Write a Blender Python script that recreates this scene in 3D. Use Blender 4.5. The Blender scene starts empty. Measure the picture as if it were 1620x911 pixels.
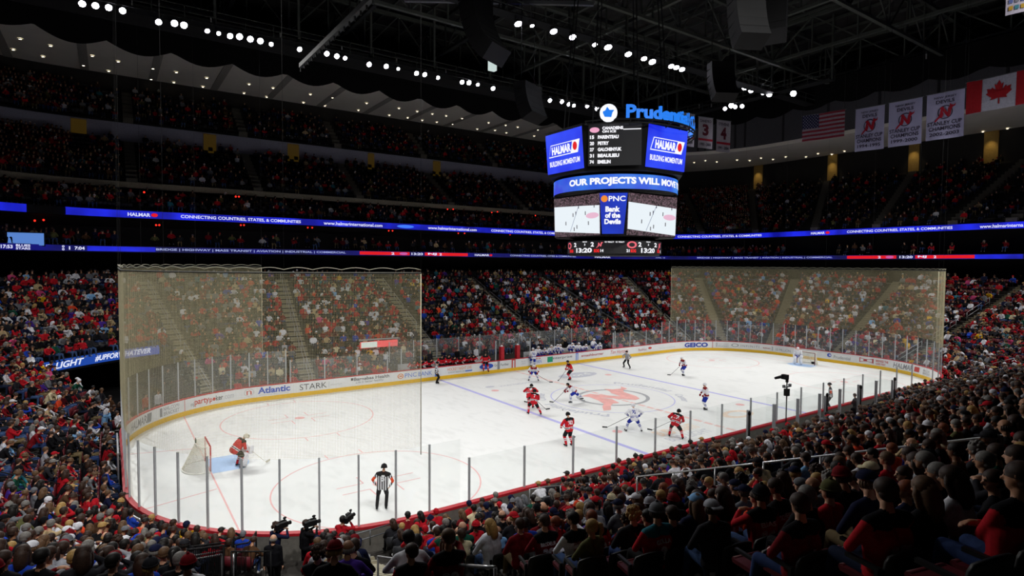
import bpy, bmesh, math, random
import numpy as np
from mathutils import Vector, Matrix, Quaternion
from mathutils.bvhtree import BVHTree

random.seed(7)
rng = np.random.default_rng(7)
SC = bpy.context.scene
COL = SC.collection
PI = math.pi

# ------------------------------------------------------------------ camera
CAM_POS = Vector((-30.93, -31.48, 9.944))
YAW, PITCH, ROLL, FPX = math.radians(55.366), math.radians(-2.339), math.radians(0.379), 923.05
_f = Vector((math.cos(PITCH) * math.cos(YAW), math.cos(PITCH) * math.sin(YAW), math.sin(PITCH)))
_r0 = Vector((math.sin(YAW), -math.cos(YAW), 0))
_u0 = _r0.cross(_f)
_r = math.cos(ROLL) * _r0 + math.sin(ROLL) * _u0
_u = -math.sin(ROLL) * _r0 + math.cos(ROLL) * _u0
cd = bpy.data.cameras.new('camera')
cam = bpy.data.objects.new('camera', cd)
COL.objects.link(cam)
M = Matrix((( _r.x, _u.x, -_f.x), (_r.y, _u.y, -_f.y), (_r.z, _u.z, -_f.z))).to_4x4()
M.translation = CAM_POS
cam.matrix_world = M
cd.sensor_width = 36
cd.lens = FPX / 1620 * 36
cd.clip_start = 0.2
cd.clip_end = 400
SC.camera = cam

def ray(px, py):
    return _f + _r * ((px - 810) / FPX) - _u * ((py - 455.5) / FPX)
def atz(px, py, z):
    d = ray(px, py); return CAM_POS + d * ((z - CAM_POS.z) / d.z)
def aty(px, py, y):
    d = ray(px, py); return CAM_POS + d * ((y - CAM_POS.y) / d.y)
def atx(px, py, x):
    d = ray(px, py); return CAM_POS + d * ((x - CAM_POS.x) / d.x)
def atd(px, py, dep):
    return CAM_POS + ray(px, py) * dep
def proj(p):
    d = Vector(p) - CAM_POS
    z = d.dot(_f)
    if z < 0.05: return (-9999, -9999, z)
    return (810 + FPX * d.dot(_r) / z, 455.5 - FPX * d.dot(_u) / z, z)

# ------------------------------------------------------------------ light, exposure
SC.view_settings.view_transform = 'Standard'
SC.view_settings.look = 'None'
SC.view_settings.exposure = 0.0
SC.view_settings.gamma = 1.0
SC.view_settings.use_curve_mapping = False
SC.cycles.transparent_max_bounces = 24
SC.cycles.max_bounces = 5
SC.cycles.diffuse_bounces = 2
SC.cycles.sample_clamp_indirect = 4.0
SC.cycles.caustics_reflective = False
SC.cycles.caustics_refractive = False

w = bpy.data.worlds.new('world'); SC.world = w; w.use_nodes = True
w.node_tree.nodes['Background'].inputs[0].default_value = (0.55, 0.6, 0.8, 1)
w.node_tree.nodes['Background'].inputs[1].default_value = 0.0012

SPOT_POWER = 10600.0
def spot(name, loc, target, power, angle, blend=1.0, size=0.6, color=(1.0, 0.985, 0.95)):
    l = bpy.data.lights.new(name, 'SPOT'); l.energy = power; l.spot_size = math.radians(angle)
    l.spot_blend = blend; l.shadow_soft_size = size; l.color = color
    o = bpy.data.objects.new(name, l); COL.objects.link(o)
    o.location = loc
    o.rotation_euler = (Vector(target) - Vector(loc)).to_track_quat('-Z', 'Y').to_euler()
    return o
for i in range(9):
    x = -36 + 9 * i; e = 0.78 + 1.42 * (abs(x) / 36) ** 1.4
    spot('arena_light', (x, 28.2, 30.4), (x * 0.88, -4.0, 0), SPOT_POWER * e, 66)
    spot('arena_light', (x, -28.2, 30.4), (x * 0.88, 1.5, 0), SPOT_POWER * e * .8, 72)
for i in range(6):
    x = -30 + 12 * i
    spot('arena_light', (x, 10.6, 30.4), (x * 1.05, 21.0, 3), SPOT_POWER * 0.26, 62)
    spot('arena_light', (x, -10.6, 30.4), (x * 1.05, -17.0, 3), SPOT_POWER * 0.20, 70)

# ------------------------------------------------------------------ materials
def lin(c):
    if isinstance(c, str):
        c = c.lstrip('#'); c = [int(c[i:i + 2], 16) / 255 for i in (0, 2, 4)]
    return tuple(((v / 12.92) if v <= 0.04045 else ((v + 0.055) / 1.055) ** 2.4) for v in c)
MATS = {}
def mat(name, color, rough=0.6, metal=0.0, var=0.12, scale=8.0, spec=0.3, bump=0.0, coord='Object'):
    """a plain surface with a little mottling of its own colour"""
    if name in MATS: return MATS[name]
    m = bpy.data.materials.new(name); m.use_nodes = True
    nt = m.node_tree; b = nt.nodes['Principled BSDF']
    c = lin(color)
    b.inputs['Roughness'].default_value = rough
    b.inputs['Metallic'].default_value = metal
    b.inputs['Specular IOR Level'].default_value = spec
    tc = nt.nodes.new('ShaderNodeTexCoord'); n = nt.nodes.new('ShaderNodeTexNoise'); r = nt.nodes.new('ShaderNodeValToRGB')
    n.inputs['Scale'].default_value = scale; n.inputs['Detail'].default_value = 2
    nt.links.new(tc.outputs[coord], n.inputs['Vector']); nt.links.new(n.outputs['Fac'], r.inputs[0])
    r.color_ramp.elements[0].position = 0.3; r.color_ramp.elements[1].position = 0.7
    r.color_ramp.elements[0].color = tuple(v * (1 - var) for v in c) + (1,)
    r.color_ramp.elements[1].color = tuple(min(1, v * (1 + var)) for v in c) + (1,)
    nt.links.new(r.outputs[0], b.inputs['Base Color'])
    if bump:
        bp_ = nt.nodes.new('ShaderNodeBump'); bp_.inputs['Strength'].default_value = bump
        nt.links.new(n.outputs['Fac'], bp_.inputs['Height']); nt.links.new(bp_.outputs[0], b.inputs['Normal'])
    m.diffuse_color = c + (1,)
    MATS[name] = m
    return m
def emis(name, color, strength=1.0, light=True, vary=None):
    if name in MATS: return MATS[name]
    m = bpy.data.materials.new(name); m.use_nodes = True
    nt = m.node_tree; b = nt.nodes['Principled BSDF']
    c = lin(color)
    b.inputs['Base Color'].default_value = (0.01, 0.01, 0.01, 1)
    b.inputs['Emission Color'].default_value = c + (1,)
    b.inputs['Emission Strength'].default_value = strength
    if vary:
        c2 = lin(vary)
        tc = nt.nodes.new('ShaderNodeTexCoord'); n = nt.nodes.new('ShaderNodeTexNoise'); r = nt.nodes.new('ShaderNodeValToRGB')
        n.inputs['Scale'].default_value = 0.35
        r.color_ramp.elements[0].position = 0.35; r.color_ramp.elements[1].position = 0.65
        r.color_ramp.elements[0].color = c + (1,); r.color_ramp.elements[1].color = c2 + (1,)
        nt.links.new(tc.outputs['Object'], n.inputs['Vector']); nt.links.new(n.outputs['Fac'], r.inputs[0])
        nt.links.new(r.outputs[0], b.inputs['Emission Color'])
    if not light: m.cycles.emission_sampling = 'NONE'
    MATS[name] = m
    return m
def glass_mat(name='plexiglass', haze=0.06, tint=(0.985, 0.992, 0.99), gl=0.025):
    if name in MATS: return MATS[name]
    m = bpy.data.materials.new(name); m.use_nodes = True
    nt = m.node_tree; nt.nodes.clear()
    out = nt.nodes.new('ShaderNodeOutputMaterial')
    tr = nt.nodes.new('ShaderNodeBsdfTransparent'); tr.inputs[0].default_value = tint + (1,)
    di = nt.nodes.new('ShaderNodeBsdfDiffuse'); di.inputs[0].default_value = (0.8, 0.85, 0.85, 1)
    go = nt.nodes.new('ShaderNodeBsdfGlossy'); go.inputs['Roughness'].default_value = 0.08
    no = nt.nodes.new('ShaderNodeTexNoise'); no.inputs['Scale'].default_value = 1.3; no.inputs['Detail'].default_value = 4
    mu = nt.nodes.new('ShaderNodeMath'); mu.operation = 'MULTIPLY'; mu.inputs[1].default_value = haze * 2
    m1 = nt.nodes.new('ShaderNodeMixShader'); m2 = nt.nodes.new('ShaderNodeMixShader')
    tc = nt.nodes.new('ShaderNodeTexCoord')
    nt.links.new(tc.outputs['Object'], no.inputs['Vector']); nt.links.new(no.outputs['Fac'], mu.inputs[0])
    nt.links.new(mu.outputs[0], m1.inputs[0]); nt.links.new(tr.outputs[0], m1.inputs[1]); nt.links.new(di.outputs[0], m1.inputs[2])
    m2.inputs[0].default_value = gl
    nt.links.new(m1.outputs[0], m2.inputs[1]); nt.links.new(go.outputs[0], m2.inputs[2])
    nt.links.new(m2.outputs[0], out.inputs[0])
    MATS[name] = m
    return m

# ------------------------------------------------------------------ mesh helpers
class MB:
    def __init__(s): s.v = []; s.f = []; s.m = []; s.cur = 0; s.smooth = []
    def add(s, verts, faces, sm=False):
        o = len(s.v); s.v += [tuple(p) for p in verts]
        for f in faces: s.f.append(tuple(o + i for i in f)); s.m.append(s.cur); s.smooth.append(sm)
        return s
    def box(s, c, size, rz=0.0, mtx=None):
        hx, hy, hz = size[0] / 2, size[1] / 2, size[2] / 2
        vs = [Vector((x, y, z)) for x in (-hx, hx) for y in (-hy, hy) for z in (-hz, hz)]
        if mtx is None: mtx = Matrix.Rotation(rz, 3, 'Z')
        vs = [mtx @ p + Vector(c) for p in vs]
        return s.add(vs, [(0, 1, 3, 2), (4, 6, 7, 5), (0, 4, 5, 1), (2, 3, 7, 6), (0, 2, 6, 4), (1, 5, 7, 3)])
    def bar(s, p0, p1, w, h=None):
        p0 = Vector(p0); p1 = Vector(p1); h = h or w
        d = p1 - p0; L = d.length
        if L < 1e-6: return s
        z = d / L; up = Vector((0, 0, 1)) if abs(z.z) < 0.95 else Vector((1, 0, 0))
        x = up.cross(z).normalized(); y = z.cross(x)
        mtx = Matrix((x, y, z)).transposed()
        return s.box((p0 + p1) / 2, (w, h, L), mtx=mtx)
    def tube(s, pts, r, n=8, cap=True, closed=False, sm=True):
        pts = [Vector(p) for p in pts]; k = len(pts)
        rr = r if isinstance(r, (list, tuple)) else [r] * k
        rings = []; prev = None
        for i, p in enumerate(pts):
            a = pts[(i - 1) % k] if (i > 0 or closed) else p
            b = pts[(i + 1) % k] if (i < k - 1 or closed) else p
            t = (b - a).normalized()
            if prev is None:
                up = Vector((0, 0, 1)) if abs(t.z) < 0.9 else Vector((1, 0, 0))
                x = up.cross(t).normalized()
            else:
                x = (prev - t * prev.dot(t))
                x = x.normalized() if x.length > 1e-6 else Vector((1, 0, 0))
            prev = x; y = t.cross(x)
            rings.append([p + (x * math.cos(2 * PI * j / n) + y * math.sin(2 * PI * j / n)) * rr[i] for j in range(n)])
        vs = [q for rg in rings for q in rg]; fs = []
        for i in range(k if closed else k - 1):
            for j in range(n):
                a = i * n + j; b = i * n + (j + 1) % n; c = ((i + 1) % k) * n + (j + 1) % n; d = ((i + 1) % k) * n + j
                fs.append((a, b, c, d))
        s.add(vs, fs, sm)
        if cap and not closed:
            o = len(s.v) - len(vs)
            s.f.append(tuple(o + j for j in range(n))[::-1]); s.m.append(s.cur); s.smooth.append(False)
            s.f.append(tuple(o + (k - 1) * n + j for j in range(n))); s.m.append(s.cur); s.smooth.append(False)
        return s
    def cyl(s, p0, p1, r0, r1=None, n=12, sm=True):
        return s.tube([p0, p1], [r0, r0 if r1 is None else r1], n, sm=sm)
    def lathe(s, prof, c=(0, 0, 0), n=16, mtx=None, sm=True):
        vs = []; c = Vector(c)
        for (r, z) in prof:
            for j in range(n):
                p = Vector((r * math.cos(2 * PI * j / n), r * math.sin(2 * PI * j / n), z))
                if mtx is not None: p = mtx @ p
                vs.append(p + c)
        fs = [(i * n + j, i * n + (j + 1) % n, (i + 1) * n + (j + 1) % n, (i + 1) * n + j) for i in range(len(prof) - 1) for j in range(n)]
        return s.add(vs, fs, sm)
    def ell(s, c, r, n=12, k=8, mtx=None, z0=-1.0, sm=True):
        prof = []
        a0 = math.asin(max(-1, z0))
        for i in range(k + 1):
            a = a0 + (PI / 2 - a0) * i / k
            prof.append((max(1e-4, math.cos(a)), math.sin(a)))
        S = Matrix.Diagonal(Vector(r))
        mm = (mtx @ S) if mtx is not None else S
        return s.lathe(prof, c, n, mm, sm)
    def poly(s, pts, normal_off=None):
        o = len(s.v); s.v += [tuple(p) for p in pts]
        s.f.append(tuple(range(o, o + len(pts)))); s.m.append(s.cur); s.smooth.append(False)
        return s
    def mesh(s, name, mats):
        me = bpy.data.meshes.new(name)
        me.from_pydata(s.v, [], s.f)
        mats = mats if isinstance(mats, (list, tuple)) else [mats]
        for m in mats: me.materials.append(m)
        me.polygons.foreach_set('material_index', s.m)
        me.polygons.foreach_set('use_smooth', s.smooth)
        me.update()
        return me
    def build(s, name, mats, parent=None, **kw):
        return link(name, s.mesh(name, mats), parent, **kw)
def link(name, data, parent=None, label=None, cat=None, group=None, kind=None, loc=None, rz=None):
    o = bpy.data.objects.new(name, data); COL.objects.link(o)
    if parent is not None: o.parent = parent
    if loc is not None: o.location = loc
    if rz is not None: o.rotation_euler = (0, 0, rz)
    return tag(o, label, cat, group, kind)
def tag(o, label=None, cat=None, group=None, kind=None):
    if label: o['label'] = label
    if cat: o['category'] = cat
    if group: o['group'] = group
    if kind: o['kind'] = kind
    return o
def empty(name, label=None, cat=None, group=None, loc=(0, 0, 0), rz=0, kind=None):
    o = link(name, None, None, label, cat, group, kind, loc, rz)
    o.empty_display_size = 0.2
    return o
def copy_one(o, parent=None, mtx=None):
    c = o.copy(); COL.objects.link(c)
    if parent is not None:
        c.parent = parent
    return c
def copy_tree(o, parent=None):
    c = copy_one(o, parent)
    for ch in list(o.children): copy_tree(ch, c)
    return c

# lettering: unit-height flat meshes made from the built-in font
_TXT = {}
def text_geo(s, bold=0.0, space=1.0, shear=0.0):
    key = (s, bold, space, shear)
    if key in _TXT: return _TXT[key]
    cu = bpy.data.curves.new('t', 'FONT'); cu.body = s; cu.size = 1.0; cu.offset = bold; cu.space_character = space; cu.shear = shear
    cu.resolution_u = 3; cu.fill_mode = 'FRONT' if hasattr(cu, 'fill_mode') else 'BOTH'
    ob = bpy.data.objects.new('t', cu); COL.objects.link(ob)
    dg = bpy.context.evaluated_depsgraph_get()
    me = bpy.data.meshes.new_from_object(ob.evaluated_get(dg))
    v = np.array([tuple(p.co) for p in me.vertices]) if len(me.vertices) else np.zeros((0, 3))
    f = [tuple(p.vertices) for p in me.polygons]
    bpy.data.objects.remove(ob); bpy.data.curves.remove(cu); bpy.data.meshes.remove(me)
    if len(v):
        v[:, 0] -= v[:, 0].min(); v[:, 1] -= v[:, 1].min()
    w_, h_ = (v[:, 0].max(), v[:, 1].max()) if len(v) else (1, 1)
    _TXT[key] = (v, f, w_, h_)
    return _TXT[key]
def text_on(mb, s, fn, x0, x1, y0, y1, **kw):
    """put the text into the rectangle x0..x1, y0..y1 and map every point with fn(x, y) -> 3-D"""
    v, f, w_, h_ = text_geo(s, **kw)
    vs = [fn(x0 + p[0] / w_ * (x1 - x0), y0 + p[1] / h_ * (y1 - y0)) for p in v]
    return mb.add(vs, f)
def plane_fn(o, xd, yd, off=0.0):
    o = Vector(o); xd = Vector(xd).normalized(); yd = Vector(yd).normalized(); n = xd.cross(yd) * off
    return lambda x, y: o + xd * x + yd * y + n
def rect_on(mb, fn, x0, x1, y0, y1, nx=1, ny=1):
    vs = [fn(x0 + (x1 - x0) * i / nx, y0 + (y1 - y0) * j / ny) for j in range(ny + 1) for i in range(nx + 1)]
    fs = [(j * (nx + 1) + i, j * (nx + 1) + i + 1, (j + 1) * (nx + 1) + i + 1, (j + 1) * (nx + 1) + i) for j in range(ny) for i in range(nx)]
    return mb.add(vs, fs)
def disc_on(mb, fn, cx, cy, rx, ry=None, n=24, inner=0.0):
    ry = ry or rx
    if inner <= 0:
        return mb.add([fn(cx + rx * math.cos(2 * PI * j / n), cy + ry * math.sin(2 * PI * j / n)) for j in range(n)], [tuple(range(n))])
    vs = []
    for j in range(n):
        c, s_ = math.cos(2 * PI * j / n), math.sin(2 * PI * j / n)
        vs += [fn(cx + rx * c, cy + ry * s_), fn(cx + rx * inner * c, cy + ry * inner * s_)]
    return mb.add(vs, [(2 * j, 2 * ((j + 1) % n), 2 * ((j + 1) % n) + 1, 2 * j + 1) for j in range(n)])
def poly_on(mb, fn, pts, cx=0, cy=0, sx=1, sy=1):
    return mb.add([fn(cx + p[0] * sx, cy + p[1] * sy) for p in pts], [tuple(range(len(pts)))])

# ------------------------------------------------------------------ the bowl: rounded rectangles round the ice
KX = 0.79
def dims(d): return 30.48 + KX * d, 12.95 + d, 8.53 + 0.93 * d
def bp(u, d):
    """point and outward normal on the outline at distance d outside the boards, u in 0..8 anticlockwise from the east side"""
    a, b, r = dims(d); u = u % 8; k = int(u); t = u - k; A = a - r; B = b - r
    if k == 0: return (a, -B + 2 * B * t), (1, 0)
    if k == 2: return (A - 2 * A * t, b), (0, 1)
    if k == 4: return (-a, B - 2 * B * t), (-1, 0)
    if k == 6: return (-A + 2 * A * t, -b), (0, -1)
    cx, cy, a0 = {1: (A, B, 0), 3: (-A, B, 90), 5: (-A, -B, 180), 7: (A, -B, 270)}[k]
    th = math.radians(a0 + 90 * t)
    return (cx + r * math.cos(th), cy + r * math.sin(th)), (math.cos(th), math.sin(th))
def ux(x, side=2, d=10):
    """u of the straight aisle line at world x"""
    a, b, r = dims(d); A = a - r
    return 2 + (A - x) / (2 * A) if side == 2 else 6 + (x + A) / (2 * A)
def zb(d):
    x = max(0.0, d - 1.6); return 0.27 + 0.385 * x + 0.0022 * x * x
def useq(u0, u1, step=0.5, d=10):
    """u samples from u0 to u1 about step metres apart"""
    out = [u0]; u = u0; sg = 1 if u1 > u0 else -1
    while True:
        k = int(math.floor(u % 8 + (1e-9 if sg > 0 else -1e-9))) % 8
        a, b, r = dims(d)
        L = {0: 2 * (b - r), 4: 2 * (b - r), 2: 2 * (a - r), 6: 2 * (a - r)}.get(k, r * PI / 2)
        u += sg * step / max(L, 0.5)
        if (u - u1) * sg >= 0: break
        out.append(u)
    out.append(u1)
    return out
def bpU(u, d):
    """outline of the upper levels: squarer corners than the lower bowl"""
    a, b = 30.48 + KX * d, 12.95 + d; r = 17.5 + 0.5 * (d - 20); u = u % 8; k = int(u); t = u - k; A = a - r; B = b - r
    if k == 0: return (a, -B + 2 * B * t), (1, 0)
    if k == 2: return (A - 2 * A * t, b), (0, 1)
    if k == 4: return (-a, B - 2 * B * t), (-1, 0)
    if k == 6: return (-A + 2 * A * t, -b), (0, -1)
    cx, cy, a0 = {1: (A, B, 0), 3: (-A, B, 90), 5: (-A, -B, 180), 7: (A, -B, 270)}[k]
    th = math.radians(a0 + 90 * t)
    return (cx + r * math.cos(th), cy + r * math.sin(th)), (math.cos(th), math.sin(th))
class Path:
    """inner-side reading path at distance d: arclength grows to the right as seen from the ice"""
    def __init__(s, d, u0=5.95, u1=-1.0, step=0.25, bpf=None):
        bpf = bpf or bp
        s.us = useq(u0, u1, step, max(d, 0)); s.p = np.array([bpf(u, d)[0] for u in s.us]); s.n = np.array([bpf(u, d)[1] for u in s.us])
        s.s = np.concatenate([[0], np.cumsum(np.hypot(*np.diff(s.p, axis=0).T))]); s.L = s.s[-1]
    def at(s, t, z, off=0.0):
        t = min(max(t, 0), s.L)
        x = np.interp(t, s.s, s.p[:, 0]); y = np.interp(t, s.s, s.p[:, 1]); nx = np.interp(t, s.s, s.n[:, 0]); ny = np.interp(t, s.s, s.n[:, 1])
        return Vector((x - nx * off, y - ny * off, z))
    def find(s, px, z, lo=0.02, hi=0.98):
        """arclength whose point at height z appears at image column px (far half only)"""
        best = None
        for i in range(len(s.us) - 1):
            if s.us[i] > 4.6: continue
            a = proj((s.p[i][0], s.p[i][1], z)); b = proj((s.p[i + 1][0], s.p[i + 1][1], z))
            if a[2] < 1 or b[2] < 1: continue
            if (a[0] - px) * (b[0] - px) <= 0 and abs(b[0] - a[0]) > 1e-6 and b[0] > a[0]:
                t = (px - a[0]) / (b[0] - a[0]); return s.s[i] + t * (s.s[i + 1] - s.s[i])
        return None
    def fn(s, off=0.0): return lambda x, y: s.at(x, y, off)
def ring(mb, prof, us, close_prof=False, sm=False, bpf=None):
    """sweep a profile of (d, z) (or functions of u) along the outline"""
    k = len(prof); vs = []
    for u in us:
        for (d, z) in prof:
            dd = d(u) if callable(d) else d; zz = z(u) if callable(z) else z
            (x, y), _n = (bpf or bp)(u, dd); vs.append((x, y, zz))
    fs = []
    m = k if close_prof else k - 1
    for i in range(len(us) - 1):
        for j in range(m):
            a = i * k + j; b = i * k + (j + 1) % k; fs.append((a, b, b + k, a + k))
    mb.add(vs, fs, sm)
    if close_prof:
        mb.add([vs[j] for j in range(k)], [tuple(range(k))]); mb.add([vs[len(vs) - k + j] for j in range(k)], [tuple(range(k))[::-1]])
    return mb
# ================================================================== structure: floor slab, ice, lower bowl
M_ICE = None
def ice_material():
    m = bpy.data.materials.new('ice'); m.use_nodes = True; nt = m.node_tree; b = nt.nodes['Principled BSDF']
    tc = nt.nodes.new('ShaderNodeTexCoord'); n1 = nt.nodes.new('ShaderNodeTexNoise'); n2 = nt.nodes.new('ShaderNodeTexNoise')
    mp = nt.nodes.new('ShaderNodeMapping'); mp.inputs['Scale'].default_value = (1, 0.35, 1); mp.inputs['Rotation'].default_value = (0, 0, 0.6)
    n1.inputs['Scale'].default_value = 0.35; n1.inputs['Detail'].default_value = 6; n2.inputs['Scale'].default_value = 2.6; n2.inputs['Detail'].default_value = 8
    r = nt.nodes.new('ShaderNodeValToRGB'); mx = nt.nodes.new('ShaderNodeMath'); mx.operation = 'ADD'
    nt.links.new(tc.outputs['Object'], n1.inputs['Vector']); nt.links.new(tc.outputs['Object'], mp.inputs[0]); nt.links.new(mp.outputs[0], n2.inputs['Vector'])
    nt.links.new(n1.outputs['Fac'], mx.inputs[0]); nt.links.new(n2.outputs['Fac'], mx.inputs[1])
    nt.links.new(mx.outputs[0], r.inputs[0])
    r.color_ramp.elements[0].position = 0.75; r.color_ramp.elements[1].position = 1.25
    r.color_ramp.elements[0].color = (0.80, 0.815, 0.81, 1); r.color_ramp.elements[1].color = (0.87, 0.885, 0.88, 1)
    nt.links.new(r.outputs[0], b.inputs['Base Color'])
    b.inputs['Roughness'].default_value = 0.42; b.inputs['Specular IOR Level'].default_value = 0.25
    return m
mb = MB()
us = useq(0, 8, 0.8, 0)[:-1]
mb.add([(*bp(u, 0)[0], 0) for u in us], [tuple(range(len(us)))])
floor = mb.build('floor', ice_material(), label='white sheet of ice filling the whole rink', kind='structure')
ice_z = lambda x, y: Vector((x, y, 0.004))
P_BLUE = mat('paint_blue', '#b9b8f0', 0.45, var=0.06); P_RED = mat('paint_red', '#efb9b9', 0.45, var=0.08)
P_REDL = mat('paint_red_soft', '#f1cbc6', 0.45, var=0.06); P_GREY = mat('paint_grey', '#a9abb0', 0.45); P_SHADE = mat('paint_pale_grey', '#c9ccd8', 0.45)
P_CREASE = mat('paint_crease', '#b3d0f5', 0.45, var=0.05); P_LOGO = mat('paint_logo_red', '#f3b3ae', 0.45, var=0.12, scale=1.5); P_OR = mat('paint_orange', '#f3ddcb', 0.45)
def ymax(x):
    ax = abs(x)
    return 12.95 if ax <= 21.95 else 4.42 + math.sqrt(max(0, 8.53 ** 2 - (ax - 21.95) ** 2))
def icepart(name, m, fnc):
    mb = MB(); fnc(mb); return mb.build(name, m, floor)
def strip(x0, x1, y0=None, y1=None):
    def f(mb):
        a = -ymax((x0 + x1) / 2) if y0 is None else y0; b = ymax((x0 + x1) / 2) if y1 is None else y1
        rect_on(mb, ice_z, x0, x1, a, b)
    return f
for s in (-1, 1):
    icepart('blue_line', P_BLUE, strip(min(s * 7.62, s * 7.92) , max(s * 7.62, s * 7.92)))
    icepart('goal_line', P_RED, strip(s * 27.13 - 0.035, s * 27.13 + 0.035))
def dashed(mb):
    y = -12.9
    while y < 12.8:
        rect_on(mb, ice_z, -0.15, 0.15, y, y + 0.62); y += 0.8
icepart('centre_line', P_REDL, dashed)
icepart('centre_circle', P_BLUE, lambda mb: disc_on(mb, ice_z, 0, 0, 4.6, n=90, inner=0.985))
def fc(cx, cy):
    def f(mb):
        disc_on(mb, ice_z, cx, cy, 4.6, n=90, inner=0.986)
        for sx in (-1, 1):
            for sy in (-1, 1):
                rect_on(mb, ice_z, *sorted((cx + sx * 0.61, cx + sx * 1.83)), cy + sy * 0.41 - 0.03, cy + sy * 0.41 + 0.03)
                rect_on(mb, ice_z, cx + sx * 0.61 - 0.03, cx + sx * 0.61 + 0.03, *sorted((cy + sy * 0.41, cy + sy * 1.3)))
            for ex in (-0.9, 0.9):
                rect_on(mb, ice_z, cx + ex - 0.03, cx + ex + 0.03, *sorted((cy + sx * 4.6, cy + sx * 5.2)))
    return f
for cx in (-21.03, 21.03):
    for cy in (-6.71, 6.71):
        icepart('faceoff_circle', P_RED, fc(cx, cy))
        icepart('faceoff_spot', P_RED, lambda mb: disc_on(mb, ice_z, cx, cy, 0.31))
for cx in (-6.1, 6.1):
    for cy in (-6.71, 6.71):
        icepart('faceoff_spot', P_RED, lambda mb: disc_on(mb, ice_z, cx, cy, 0.31))
for s in (-1, 1):
    def crease(mb):
        pts = [(s * 27.08, -1.22), (s * 27.08 - s * 1.37, -1.22)]
        a = math.asin(1.22 / 1.83)
        for i in range(1, 12):
            t = -a + 2 * a * i / 12
            pts.append((s * 27.13 - s * 1.83 * math.cos(t) - s * 0.0, 1.83 * math.sin(t)))
        pts += [(s * 27.08 - s * 1.37, 1.22), (s * 27.08, 1.22)]
        poly_on(mb, ice_z, pts if s < 0 else pts[::-1])
    icepart('goal_crease', P_CREASE, crease)
for sy in (-1, 1):
    icepart('trapezoid_line', P_RED, lambda mb: mb.add([(-27.2, sy * 3.35, .004), (-27.2, sy * 3.42, .004), (-30.4, sy * 4.30, .004), (-30.4, sy * 4.23, .004)], [(0, 1, 2, 3)]))
# centre emblem: ring and horned N
EMB = [(-1.22, -1.08), (-1.0, -1.12), (-0.72, -0.78), (-0.50, -0.62), (-0.30, -0.66), (-0.16, -0.20), (-0.32, 0.22), (0.30, -0.66), (0.52, -0.60), (0.66, -0.30),
       (0.74, 0.30), (0.90, 0.52), (1.16, 0.62), (1.22, 0.98), (1.02, 0.74), (0.74, 0.80), (0.56, 1.02), (0.48, 0.66), (0.34, 0.42), (0.28, -0.08), (-0.12, 0.52), (-0.22, 0.72), (-0.62, 0.62),
       (-0.50, 0.40), (-0.58, -0.10), (-0.72, -0.50), (-0.96, -0.72)]
def tri_poly(mb, fnc, pts, cx=0, cy=0, s=1, sy=None):
    sy = sy or s
    from mathutils.geometry import tessellate_polygon
    vs = [Vector((p[0], p[1], 0)) for p in pts]
    tris = tessellate_polygon([vs])
    return mb.add([fnc(cx + p[0] * s, cy + p[1] * sy) for p in pts], [tuple(t) for t in tris])
icepart('emblem_ring', P_GREY, lambda mb: disc_on(mb, lambda x, y: Vector((x, y, .006)), 0.1, 0, 2.85, 2.6, n=64, inner=0.9))
icepart('emblem', P_LOGO, lambda mb: tri_poly(mb, lambda x, y: Vector((x, y, .009)), EMB, 0, 0, 2.75, 2.45))
def arc_text(s, a0, a1, r0, r1):
    def f(mb):
        text_on(mb, s, lambda x, y: Vector((y * math.cos(x), y * math.sin(x), .006)), math.radians(a0), math.radians(a1), r0, r1, bold=0.02)
    return f
for a in (224, 44):
    icepart('circle_lettering', P_SHADE, arc_text('Prudential', a, a - 54, 5.05, 5.75))
    icepart('circle_lettering', P_SHADE, arc_text('Center', a - 66, a - 92, 5.05, 5.65))
icepart('ice_advert', P_SHADE, lambda mb: disc_on(mb, ice_z, 3.7, 8.1, 2.1, 1.0, n=32))
icepart('ice_advert', mat('ice_white', '#eef1f0', .45), lambda mb: text_on(mb, 'Ford', lambda x, y: Vector((x, y, .008)), 2.5, 5.0, 7.7, 8.6, bold=.02))
icepart('ice_advert', P_SHADE, lambda mb: disc_on(mb, ice_z, -5.7, 8.1, 0.42, 0.25))
icepart('ice_advert', P_SHADE, lambda mb: text_on(mb, 'international', ice_z, -4.9, -1.6, 7.6, 8.2))
icepart('ice_advert', P_OR, lambda mb: text_on(mb, 'BUD LIGHT', ice_z, -4.6, -1.0, -8.9, -7.9, bold=.04))
icepart('ice_advert', P_SHADE, lambda mb: text_on(mb, 'BUD LIGHT', ice_z, -4.9, -1.2, -9.9, -9.2))
icepart('ice_advert', P_OR, lambda mb: disc_on(mb, ice_z, 3.6, -8.2, 1.4, 0.8, inner=0.6))

# ------------------------------------------------------------------ boards
W_BOARD = mat('board_white', '#e6e8ea', 0.35, var=0.03, scale=2); Y_KICK = mat('kick_yellow', '#f0c02a', 0.4, var=0.05); R_CAP = mat('cap_red', '#b3202c', 0.45)
ALU = mat('aluminium', '#a9acb0', 0.35, 0.7, var=.05); ALU_D = mat('dark_aluminium', '#6c6f74', 0.45, 0.5); BLK = mat('black_rubber', '#0b0b0d', 0.7); STEEL = mat('rail_steel', '#a7a8ab', 0.38, 0.6, var=.06)
boards = empty('rink_boards', 'white dasher boards with red cap and yellow kickplate encircling the ice', 'boards')
usb = useq(0, 8, 0.4, 0)
ring(MB(), [(0.0, 0.30), (0.0, 1.07), (0.14, 1.07), (0.14, 0.0), (0.0, 0.0)], usb).build('board_panel', W_BOARD, boards)
ring(MB(), [(0.0, 0.0), (-0.02, 0.0), (-0.02, 0.29), (0.0, 0.30)], usb).build('kickplate', Y_KICK, boards)
ring(MB(), [(-0.03, 1.06), (-0.03, 1.11), (0.205, 1.11), (0.205, 1.02), (0.14, 1.02)], usb).build('cap_rail', R_CAP, boards)
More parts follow.
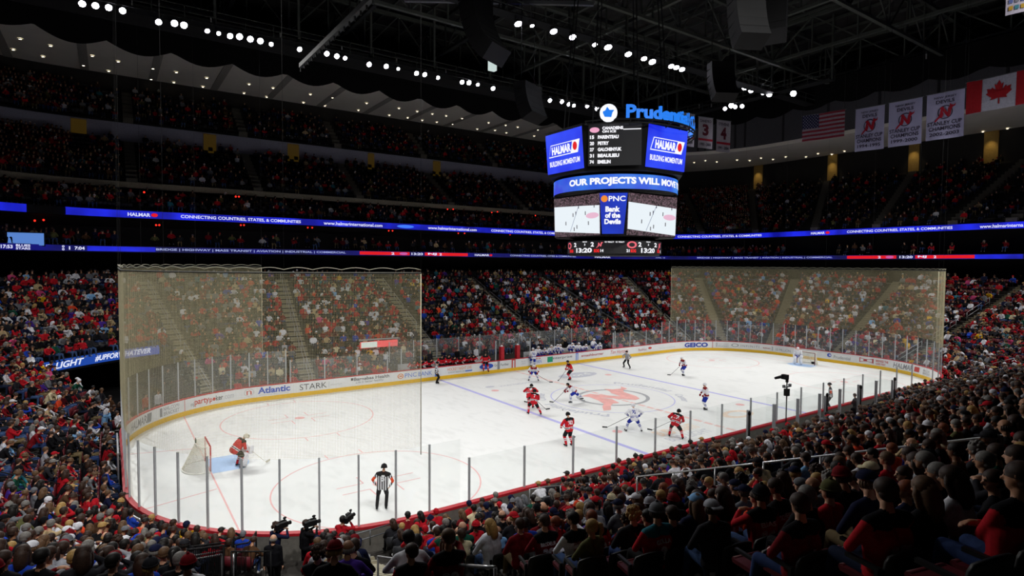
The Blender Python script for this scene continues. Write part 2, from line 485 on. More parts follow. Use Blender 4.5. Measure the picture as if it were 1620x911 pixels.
B_GREYOUT = mat('board_outside', '#6f6c66', 0.6)
ring(MB(), [(0.145, 0.0), (0.20, 0.0), (0.20, 1.02), (0.145, 1.02)], usb).build('outer_cladding', B_GREYOUT, boards)
PB = Path(-0.006, 5.95, -1.0)
PBf = PB.fn(0.004)
c_ = dict(grey='#8a8d94', blue='#2b55c0', dk='#4a4d55', red='#c8433f', or_='#e0813a', green='#1e9c74', maroon='#b24e52', geico='#2a45a8', pale='#b9bcc2', black='#2a2a30', white='#e6e8ea', lblue='#5f86d8')
AM = {k: mat('advert_' + k, v, 0.45, var=0.03) for k, v in c_.items()}
def ad(words, colour, px0, px1, z0, z1, **kw):
    s0, s1 = PB.find(px0, .6), PB.find(px1, .6)
    if s0 is None or s1 is None: print('AD?', words, px0, px1); return
    mb = MB(); text_on(mb, words, PBf, s0, s1, z0, z1, **kw)
    mb.build('advert_lettering', AM[colour], boards)
def adshape(colour, px0, px1, z0, z1, kind='rect', name='advert_mark', off=0.002, inner=0.0):
    s0, s1 = PB.find(px0, .6), PB.find(px1, .6)
    if s0 is None or s1 is None: print('AD?', px0, px1); return
    mb = MB(); fn = PB.fn(0.004 + off)
    if kind == 'rect': rect_on(mb, fn, s0, s1, z0, z1, nx=4)
    elif kind == 'disc': disc_on(mb, fn, (s0 + s1) / 2, (z0 + z1) / 2, (s1 - s0) / 2, (z1 - z0) / 2, inner=inner)
    elif kind == 'bow':
        m_ = (s0 + s1) / 2; h = (z1 - z0)
        mb.add([fn(s0, z0), fn(m_, z0 + h * .35), fn(s1, z0), fn(s1, z1), fn(m_, z1 - h * .35), fn(s0, z1)], [(0, 1, 4, 5), (1, 2, 3, 4)])
    elif kind == 'para':
        q = (s1 - s0) * .12
        mb.add([fn(s0, z0), fn(s1 - q, z0), fn(s1, z1), fn(s0 + q, z1)], [(0, 1, 2, 3)])
    mb.build(name, AM[colour] if isinstance(colour, str) else colour, boards)
ad('HALMAR', 'grey', 207, 232, .45, .92, bold=.02, shear=.2); adshape('grey', 232, 240, .42, .95, 'para'); adshape('red', 234, 238, .55, .8, 'disc')
ad('NHL.COM/', 'grey', 259, 284, .72, .95); ad('BRACKET', 'grey', 259, 284, .42, .65); adshape('grey', 253, 256.5, .42, .95)
ad('nj', 'grey', 302, 307, .42, .75); ad('party', 'red', 308, 331, .42, .88, bold=.02); ad('p', 'red', 331.5, 336, .42, .75, bold=.02); adshape('red', 336.5, 341, .55, .78, 'disc'); ad('ker', 'dk', 341.5, 353, .52, .88, bold=.02); ad('.com', 'pale', 354, 370, .52, .78)
adshape('pale', 386, 402, .45, .98, 'disc', inner=.9); ad('n', 'red', 390, 398, .55, .85)
ad('Atlantic', 'blue', 408, 459, .52, .98, bold=.03); ad('atlanticexpresscorp.com', 'pale', 410, 457, .38, .46)
ad('STARK', 'dk', 474, 517, .45, .88); ad('#StarkTech', 'pale', 523, 541, .55, .68); adshape('pale', 520, 520.7, .42, .92)
ad('Barnabas Health', 'dk', 560, 616, .70, .95, bold=.02); adshape('dk', 555, 559, .74, .94); ad('Life is better healthy.', 'grey', 563, 607, .42, .66, shear=.3)
adshape('or_', 629, 638.5, .45, .88, 'disc', inner=.72); adshape('or_', 632, 636, .57, .76, 'bow'); ad('PNC', 'lblue', 640.5, 659, .5, .86); ad('BANK', 'lblue', 662, 683.5, .5, .86)
adshape('lblue', 688, 691.5, .30, 1.05)
ad('HOCKEY NIGHT LIVE', 'or_', 708, 746, .66, .92); ad('SUNDAY NIGHTS ON', 'grey', 709, 735, .44, .58); adshape('lblue', 736, 747, .44, .56)
adshape('blue', 758.5, 780.5, .44, .95, 'disc'); ad('Ford', 'white', 762, 777, .52, .85, shear=.3); ad('Go', 'dk', 782, 787.5, .6, .82); ad('Further', 'dk', 792, 805, .58, .82)
adshape('grey', 786.8, 790.6, .05, 1.05); adshape('red', 809.5, 815.5, .05, 1.05); adshape('white', 811.3, 813.7, .12, .98, off=.004)
ad('BUD', 'pale', 825, 832, .72, .85); ad('LIGHT', 'pale', 825, 832, .5, .63)
ad('FAN', 'lblue', 847.5, 856.5, .45, .8); adshape('red', 848, 855, .85, .95, 'bow')
adshape('green', 866, 874.5, .42, .95); ad('e', 'white', 868, 873, .52, .84, bold=.03); ad('nterprise', 'dk', 875, 905, .58, .88)
adshape('lblue', 911, 914.7, .05, 1.05); adshape('white', 912.3, 913.4, .3, .95, off=.004)
ad('smashburger', 'maroon', 919.5, 955, .5, .82, bold=.02)
ad('Tim Hortons', 'red', 966, 994, .52, .9, shear=.3); ad('HOCKEY', 'pale', 974, 986, .38, .46)
ad('RedHot', 'maroon', 1010, 1023, .5, .78); adshape('red', 1025.5, 1031, .6, .85, 'disc')
ad('local sports network', 'pale', 1043, 1068, .5, .62)
ad('GEICO', 'geico', 1083, 1120, .38, .92, bold=.05)
adshape('maroon', 1127, 1127.7, .05, 1.05)
ad('NEXT START', 'pale', 1136.5, 1153, .68, .84); ad('BRACKET', 'grey', 1136.5, 1153, .44, .6); adshape('pale', 1132.5, 1135, .42, .92)
adshape('grey', 1157, 1168.5, .5, .88, 'disc', inner=.75); ad('INFINITI', 'grey', 1172, 1201, .54, .78, space=1.4)
ad('SUPPORT', 'maroon', 1207, 1219, .55, .68, bold=.03); adshape('pale', 1221, 1223, .42, .85)
ad('LUCKY SEVEN', 'pale', 1227, 1246, .85, .94); ad('10 MILLION', 'grey', 1227, 1250.5, .45, .75)
adshape('or_', 1258, 1268, .3, .98)
adshape('blue', 1308.5, 1315.5, .52, .92, 'disc'); adshape('white', 1311.5, 1314.5, .6, .84, 'bow', off=.004); ad('Prudential', 'grey', 1319, 1345.5, .46, .78)
adshape('maroon', 1359.5, 1382, .45, .92, 'bow'); adshape('white', 1361, 1380.5, .53, .84, 'bow', off=.004); adshape('maroon', 1366, 1375, .58, .80, 'rect', off=.005)
ad('BREWED THE', 'red', 1385.5, 1405, .66, .88, bold=.02); ad('HARD WAY', 'red', 1385.5, 1401, .4, .58, bold=.02)
ad('HALMAR', 'grey', 1413, 1444, .42, .9, shear=.2, bold=.02); adshape('red', 1446, 1455, .45, .9, 'para')
ad('NHL.COM', 'grey', 1460, 1470, .66, .85); ad('BRACKET', 'grey', 1460, 1471, .42, .6)
for px in (292.3,):
    adshape('red', px - .5, px + .5, .3, 1.05)

# ------------------------------------------------------------------ glass panes and their posts
GL = glass_mat('plexiglass', 0.01); GLF = glass_mat('plexiglass_far', 0.035)
POSTM = mat('stanchion_grey', '#b4b8bd', 0.5, 0.0, var=.05)
PG = Path(0.06, 8.0, 0.0, 0.2)     # closed loop
def on_loop(x, y):
    i = int(np.argmin((PG.p[:, 0] - x) ** 2 + (PG.p[:, 1] - y) ** 2)); return PG.s[i]
def side_posts(sy):
    return [(-20.05 + 2.53 * i, sy * 13.01) for i in range(17)]
def end_posts(sx):
    """from the far side post round the end to the near side post"""
    a = on_loop(sx * 20.35, 13.01); b = on_loop(sx * 20.35, -13.01)
    lo, hi = (a, b)
    if sx < 0:
        if hi > lo: hi -= PG.L
        L = hi - lo
    else:
        L = hi - lo
        if L > 0: L -= PG.L
    if sx > 0:   # far (y>0) to near round the east end
        L = (b - a); L = L if abs(L) < PG.L / 2 else L - math.copysign(PG.L, L)
    else:
        L = (b - a); L = L if abs(L) < PG.L / 2 else L - math.copysign(PG.L, L)
    n = int(round(abs(L) / 1.24)); out = []
    for i in range(n + 1):
        s = (a + L * i / n) % PG.L
        p = PG.at(s, 0); out.append((p.x, p.y))
    return out
def pane(p, q, z0, z1, label, group, mglass=GL, post_r=0.035, post=True, post_top=None, name='glass_pane', pm=POSTM):
    p = Vector((*p, 0)); q = Vector((*q, 0)); c = (p + q) / 2; c.z = z0
    d = (q - p); L = d.length; rz = math.atan2(d.y, d.x)
    mb = MB(); mb.box((0, 0, (z1 - z0) / 2), (L - 0.03, 0.014, z1 - z0))
    o = mb.build(name, mglass, None, label=label, cat='glass pane', group=group, loc=c, rz=rz)
    if post:
        mb = MB(); pt = (post_top or z1 + 0.02) - z0
        mb.box((-L / 2, 0, pt / 2), (post_r * 2, post_r * 2, pt))
        mb.build('post', pm, o)
    return o
for sy, nm in ((1, 'far'), (-1, 'near')):
    ps = side_posts(sy)
    for a, b in zip(ps[:-1], ps[1:]):
        if sy > 0 and (-11 < (a[0] + b[0]) / 2 < 12.5): continue
        pane(a, b, 1.10, 2.75, 'low clear glass pane on the %s long side boards' % nm, 'low glass panes on the %s long side' % nm, GLF if sy > 0 else GL)
for sx, nm in ((-1, 'by the goal with the red jersey goaltender'), (1, 'behind the distant goal')):
    ps = end_posts(sx)
    for a, b in zip(ps[:-1], ps[1:]):
        pane(a, b, 1.10, 3.52, 'tall clear glass pane round the rink end ' + nm, 'tall glass panes round the rink end ' + nm, GLF if sx > 0 or a[1] > 5 else GL, 0.03)
# far side: glass behind the benches
for x in np.arange(-11, 12.4, 2.3):
    pane((x, 16.1), (x + 2.3, 16.1), 1.35, 3.1, 'clear glass pane standing behind the team benches', 'glass panes behind the team benches', GLF)
for x in (-11.2, -1.9, 2.0, 13.2):
    pane((x, 13.1), (x, 16.0), 1.10, 2.9, 'clear divider glass pane at the end of a team bench', 'divider panes beside the benches', GLF)
# near side: penalty boxes and timekeeper, second row of panes with thick posts
DK = mat('post_dark', '#3a3d42', 0.45, 0.3)
xs = [-5.6, -3.4, -1.2, 1.0, 3.2, 5.4, 7.6, 9.8]
for i, (a, b) in enumerate(zip(xs[:-1], xs[1:])):
    pane((a, -15.0), (b, -15.0), 0.9, 2.95, 'clear pane on thick post behind the penalty boxes', 'glass panes behind the penalty boxes', GL, 0.06)
for x in (-5.6, -1.2, 1.6, 5.4, 9.8):
    pane((x, -15.0), (x, -13.2), 1.1, 2.75, 'clear divider pane between penalty boxes', 'divider panes of the penalty boxes', GL, 0.05)
for x in (-5.9, 1.3, 5.1, 9.5):
    o = MB().cyl((0, 0, 0), (0, 0, 2.6), 0.05, n=10).build('padded_post', BLK, None, label='black padded post with rounded cap beside the penalty boxes', cat='post', group='black padded posts at the penalty boxes', loc=(x, -15.25, 0.3))
    MB().ell((0, 0, 2.6), (.075, .075, .12)).build('post_cap', BLK, o)
# red padded pillars between the benches
for x in (-1.08, 0.71):
    t = empty('padded_pillar', 'thick red padded pillar %s between the two team benches' % ('nearer the red team' if x < 0 else 'nearer the white team'), 'pillar', loc=(x, 13.35, 0))
    MB().box((0, 0, 1.15), (.36, .36, 2.3)).build('pad', R_CAP, t); MB().ell((0, 0, 2.33), (.12, .12, .12)).build('end_cap', W_BOARD, t)
# robotic camera on a pole at the near boards
t = empty('pole_camera', 'robotic television camera on a tall black pole beside penalty boxes', 'camera', loc=(0.75, -13.25, 1.0))
MB().cyl((0, 0, 0), (0, 0, 2.35), .035).build('pole', BLK, t); MB().box((0, 0, 1.75), (.26, .22, .4)).build('control_box', BLK, t)
mb = MB(); mb.bar((-.3, 0, 2.05), (.3, 0, 2.05), .05); mb.box((-.3, 0, 2.12), (.14, .12, .16)); mb.box((.3, 0, 2.12), (.14, .12, .16)); mb.build('cross_arm', ALU_D, t)
mb = MB(); mb.box((-.05, .1, 2.62), (.24, .34, .26)); mb.cyl((-.2, .25, 2.62), (-.55, .4, 2.55), .09, .07); mb.box((0, 0, 2.42), (.12, .12, .2)); mb.build('camera_body', BLK, t)

# ------------------------------------------------------------------ goals
def goal(s, label):
    t = empty('hockey_goal', label, 'goal', loc=(s * 27.13, 0, 0))
    red = mat('goal_red', '#c22233', 0.35); netm = mat('net_cream', '#f4f1e2', 0.8); wh = mat('goal_white', '#f0efe8', .5)
    mb = MB(); R_ = .035
    for y in (-.914, .914): mb.cyl((0, y, 0), (0, y, 1.22), R_)
    mb.cyl((0, -.914, 1.22), (0, .914, 1.22), R_); mb.build('goal_frame', red if s < 0 else mat('goal_dark_red', '#6e2a33', .4), t)
    def base(a, k=1.12, w_=1.05):   # plan curve of the back
        return Vector((s * k * math.sin(a) ** .7 if 0 < a < PI else 0, -w_ * math.cos(a), 0))
    basep = [base(PI * i / 16) for i in range(17)]
    topp = [Vector((s * .52 * math.sin(PI * i / 16) ** .7, -.914 * math.cos(PI * i / 16), 1.2)) for i in range(17)]
    MB().tube([p + Vector((0, 0, .03)) for p in basep], .035, 8).build('base_frame', wh, t)
    mb = MB(); mb.tube(topp, .022, 8); mb.cyl((s * .5, 0, 1.2), (s * 1.05, 0, .05), .022); mb.build('top_frame', wh, t)
    mb = MB()
    K = 46
    def P(i, h):
        a = PI * i / K
        b = Vector((s * 1.1 * max(0, math.sin(a)) ** .7, -1.03 * math.cos(a), .05)); c = Vector((s * .5 * max(0, math.sin(a)) ** .7, -.9 * math.cos(a), 1.2))
        return b.lerp(c, h)
    for i in range(K + 1): mb.tube([P(i, 0), P(i, 1)], .009, 3, cap=False)
    for j in range(16): mb.tube([P(i, j / 15) for i in range(K + 1)], .009, 3, cap=False)
    for j in range(12):
        x = s * .5 * j / 11; mb.tube([(x, -.9, 1.2), (x, .9, 1.2)], .006, 3, cap=False)
    for j in range(24):
        y = -.88 + 1.76 * j / 23; mb.tube([(0, y, 1.2), (s * .46, y, 1.2)], .006, 3, cap=False)
    mb.build('goal_netting', netm, t)
    return t
goal(-1, 'red framed hockey goal with cream netting beside the red jersey goaltender'); goal(1, 'small distant hockey goal behind the white jersey goaltender')
o = MB().lathe([(0.001, 0), (.036, 0), (.038, .15), (.03, .18), (.012, .2), (.012, .23), (.001, .23)], n=12).build('water_bottle', mat('bottle_green', '#5f6d66', .4), None, label='small grey water bottle on top of the near goal netting', cat='bottle', loc=(-27.13 - .5, .1, 1.22))
MB().lathe([(.014, .2), (.016, .23), (.008, .25), (.001, .25)], n=10).build('bottle_cap', BLK, o)
o = MB().lathe([(0.001, -.09), (.2, -.09), (.2, .09), (.001, .09)], n=4).build('camera_box', BLK, None, label='small black box on the ice inside the distant goal', cat='box', loc=(27.9, -.35, .12))

# ------------------------------------------------------------------ protective nets (real cords)
def netting(sx, label, H0=3.55, H1=9.6):
    P_ = []
    Lq = Path(0.1, 8.0, 0.0, .1)
    a = int(np.argmin((Lq.p[:, 0] - sx * 22.0) ** 2 + (Lq.p[:, 1] - 13.05) ** 2)); b = int(np.argmin((Lq.p[:, 0] - sx * 22.0) ** 2 + (Lq.p[:, 1] + 13.05) ** 2))
    sa, sb = Lq.s[a], Lq.s[b]; L = sb - sa
    if abs(L) > Lq.L / 2: L -= math.copysign(Lq.L, L)
    def at(t, z): 
        p = Lq.at((sa + L * t) % Lq.L, z); return p
    t_ = empty('protective_net', label, 'net', loc=(0, 0, 0))
    mb = MB(); cord = 0.0027; nv = int(abs(L) / 0.05)
    for i in range(nv + 1):
        t = i / nv; mb.tube([at(t, H0), at(t, H1)], cord, 3, cap=False, sm=False)
    nz = int((H1 - H0) / 0.05); seg = 150
    base = np.array([tuple(at(i / seg, 0)) for i in range(seg + 1)])
    for j in range(nz + 1):
        z = H0 + (H1 - H0) * j / nz
        vs = []
        for (dx, dz) in ((1, 0), (-.5, .87), (-.5, -.87)):
            q = base.copy(); nrm = q[:, :2] / np.linalg.norm(q[:, :2], axis=1)[:, None]
            q[:, :2] += nrm * dx * cord; q[:, 2] = z + dz * cord; vs.append(q)
        vs = np.concatenate(vs); n1 = seg + 1
        mb.add(vs.tolist(), [(a_ * n1 + i, a_ * n1 + i + 1, ((a_ + 1) % 3) * n1 + i + 1, ((a_ + 1) % 3) * n1 + i) for a_ in range(3) for i in range(seg)])
    mb.build('netting', mat('netting_cord', '#cdc5a2', .85), t_)
    MB().tube([at(i / 60, H1 + .02) for i in range(61)], .03, 5).build('top_rope', mat('net_rope', '#4a4a45', .8), t_)
    mb = MB()
    k = 40
    mb.tube([at(i / (k * 6), H1 + .12 + .07 * abs(math.sin(PI * i / 6))) for i in range(k * 6 + 1)], .012, 3); mb.build('lacing', mat('lace', '#b8b4a0', .8), t_)
    for e in (0, 1): MB().tube([at(e, H0 - .3), at(e, H1)], .016, 5).build('edge_rope', mat('rope_cream', '#cfc9ae', .8), t_)
    for i in range(9):
        p = at(i / 8, H1); MB().tube([p, p + Vector((0, 0, 21))], .004, 4).build('hanging_cable', mat('cable_dark', '#3c3c3c', .6), t_)
    return t_
netting(-1, 'large cream safety net curving round the near rink end'); netting(1, 'large cream safety net curving round the distant rink end')

# ------------------------------------------------------------------ team benches and the penalty box furniture
for x0, x1, lab in ((-10.8, -2.2, 'long bench with white back panel for the red team'), (2.4, 12.9, 'long bench with white back panel for the white team')):
    t = empty('team_bench', lab, 'bench', loc=((x0 + x1) / 2, 14.1, 0)); W_ = x1 - x0
    MB().box((0, 0, .55), (W_, .4, .07)).build('seat', mat('bench_wood', '#7a5a3d', .6), t)
    MB().box((0, .62, .95), (W_, .08, .75)).build('back_panel', mat('bench_white', '#c9ccd0', .5), t)
    for i in range(5): MB().box((-W_ / 2 + .3 + (W_ - .6) * i / 4, 0, .26), (.08, .34, .52)).build('leg', ALU_D, t)
t = empty('penalty_bench', 'bench inside the glass penalty boxes on the near side', 'bench', loc=(2, -14.3, 0)); MB().box((0, 0, .5), (12, .35, .06)).build('seat', mat('bench_wood', '#7a5a3d', .6), t)
for i in range(4): MB().box((-5.5 + 3.66 * i, 0, .23), (.08, .3, .46)).build('leg', ALU_D, t)
# ================================================================== lower bowl
CONC = mat('concrete_dark', '#3b3835', 0.8, var=.15, scale=3); STAIR = mat('stair_concrete', '#847c66', 0.85, var=.12, scale=5)
WALLD = mat('wall_dark', '#1d1c1e', 0.8); NOSE = mat('stair_nosing', '#b5b09c', 0.7); CREAMF = mat('fascia_cream', '#a09a88', 0.7)
NROW = 23
def drow(k): return 1.1 + 0.84 * k
def zrow(k): return zb(drow(k))
UP0, UP1 = 3.28, 3.64          # tunnel under the stand in the far corner
UPL0, UPL1 = 5.60, 5.715        # photographers' pit in the near corner
ZONES = [  # (u0, u1, first row)
    (ux(13.6, 2, 3), ux(-11.6, 2, 3), 3, 'bench'), (UP0, UP1, 10, 'portal'), (UPL0, UPL1, 9, 'pit'), (ux(-6.2, 6, 2), ux(10.2, 6, 2), 3, 'penalty')]
def row_start(u):
    u = u % 8
    for a, b, k, _n in ZONES:
        if a <= u <= b: return k
    return 0
edges = sorted([z[0] for z in ZONES] + [z[1] for z in ZONES]); cuts = [edges[-1] - 8] + edges
terr = empty('lower_bowl_terrace', 'stepped concrete seating terrace rising round the ice', kind='structure')
for a, b in zip(cuts[:-1], cuts[1:]):
    k0 = row_start((a + b) / 2)
    prof = [(0.2, 0.22), (drow(k0) - .42, 0.22)]
    for k in range(k0, NROW): prof += [(drow(k) - .42, zrow(k)), (drow(k) + .42, zrow(k))]
    prof += [(24.0 + 9, zrow(NROW - 1))]
    if k0 == 10: prof = prof[2:]
    ring(MB(), prof, useq(a, b, 1.0, 10)).build('terrace_steps', CONC, terr)
# side walls where rows start higher
mb = MB()
for a, b, k0, nm in ZONES:
    for u in (a, b):
        pts = []
        dmax = drow(k0) - .42 if nm != 'portal' else 14
        for d in np.arange(0.6, dmax + .01, .42): pts.append((*bp(u, d)[0], zb(d) + .25))
        base = [(*bp(u, d)[0], 0.0) for d in np.arange(0.6, dmax + .01, .42)]
        n = len(pts); mb.add(base + pts, [(i, i + 1, n + i + 1, n + i) for i in range(n - 1)])
mb.build('side_wall', mat('side_wall_grey', '#55504a', .8), terr)
# tunnel cavity, back wall, parapet
mb = MB(); us_ = useq(UP0, UP1, 1.0, 9)
ring(mb, [(.2, 0.02), (15, 0.02), (15, 2.75), (9.3, 2.75), (9.3, 3.62), (9.06, 3.62), (9.06, 2.75), (9.3, 2.75)], us_); mb.build('tunnel_wall', mat('tunnel_black', '#0c0c0e', .9), terr)
sg = empty('lit_fascia_sign', 'blue lit sign band over the dark corner tunnel', 'sign')
us2 = useq(UP0 - .0, UP1 + .0, 0.6, 9)
ring(MB(), [(8.95, 2.92), (8.95, 3.58), (9.05, 3.58), (9.05, 2.92), (8.95, 2.92)], us2).build('sign_panel', emis('sign_blue', '#1d4fb8', .75, light=False), sg)
PS = Path(8.94, 4.2, 2.9)
def psfind(px, z=3.25): return PS.find(px, z)
SGW = emis('sign_white', '#e8ecff', .95, light=False)
for wd, p0, p1, shx in (('BUD', 58, 83, .25), ('LIGHT', 87, 133, .25), ('#UPFORWHATEVER', 150, 238, .3)):
    s0, s1 = psfind(p0), psfind(p1)
    if s0 and s1:
        mb = MB(); text_on(mb, wd, PS.fn(0.01), s0, s1, 3.04, 3.46, bold=.03, shear=shx); mb.build('sign_lettering', SGW, sg)

# aisles
AISLES = [(3.22, 'A'), (ux(-17.2), 'B'), (ux(-5.65), 'C'), (ux(7.0), 'D'), (ux(19.3), 'E'), (1.70, 'F'), (1.445, 'G'), (1.14, 'H'), (0.45, 'I'), (7.84, 'J'), (3.86, 'K'), (4.5, 'L'),
          (5.815, 'M'), (ux(-17.3, 6), 'N'), (ux(5.0, 6), 'O'), (7.0, 'P'), (7.34, 'Q')]
def aisle_hw(u): return 0.66
for u, nm in AISLES:
    mb = MB(); mn = MB(); k0 = row_start(u)
    for k in range(k0, NROW):
        for j, (dd, zz) in enumerate(((-.40, 0.0), (.02, .5))):
            d0 = drow(k) + dd; z0 = zrow(k) if j == 0 else zrow(k) + .5 * ((zrow(k + 1) - zrow(k)))
            (x, y), (nx, ny) = bp(u, d0 + .21)
            th = math.atan2(ny, nx)
            zlow = zrow(k) - .2
            mb.box((x, y, (z0 + .03 + zlow) / 2), (.42, 1.15, z0 + .03 - zlow), th)
            (x, y), _n = bp(u, d0 + .02); mn.box((x, y, z0 + .036), (.05, 1.15, .016), th)
    lab = {'M': 'concrete stair with pale step edges between the photographers pit and red seats'}.get(nm, 'pale concrete stair climbing between blocks of seats')
    st = mb.build('aisle_stairs', STAIR, None, label=lab, kind='structure')
    mn.build('nosing', NOSE, st)
# handrails
def rail(pts, label, r=.022, mid=True, group=None, post_every=None, bars=False, mm=None, h=.9, drop=None):
    """pts: top rail polyline"""
    mm = mm or STEEL; pts = [Vector(p) for p in pts]; c = pts[0].copy()
    t = empty('handrail', label, 'handrail', group, loc=c)
    L = [p - c for p in pts]
    MB().tube(L, r, 8).build('top_rail', mm, t)
    if mid: MB().tube([p - Vector((0, 0, h * .48)) for p in L], r * .85, 8).build('mid_rail', mm, t)
    n = len(L)
    tot = sum((L[i + 1] - L[i]).length for i in range(n - 1))
    np_ = max(2, int(round(tot / (post_every or 2.4))) + 1)
    def along(s):
        for i in range(n - 1):
            l = (L[i + 1] - L[i]).length
            if s <= l or i == n - 2: return L[i].lerp(L[i + 1], min(1, s / l))
            s -= l
    for i in range(np_):
        p = along(tot * i / (np_ - 1)); MB().cyl(p, p - Vector((0, 0, h)), r).build('post', mm, t)
    if bars:
        mb = MB(); k = int(tot / .13)
        for i in range(k): p = along(tot * i / k); mb.bar(p, p - Vector((0, 0, h - .08)), .016)
        MB().tube([p - Vector((0, 0, h - .08)) for p in L], r * .7, 6).build('bottom_rail', mm, t)
        mb.build('baluster_panel', mm, t)
    return t
def slope_pts(u, d0, d1, h=.92, off=0.0, n=6):
    out = []
    for i in range(n):
        d = d0 + (d1 - d0) * i / (n - 1); (x, y), (nx, ny) = bp(u, d); out.append((x - ny * off, y + nx * off, zb(d) + h))
    return out
def rail_u(u, d0, d1, label, off=0.0, **kw): return rail(slope_pts(u, d0, d1, off=off), label, **kw)
for u, nm in AISLES:
    if nm in 'CDFA':
        for d0 in (1.9, 5.4, 8.9, 12.4, 15.9):
            rail_u(u, max(d0, 3.9 if nm in 'CD' else d0), d0 + 2.6, 'short steel handrail segment down the middle of a distant stair', group='short handrail segments on distant stairs')
    if nm in 'BE':
        for off in (-.12, .12): rail_u(u, 1.4, 19.6, 'long steel handrail running the whole distant stair', off=off, group='long handrails on distant stairs', mid=False, post_every=3)
    if nm in 'JKQ':
        for d0 in (2.0, 7.0, 12.0):
            rail_u(u, d0, d0 + 3.4, 'steel handrail beside a side stair of the red seats', off=.7, group='handrails on the side stairs')
# near stairs (seen from above)
SB = mat('rail_bright', '#c3c5c8', 0.3, 0.6, var=.04)
for (d0, d1), wd in zip(((1.2, 3.4), (4.2, 6.7), (7.6, 10.8), (11.8, 14.0)), ('lowest', 'second', 'third', 'topmost')):
    rail_u(5.80, d0, d1, 'brushed steel handrail beside concrete stair, %s from the ice' % wd, off=-.55, mm=SB)
for (d0, d1), wd in zip(((1.0, 3.2), (4.2, 6.2), (7.4, 9.6)), ('lowest', 'second', 'third')):
    rail_u(5.722, d0, d1, 'steel handrail on the pit side of the concrete stair, %s from the ice' % wd, off=.35, mm=SB)
a = atx(1008, 754, -17.5); b_ = atx(1640, 682.8, -17.5)
rail([a, a.lerp(b_, .5), b_, b_ + (b_ - a) * .2], 'long double steel handrail crossing above the near crowd', r=.024, mm=SB, post_every=1.45, h=1.05)
a = aty(838, 774, -14.7); b_ = aty(975, 760.5, -15.0)
rail([a, aty(862, 770, -14.75), b_], 'low steel guard rail behind the front row heads near the boards', mm=ALU, post_every=1.6, h=.8)
for (p0, p1), wd in zip((((1328, 663), (1380, 656)), ((1423, 648), (1511, 635)), ((1562, 625), (1640, 609))), ('closest to the penalty boxes', 'midway up the crowd', 'highest up the crowd')):
    rail([atx(*p0, 4.3), atx(*p1, 4.3)], 'bright steel stair handrail in the near crowd, ' + wd, mm=SB, h=.85)
# fence behind penalty boxes
rail([(-6.4, -15.55, 1.35), (-2.0, -15.6, 1.35), (2.5, -15.6, 1.4), (8.5, -15.6, 1.4)], 'grey barred fence behind the penalty boxes', mm=ALU_D, bars=True, mid=False, h=1.1)
q0, q1 = bp(7.05, .9)[0], bp(7.4, .9)[0]
rail([(*bp(u, 2.6)[0], 1.75) for u in (6.97, 7.1, 7.25, 7.4, 7.55)], 'grey barred fence curving above the distant near corner', mm=ALU_D, bars=True, mid=False, h=1.0)
# black tunnel rails bottom left
for i, (u, d0, d1) in enumerate(((5.600, .8, 3.0), (5.585, 3.2, 6.0), (5.560, 1.4, 4.4))):
    wd = ('first', 'second', 'third')[i]
    rail_u(u, d0, d1, 'sloping bright top rail beside the photographers pit, %s from the boards' % wd, mm=SB, mid=False, h=1.25)
    pts = slope_pts(u, d0, d1, h=1.18, off=.05); rail(pts, 'black barred panel below the %s sloping rail beside the pit' % wd, mm=BLK, bars=True, mid=False, h=1.0)
rail([(*bp(u, 3.2)[0], 1.9) for u in (5.60, 5.63, 5.66)], 'black barred crosswise panel at the edge of the photographers pit', mm=BLK, bars=True, mid=False, h=1.2)
# low crossing rails among the left end crowd
for i, (u, d0, d1) in enumerate(((4.95, 2.2, 9.0), (4.62, 2.0, 7.5), (5.2, 2.5, 10))):
    rail_u(u, d0, d1, 'thin black aisle handrail in the end stand, %s from the corner tunnel' % ('second', 'nearest', 'third')[i], mm=BLK, mid=False)
t = empty('access_gate', 'grey steel gate rail along the boards at the corner of the rink', 'rail', loc=(0, 0, 0))
MB().tube([(*bp(u, .55)[0], 1.05) for u in useq(5.15, 5.45, .5, 0)], .05, 8).build('top_rail', ALU, t)
for u in useq(5.15, 5.45, 1.2, 0): MB().cyl((*bp(u, .55)[0], 1.05), (*bp(u, .55)[0], .2), .04).build('post', ALU, t)
o = empty('corner_gate', 'tall white edged gate panel between end crowd and boards', 'gate', loc=(*bp(4.55, .35)[0], 0))
MB().box((0, 0, .95), (.06, 3.6, 1.9)).build('gate_frame', ALU, o)
o = rail([(-24.9, -13.75, 1.35), (-23.4, -13.65, 1.35)], 'small bent rail beside the man photographing at the glass', mm=ALU_D, h=.5, post_every=.8)

# ================================================================== upper levels
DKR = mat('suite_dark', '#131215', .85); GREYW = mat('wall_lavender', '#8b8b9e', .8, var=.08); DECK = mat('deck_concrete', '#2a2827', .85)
SOFF = mat('soffit_cream', '#ece8de', .8, var=.03, scale=.6); DRAPE = mat('drape_black', '#060607', .95); PLEAT = mat('pleated_grey', '#4c4c52', .9)
usS = useq(1.5, 4.75, 1.6, 22); usE = useq(-1.3, 1.5, 1.6, 22); usA = useq(-1.3, 4.75, 1.6, 22)
up = empty('upper_stands', 'dark upper seating decks and suites above the lit ribbon boards', kind='structure')
ztop = zrow(NROW - 1)
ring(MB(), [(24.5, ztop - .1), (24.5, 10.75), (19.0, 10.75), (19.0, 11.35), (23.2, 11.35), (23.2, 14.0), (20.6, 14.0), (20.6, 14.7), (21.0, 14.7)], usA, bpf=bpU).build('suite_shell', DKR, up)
SIDE_A = [(25.3 + .8 * i, 17.85 + .53 * i) for i in range(10)]; SIDE_B = [(33.6 + .8 * i, 25.45 + .64 * i) for i in range(7)]
CLUB = [(21.6 + .85 * i, 14.75 + .42 * i) for i in range(4)]
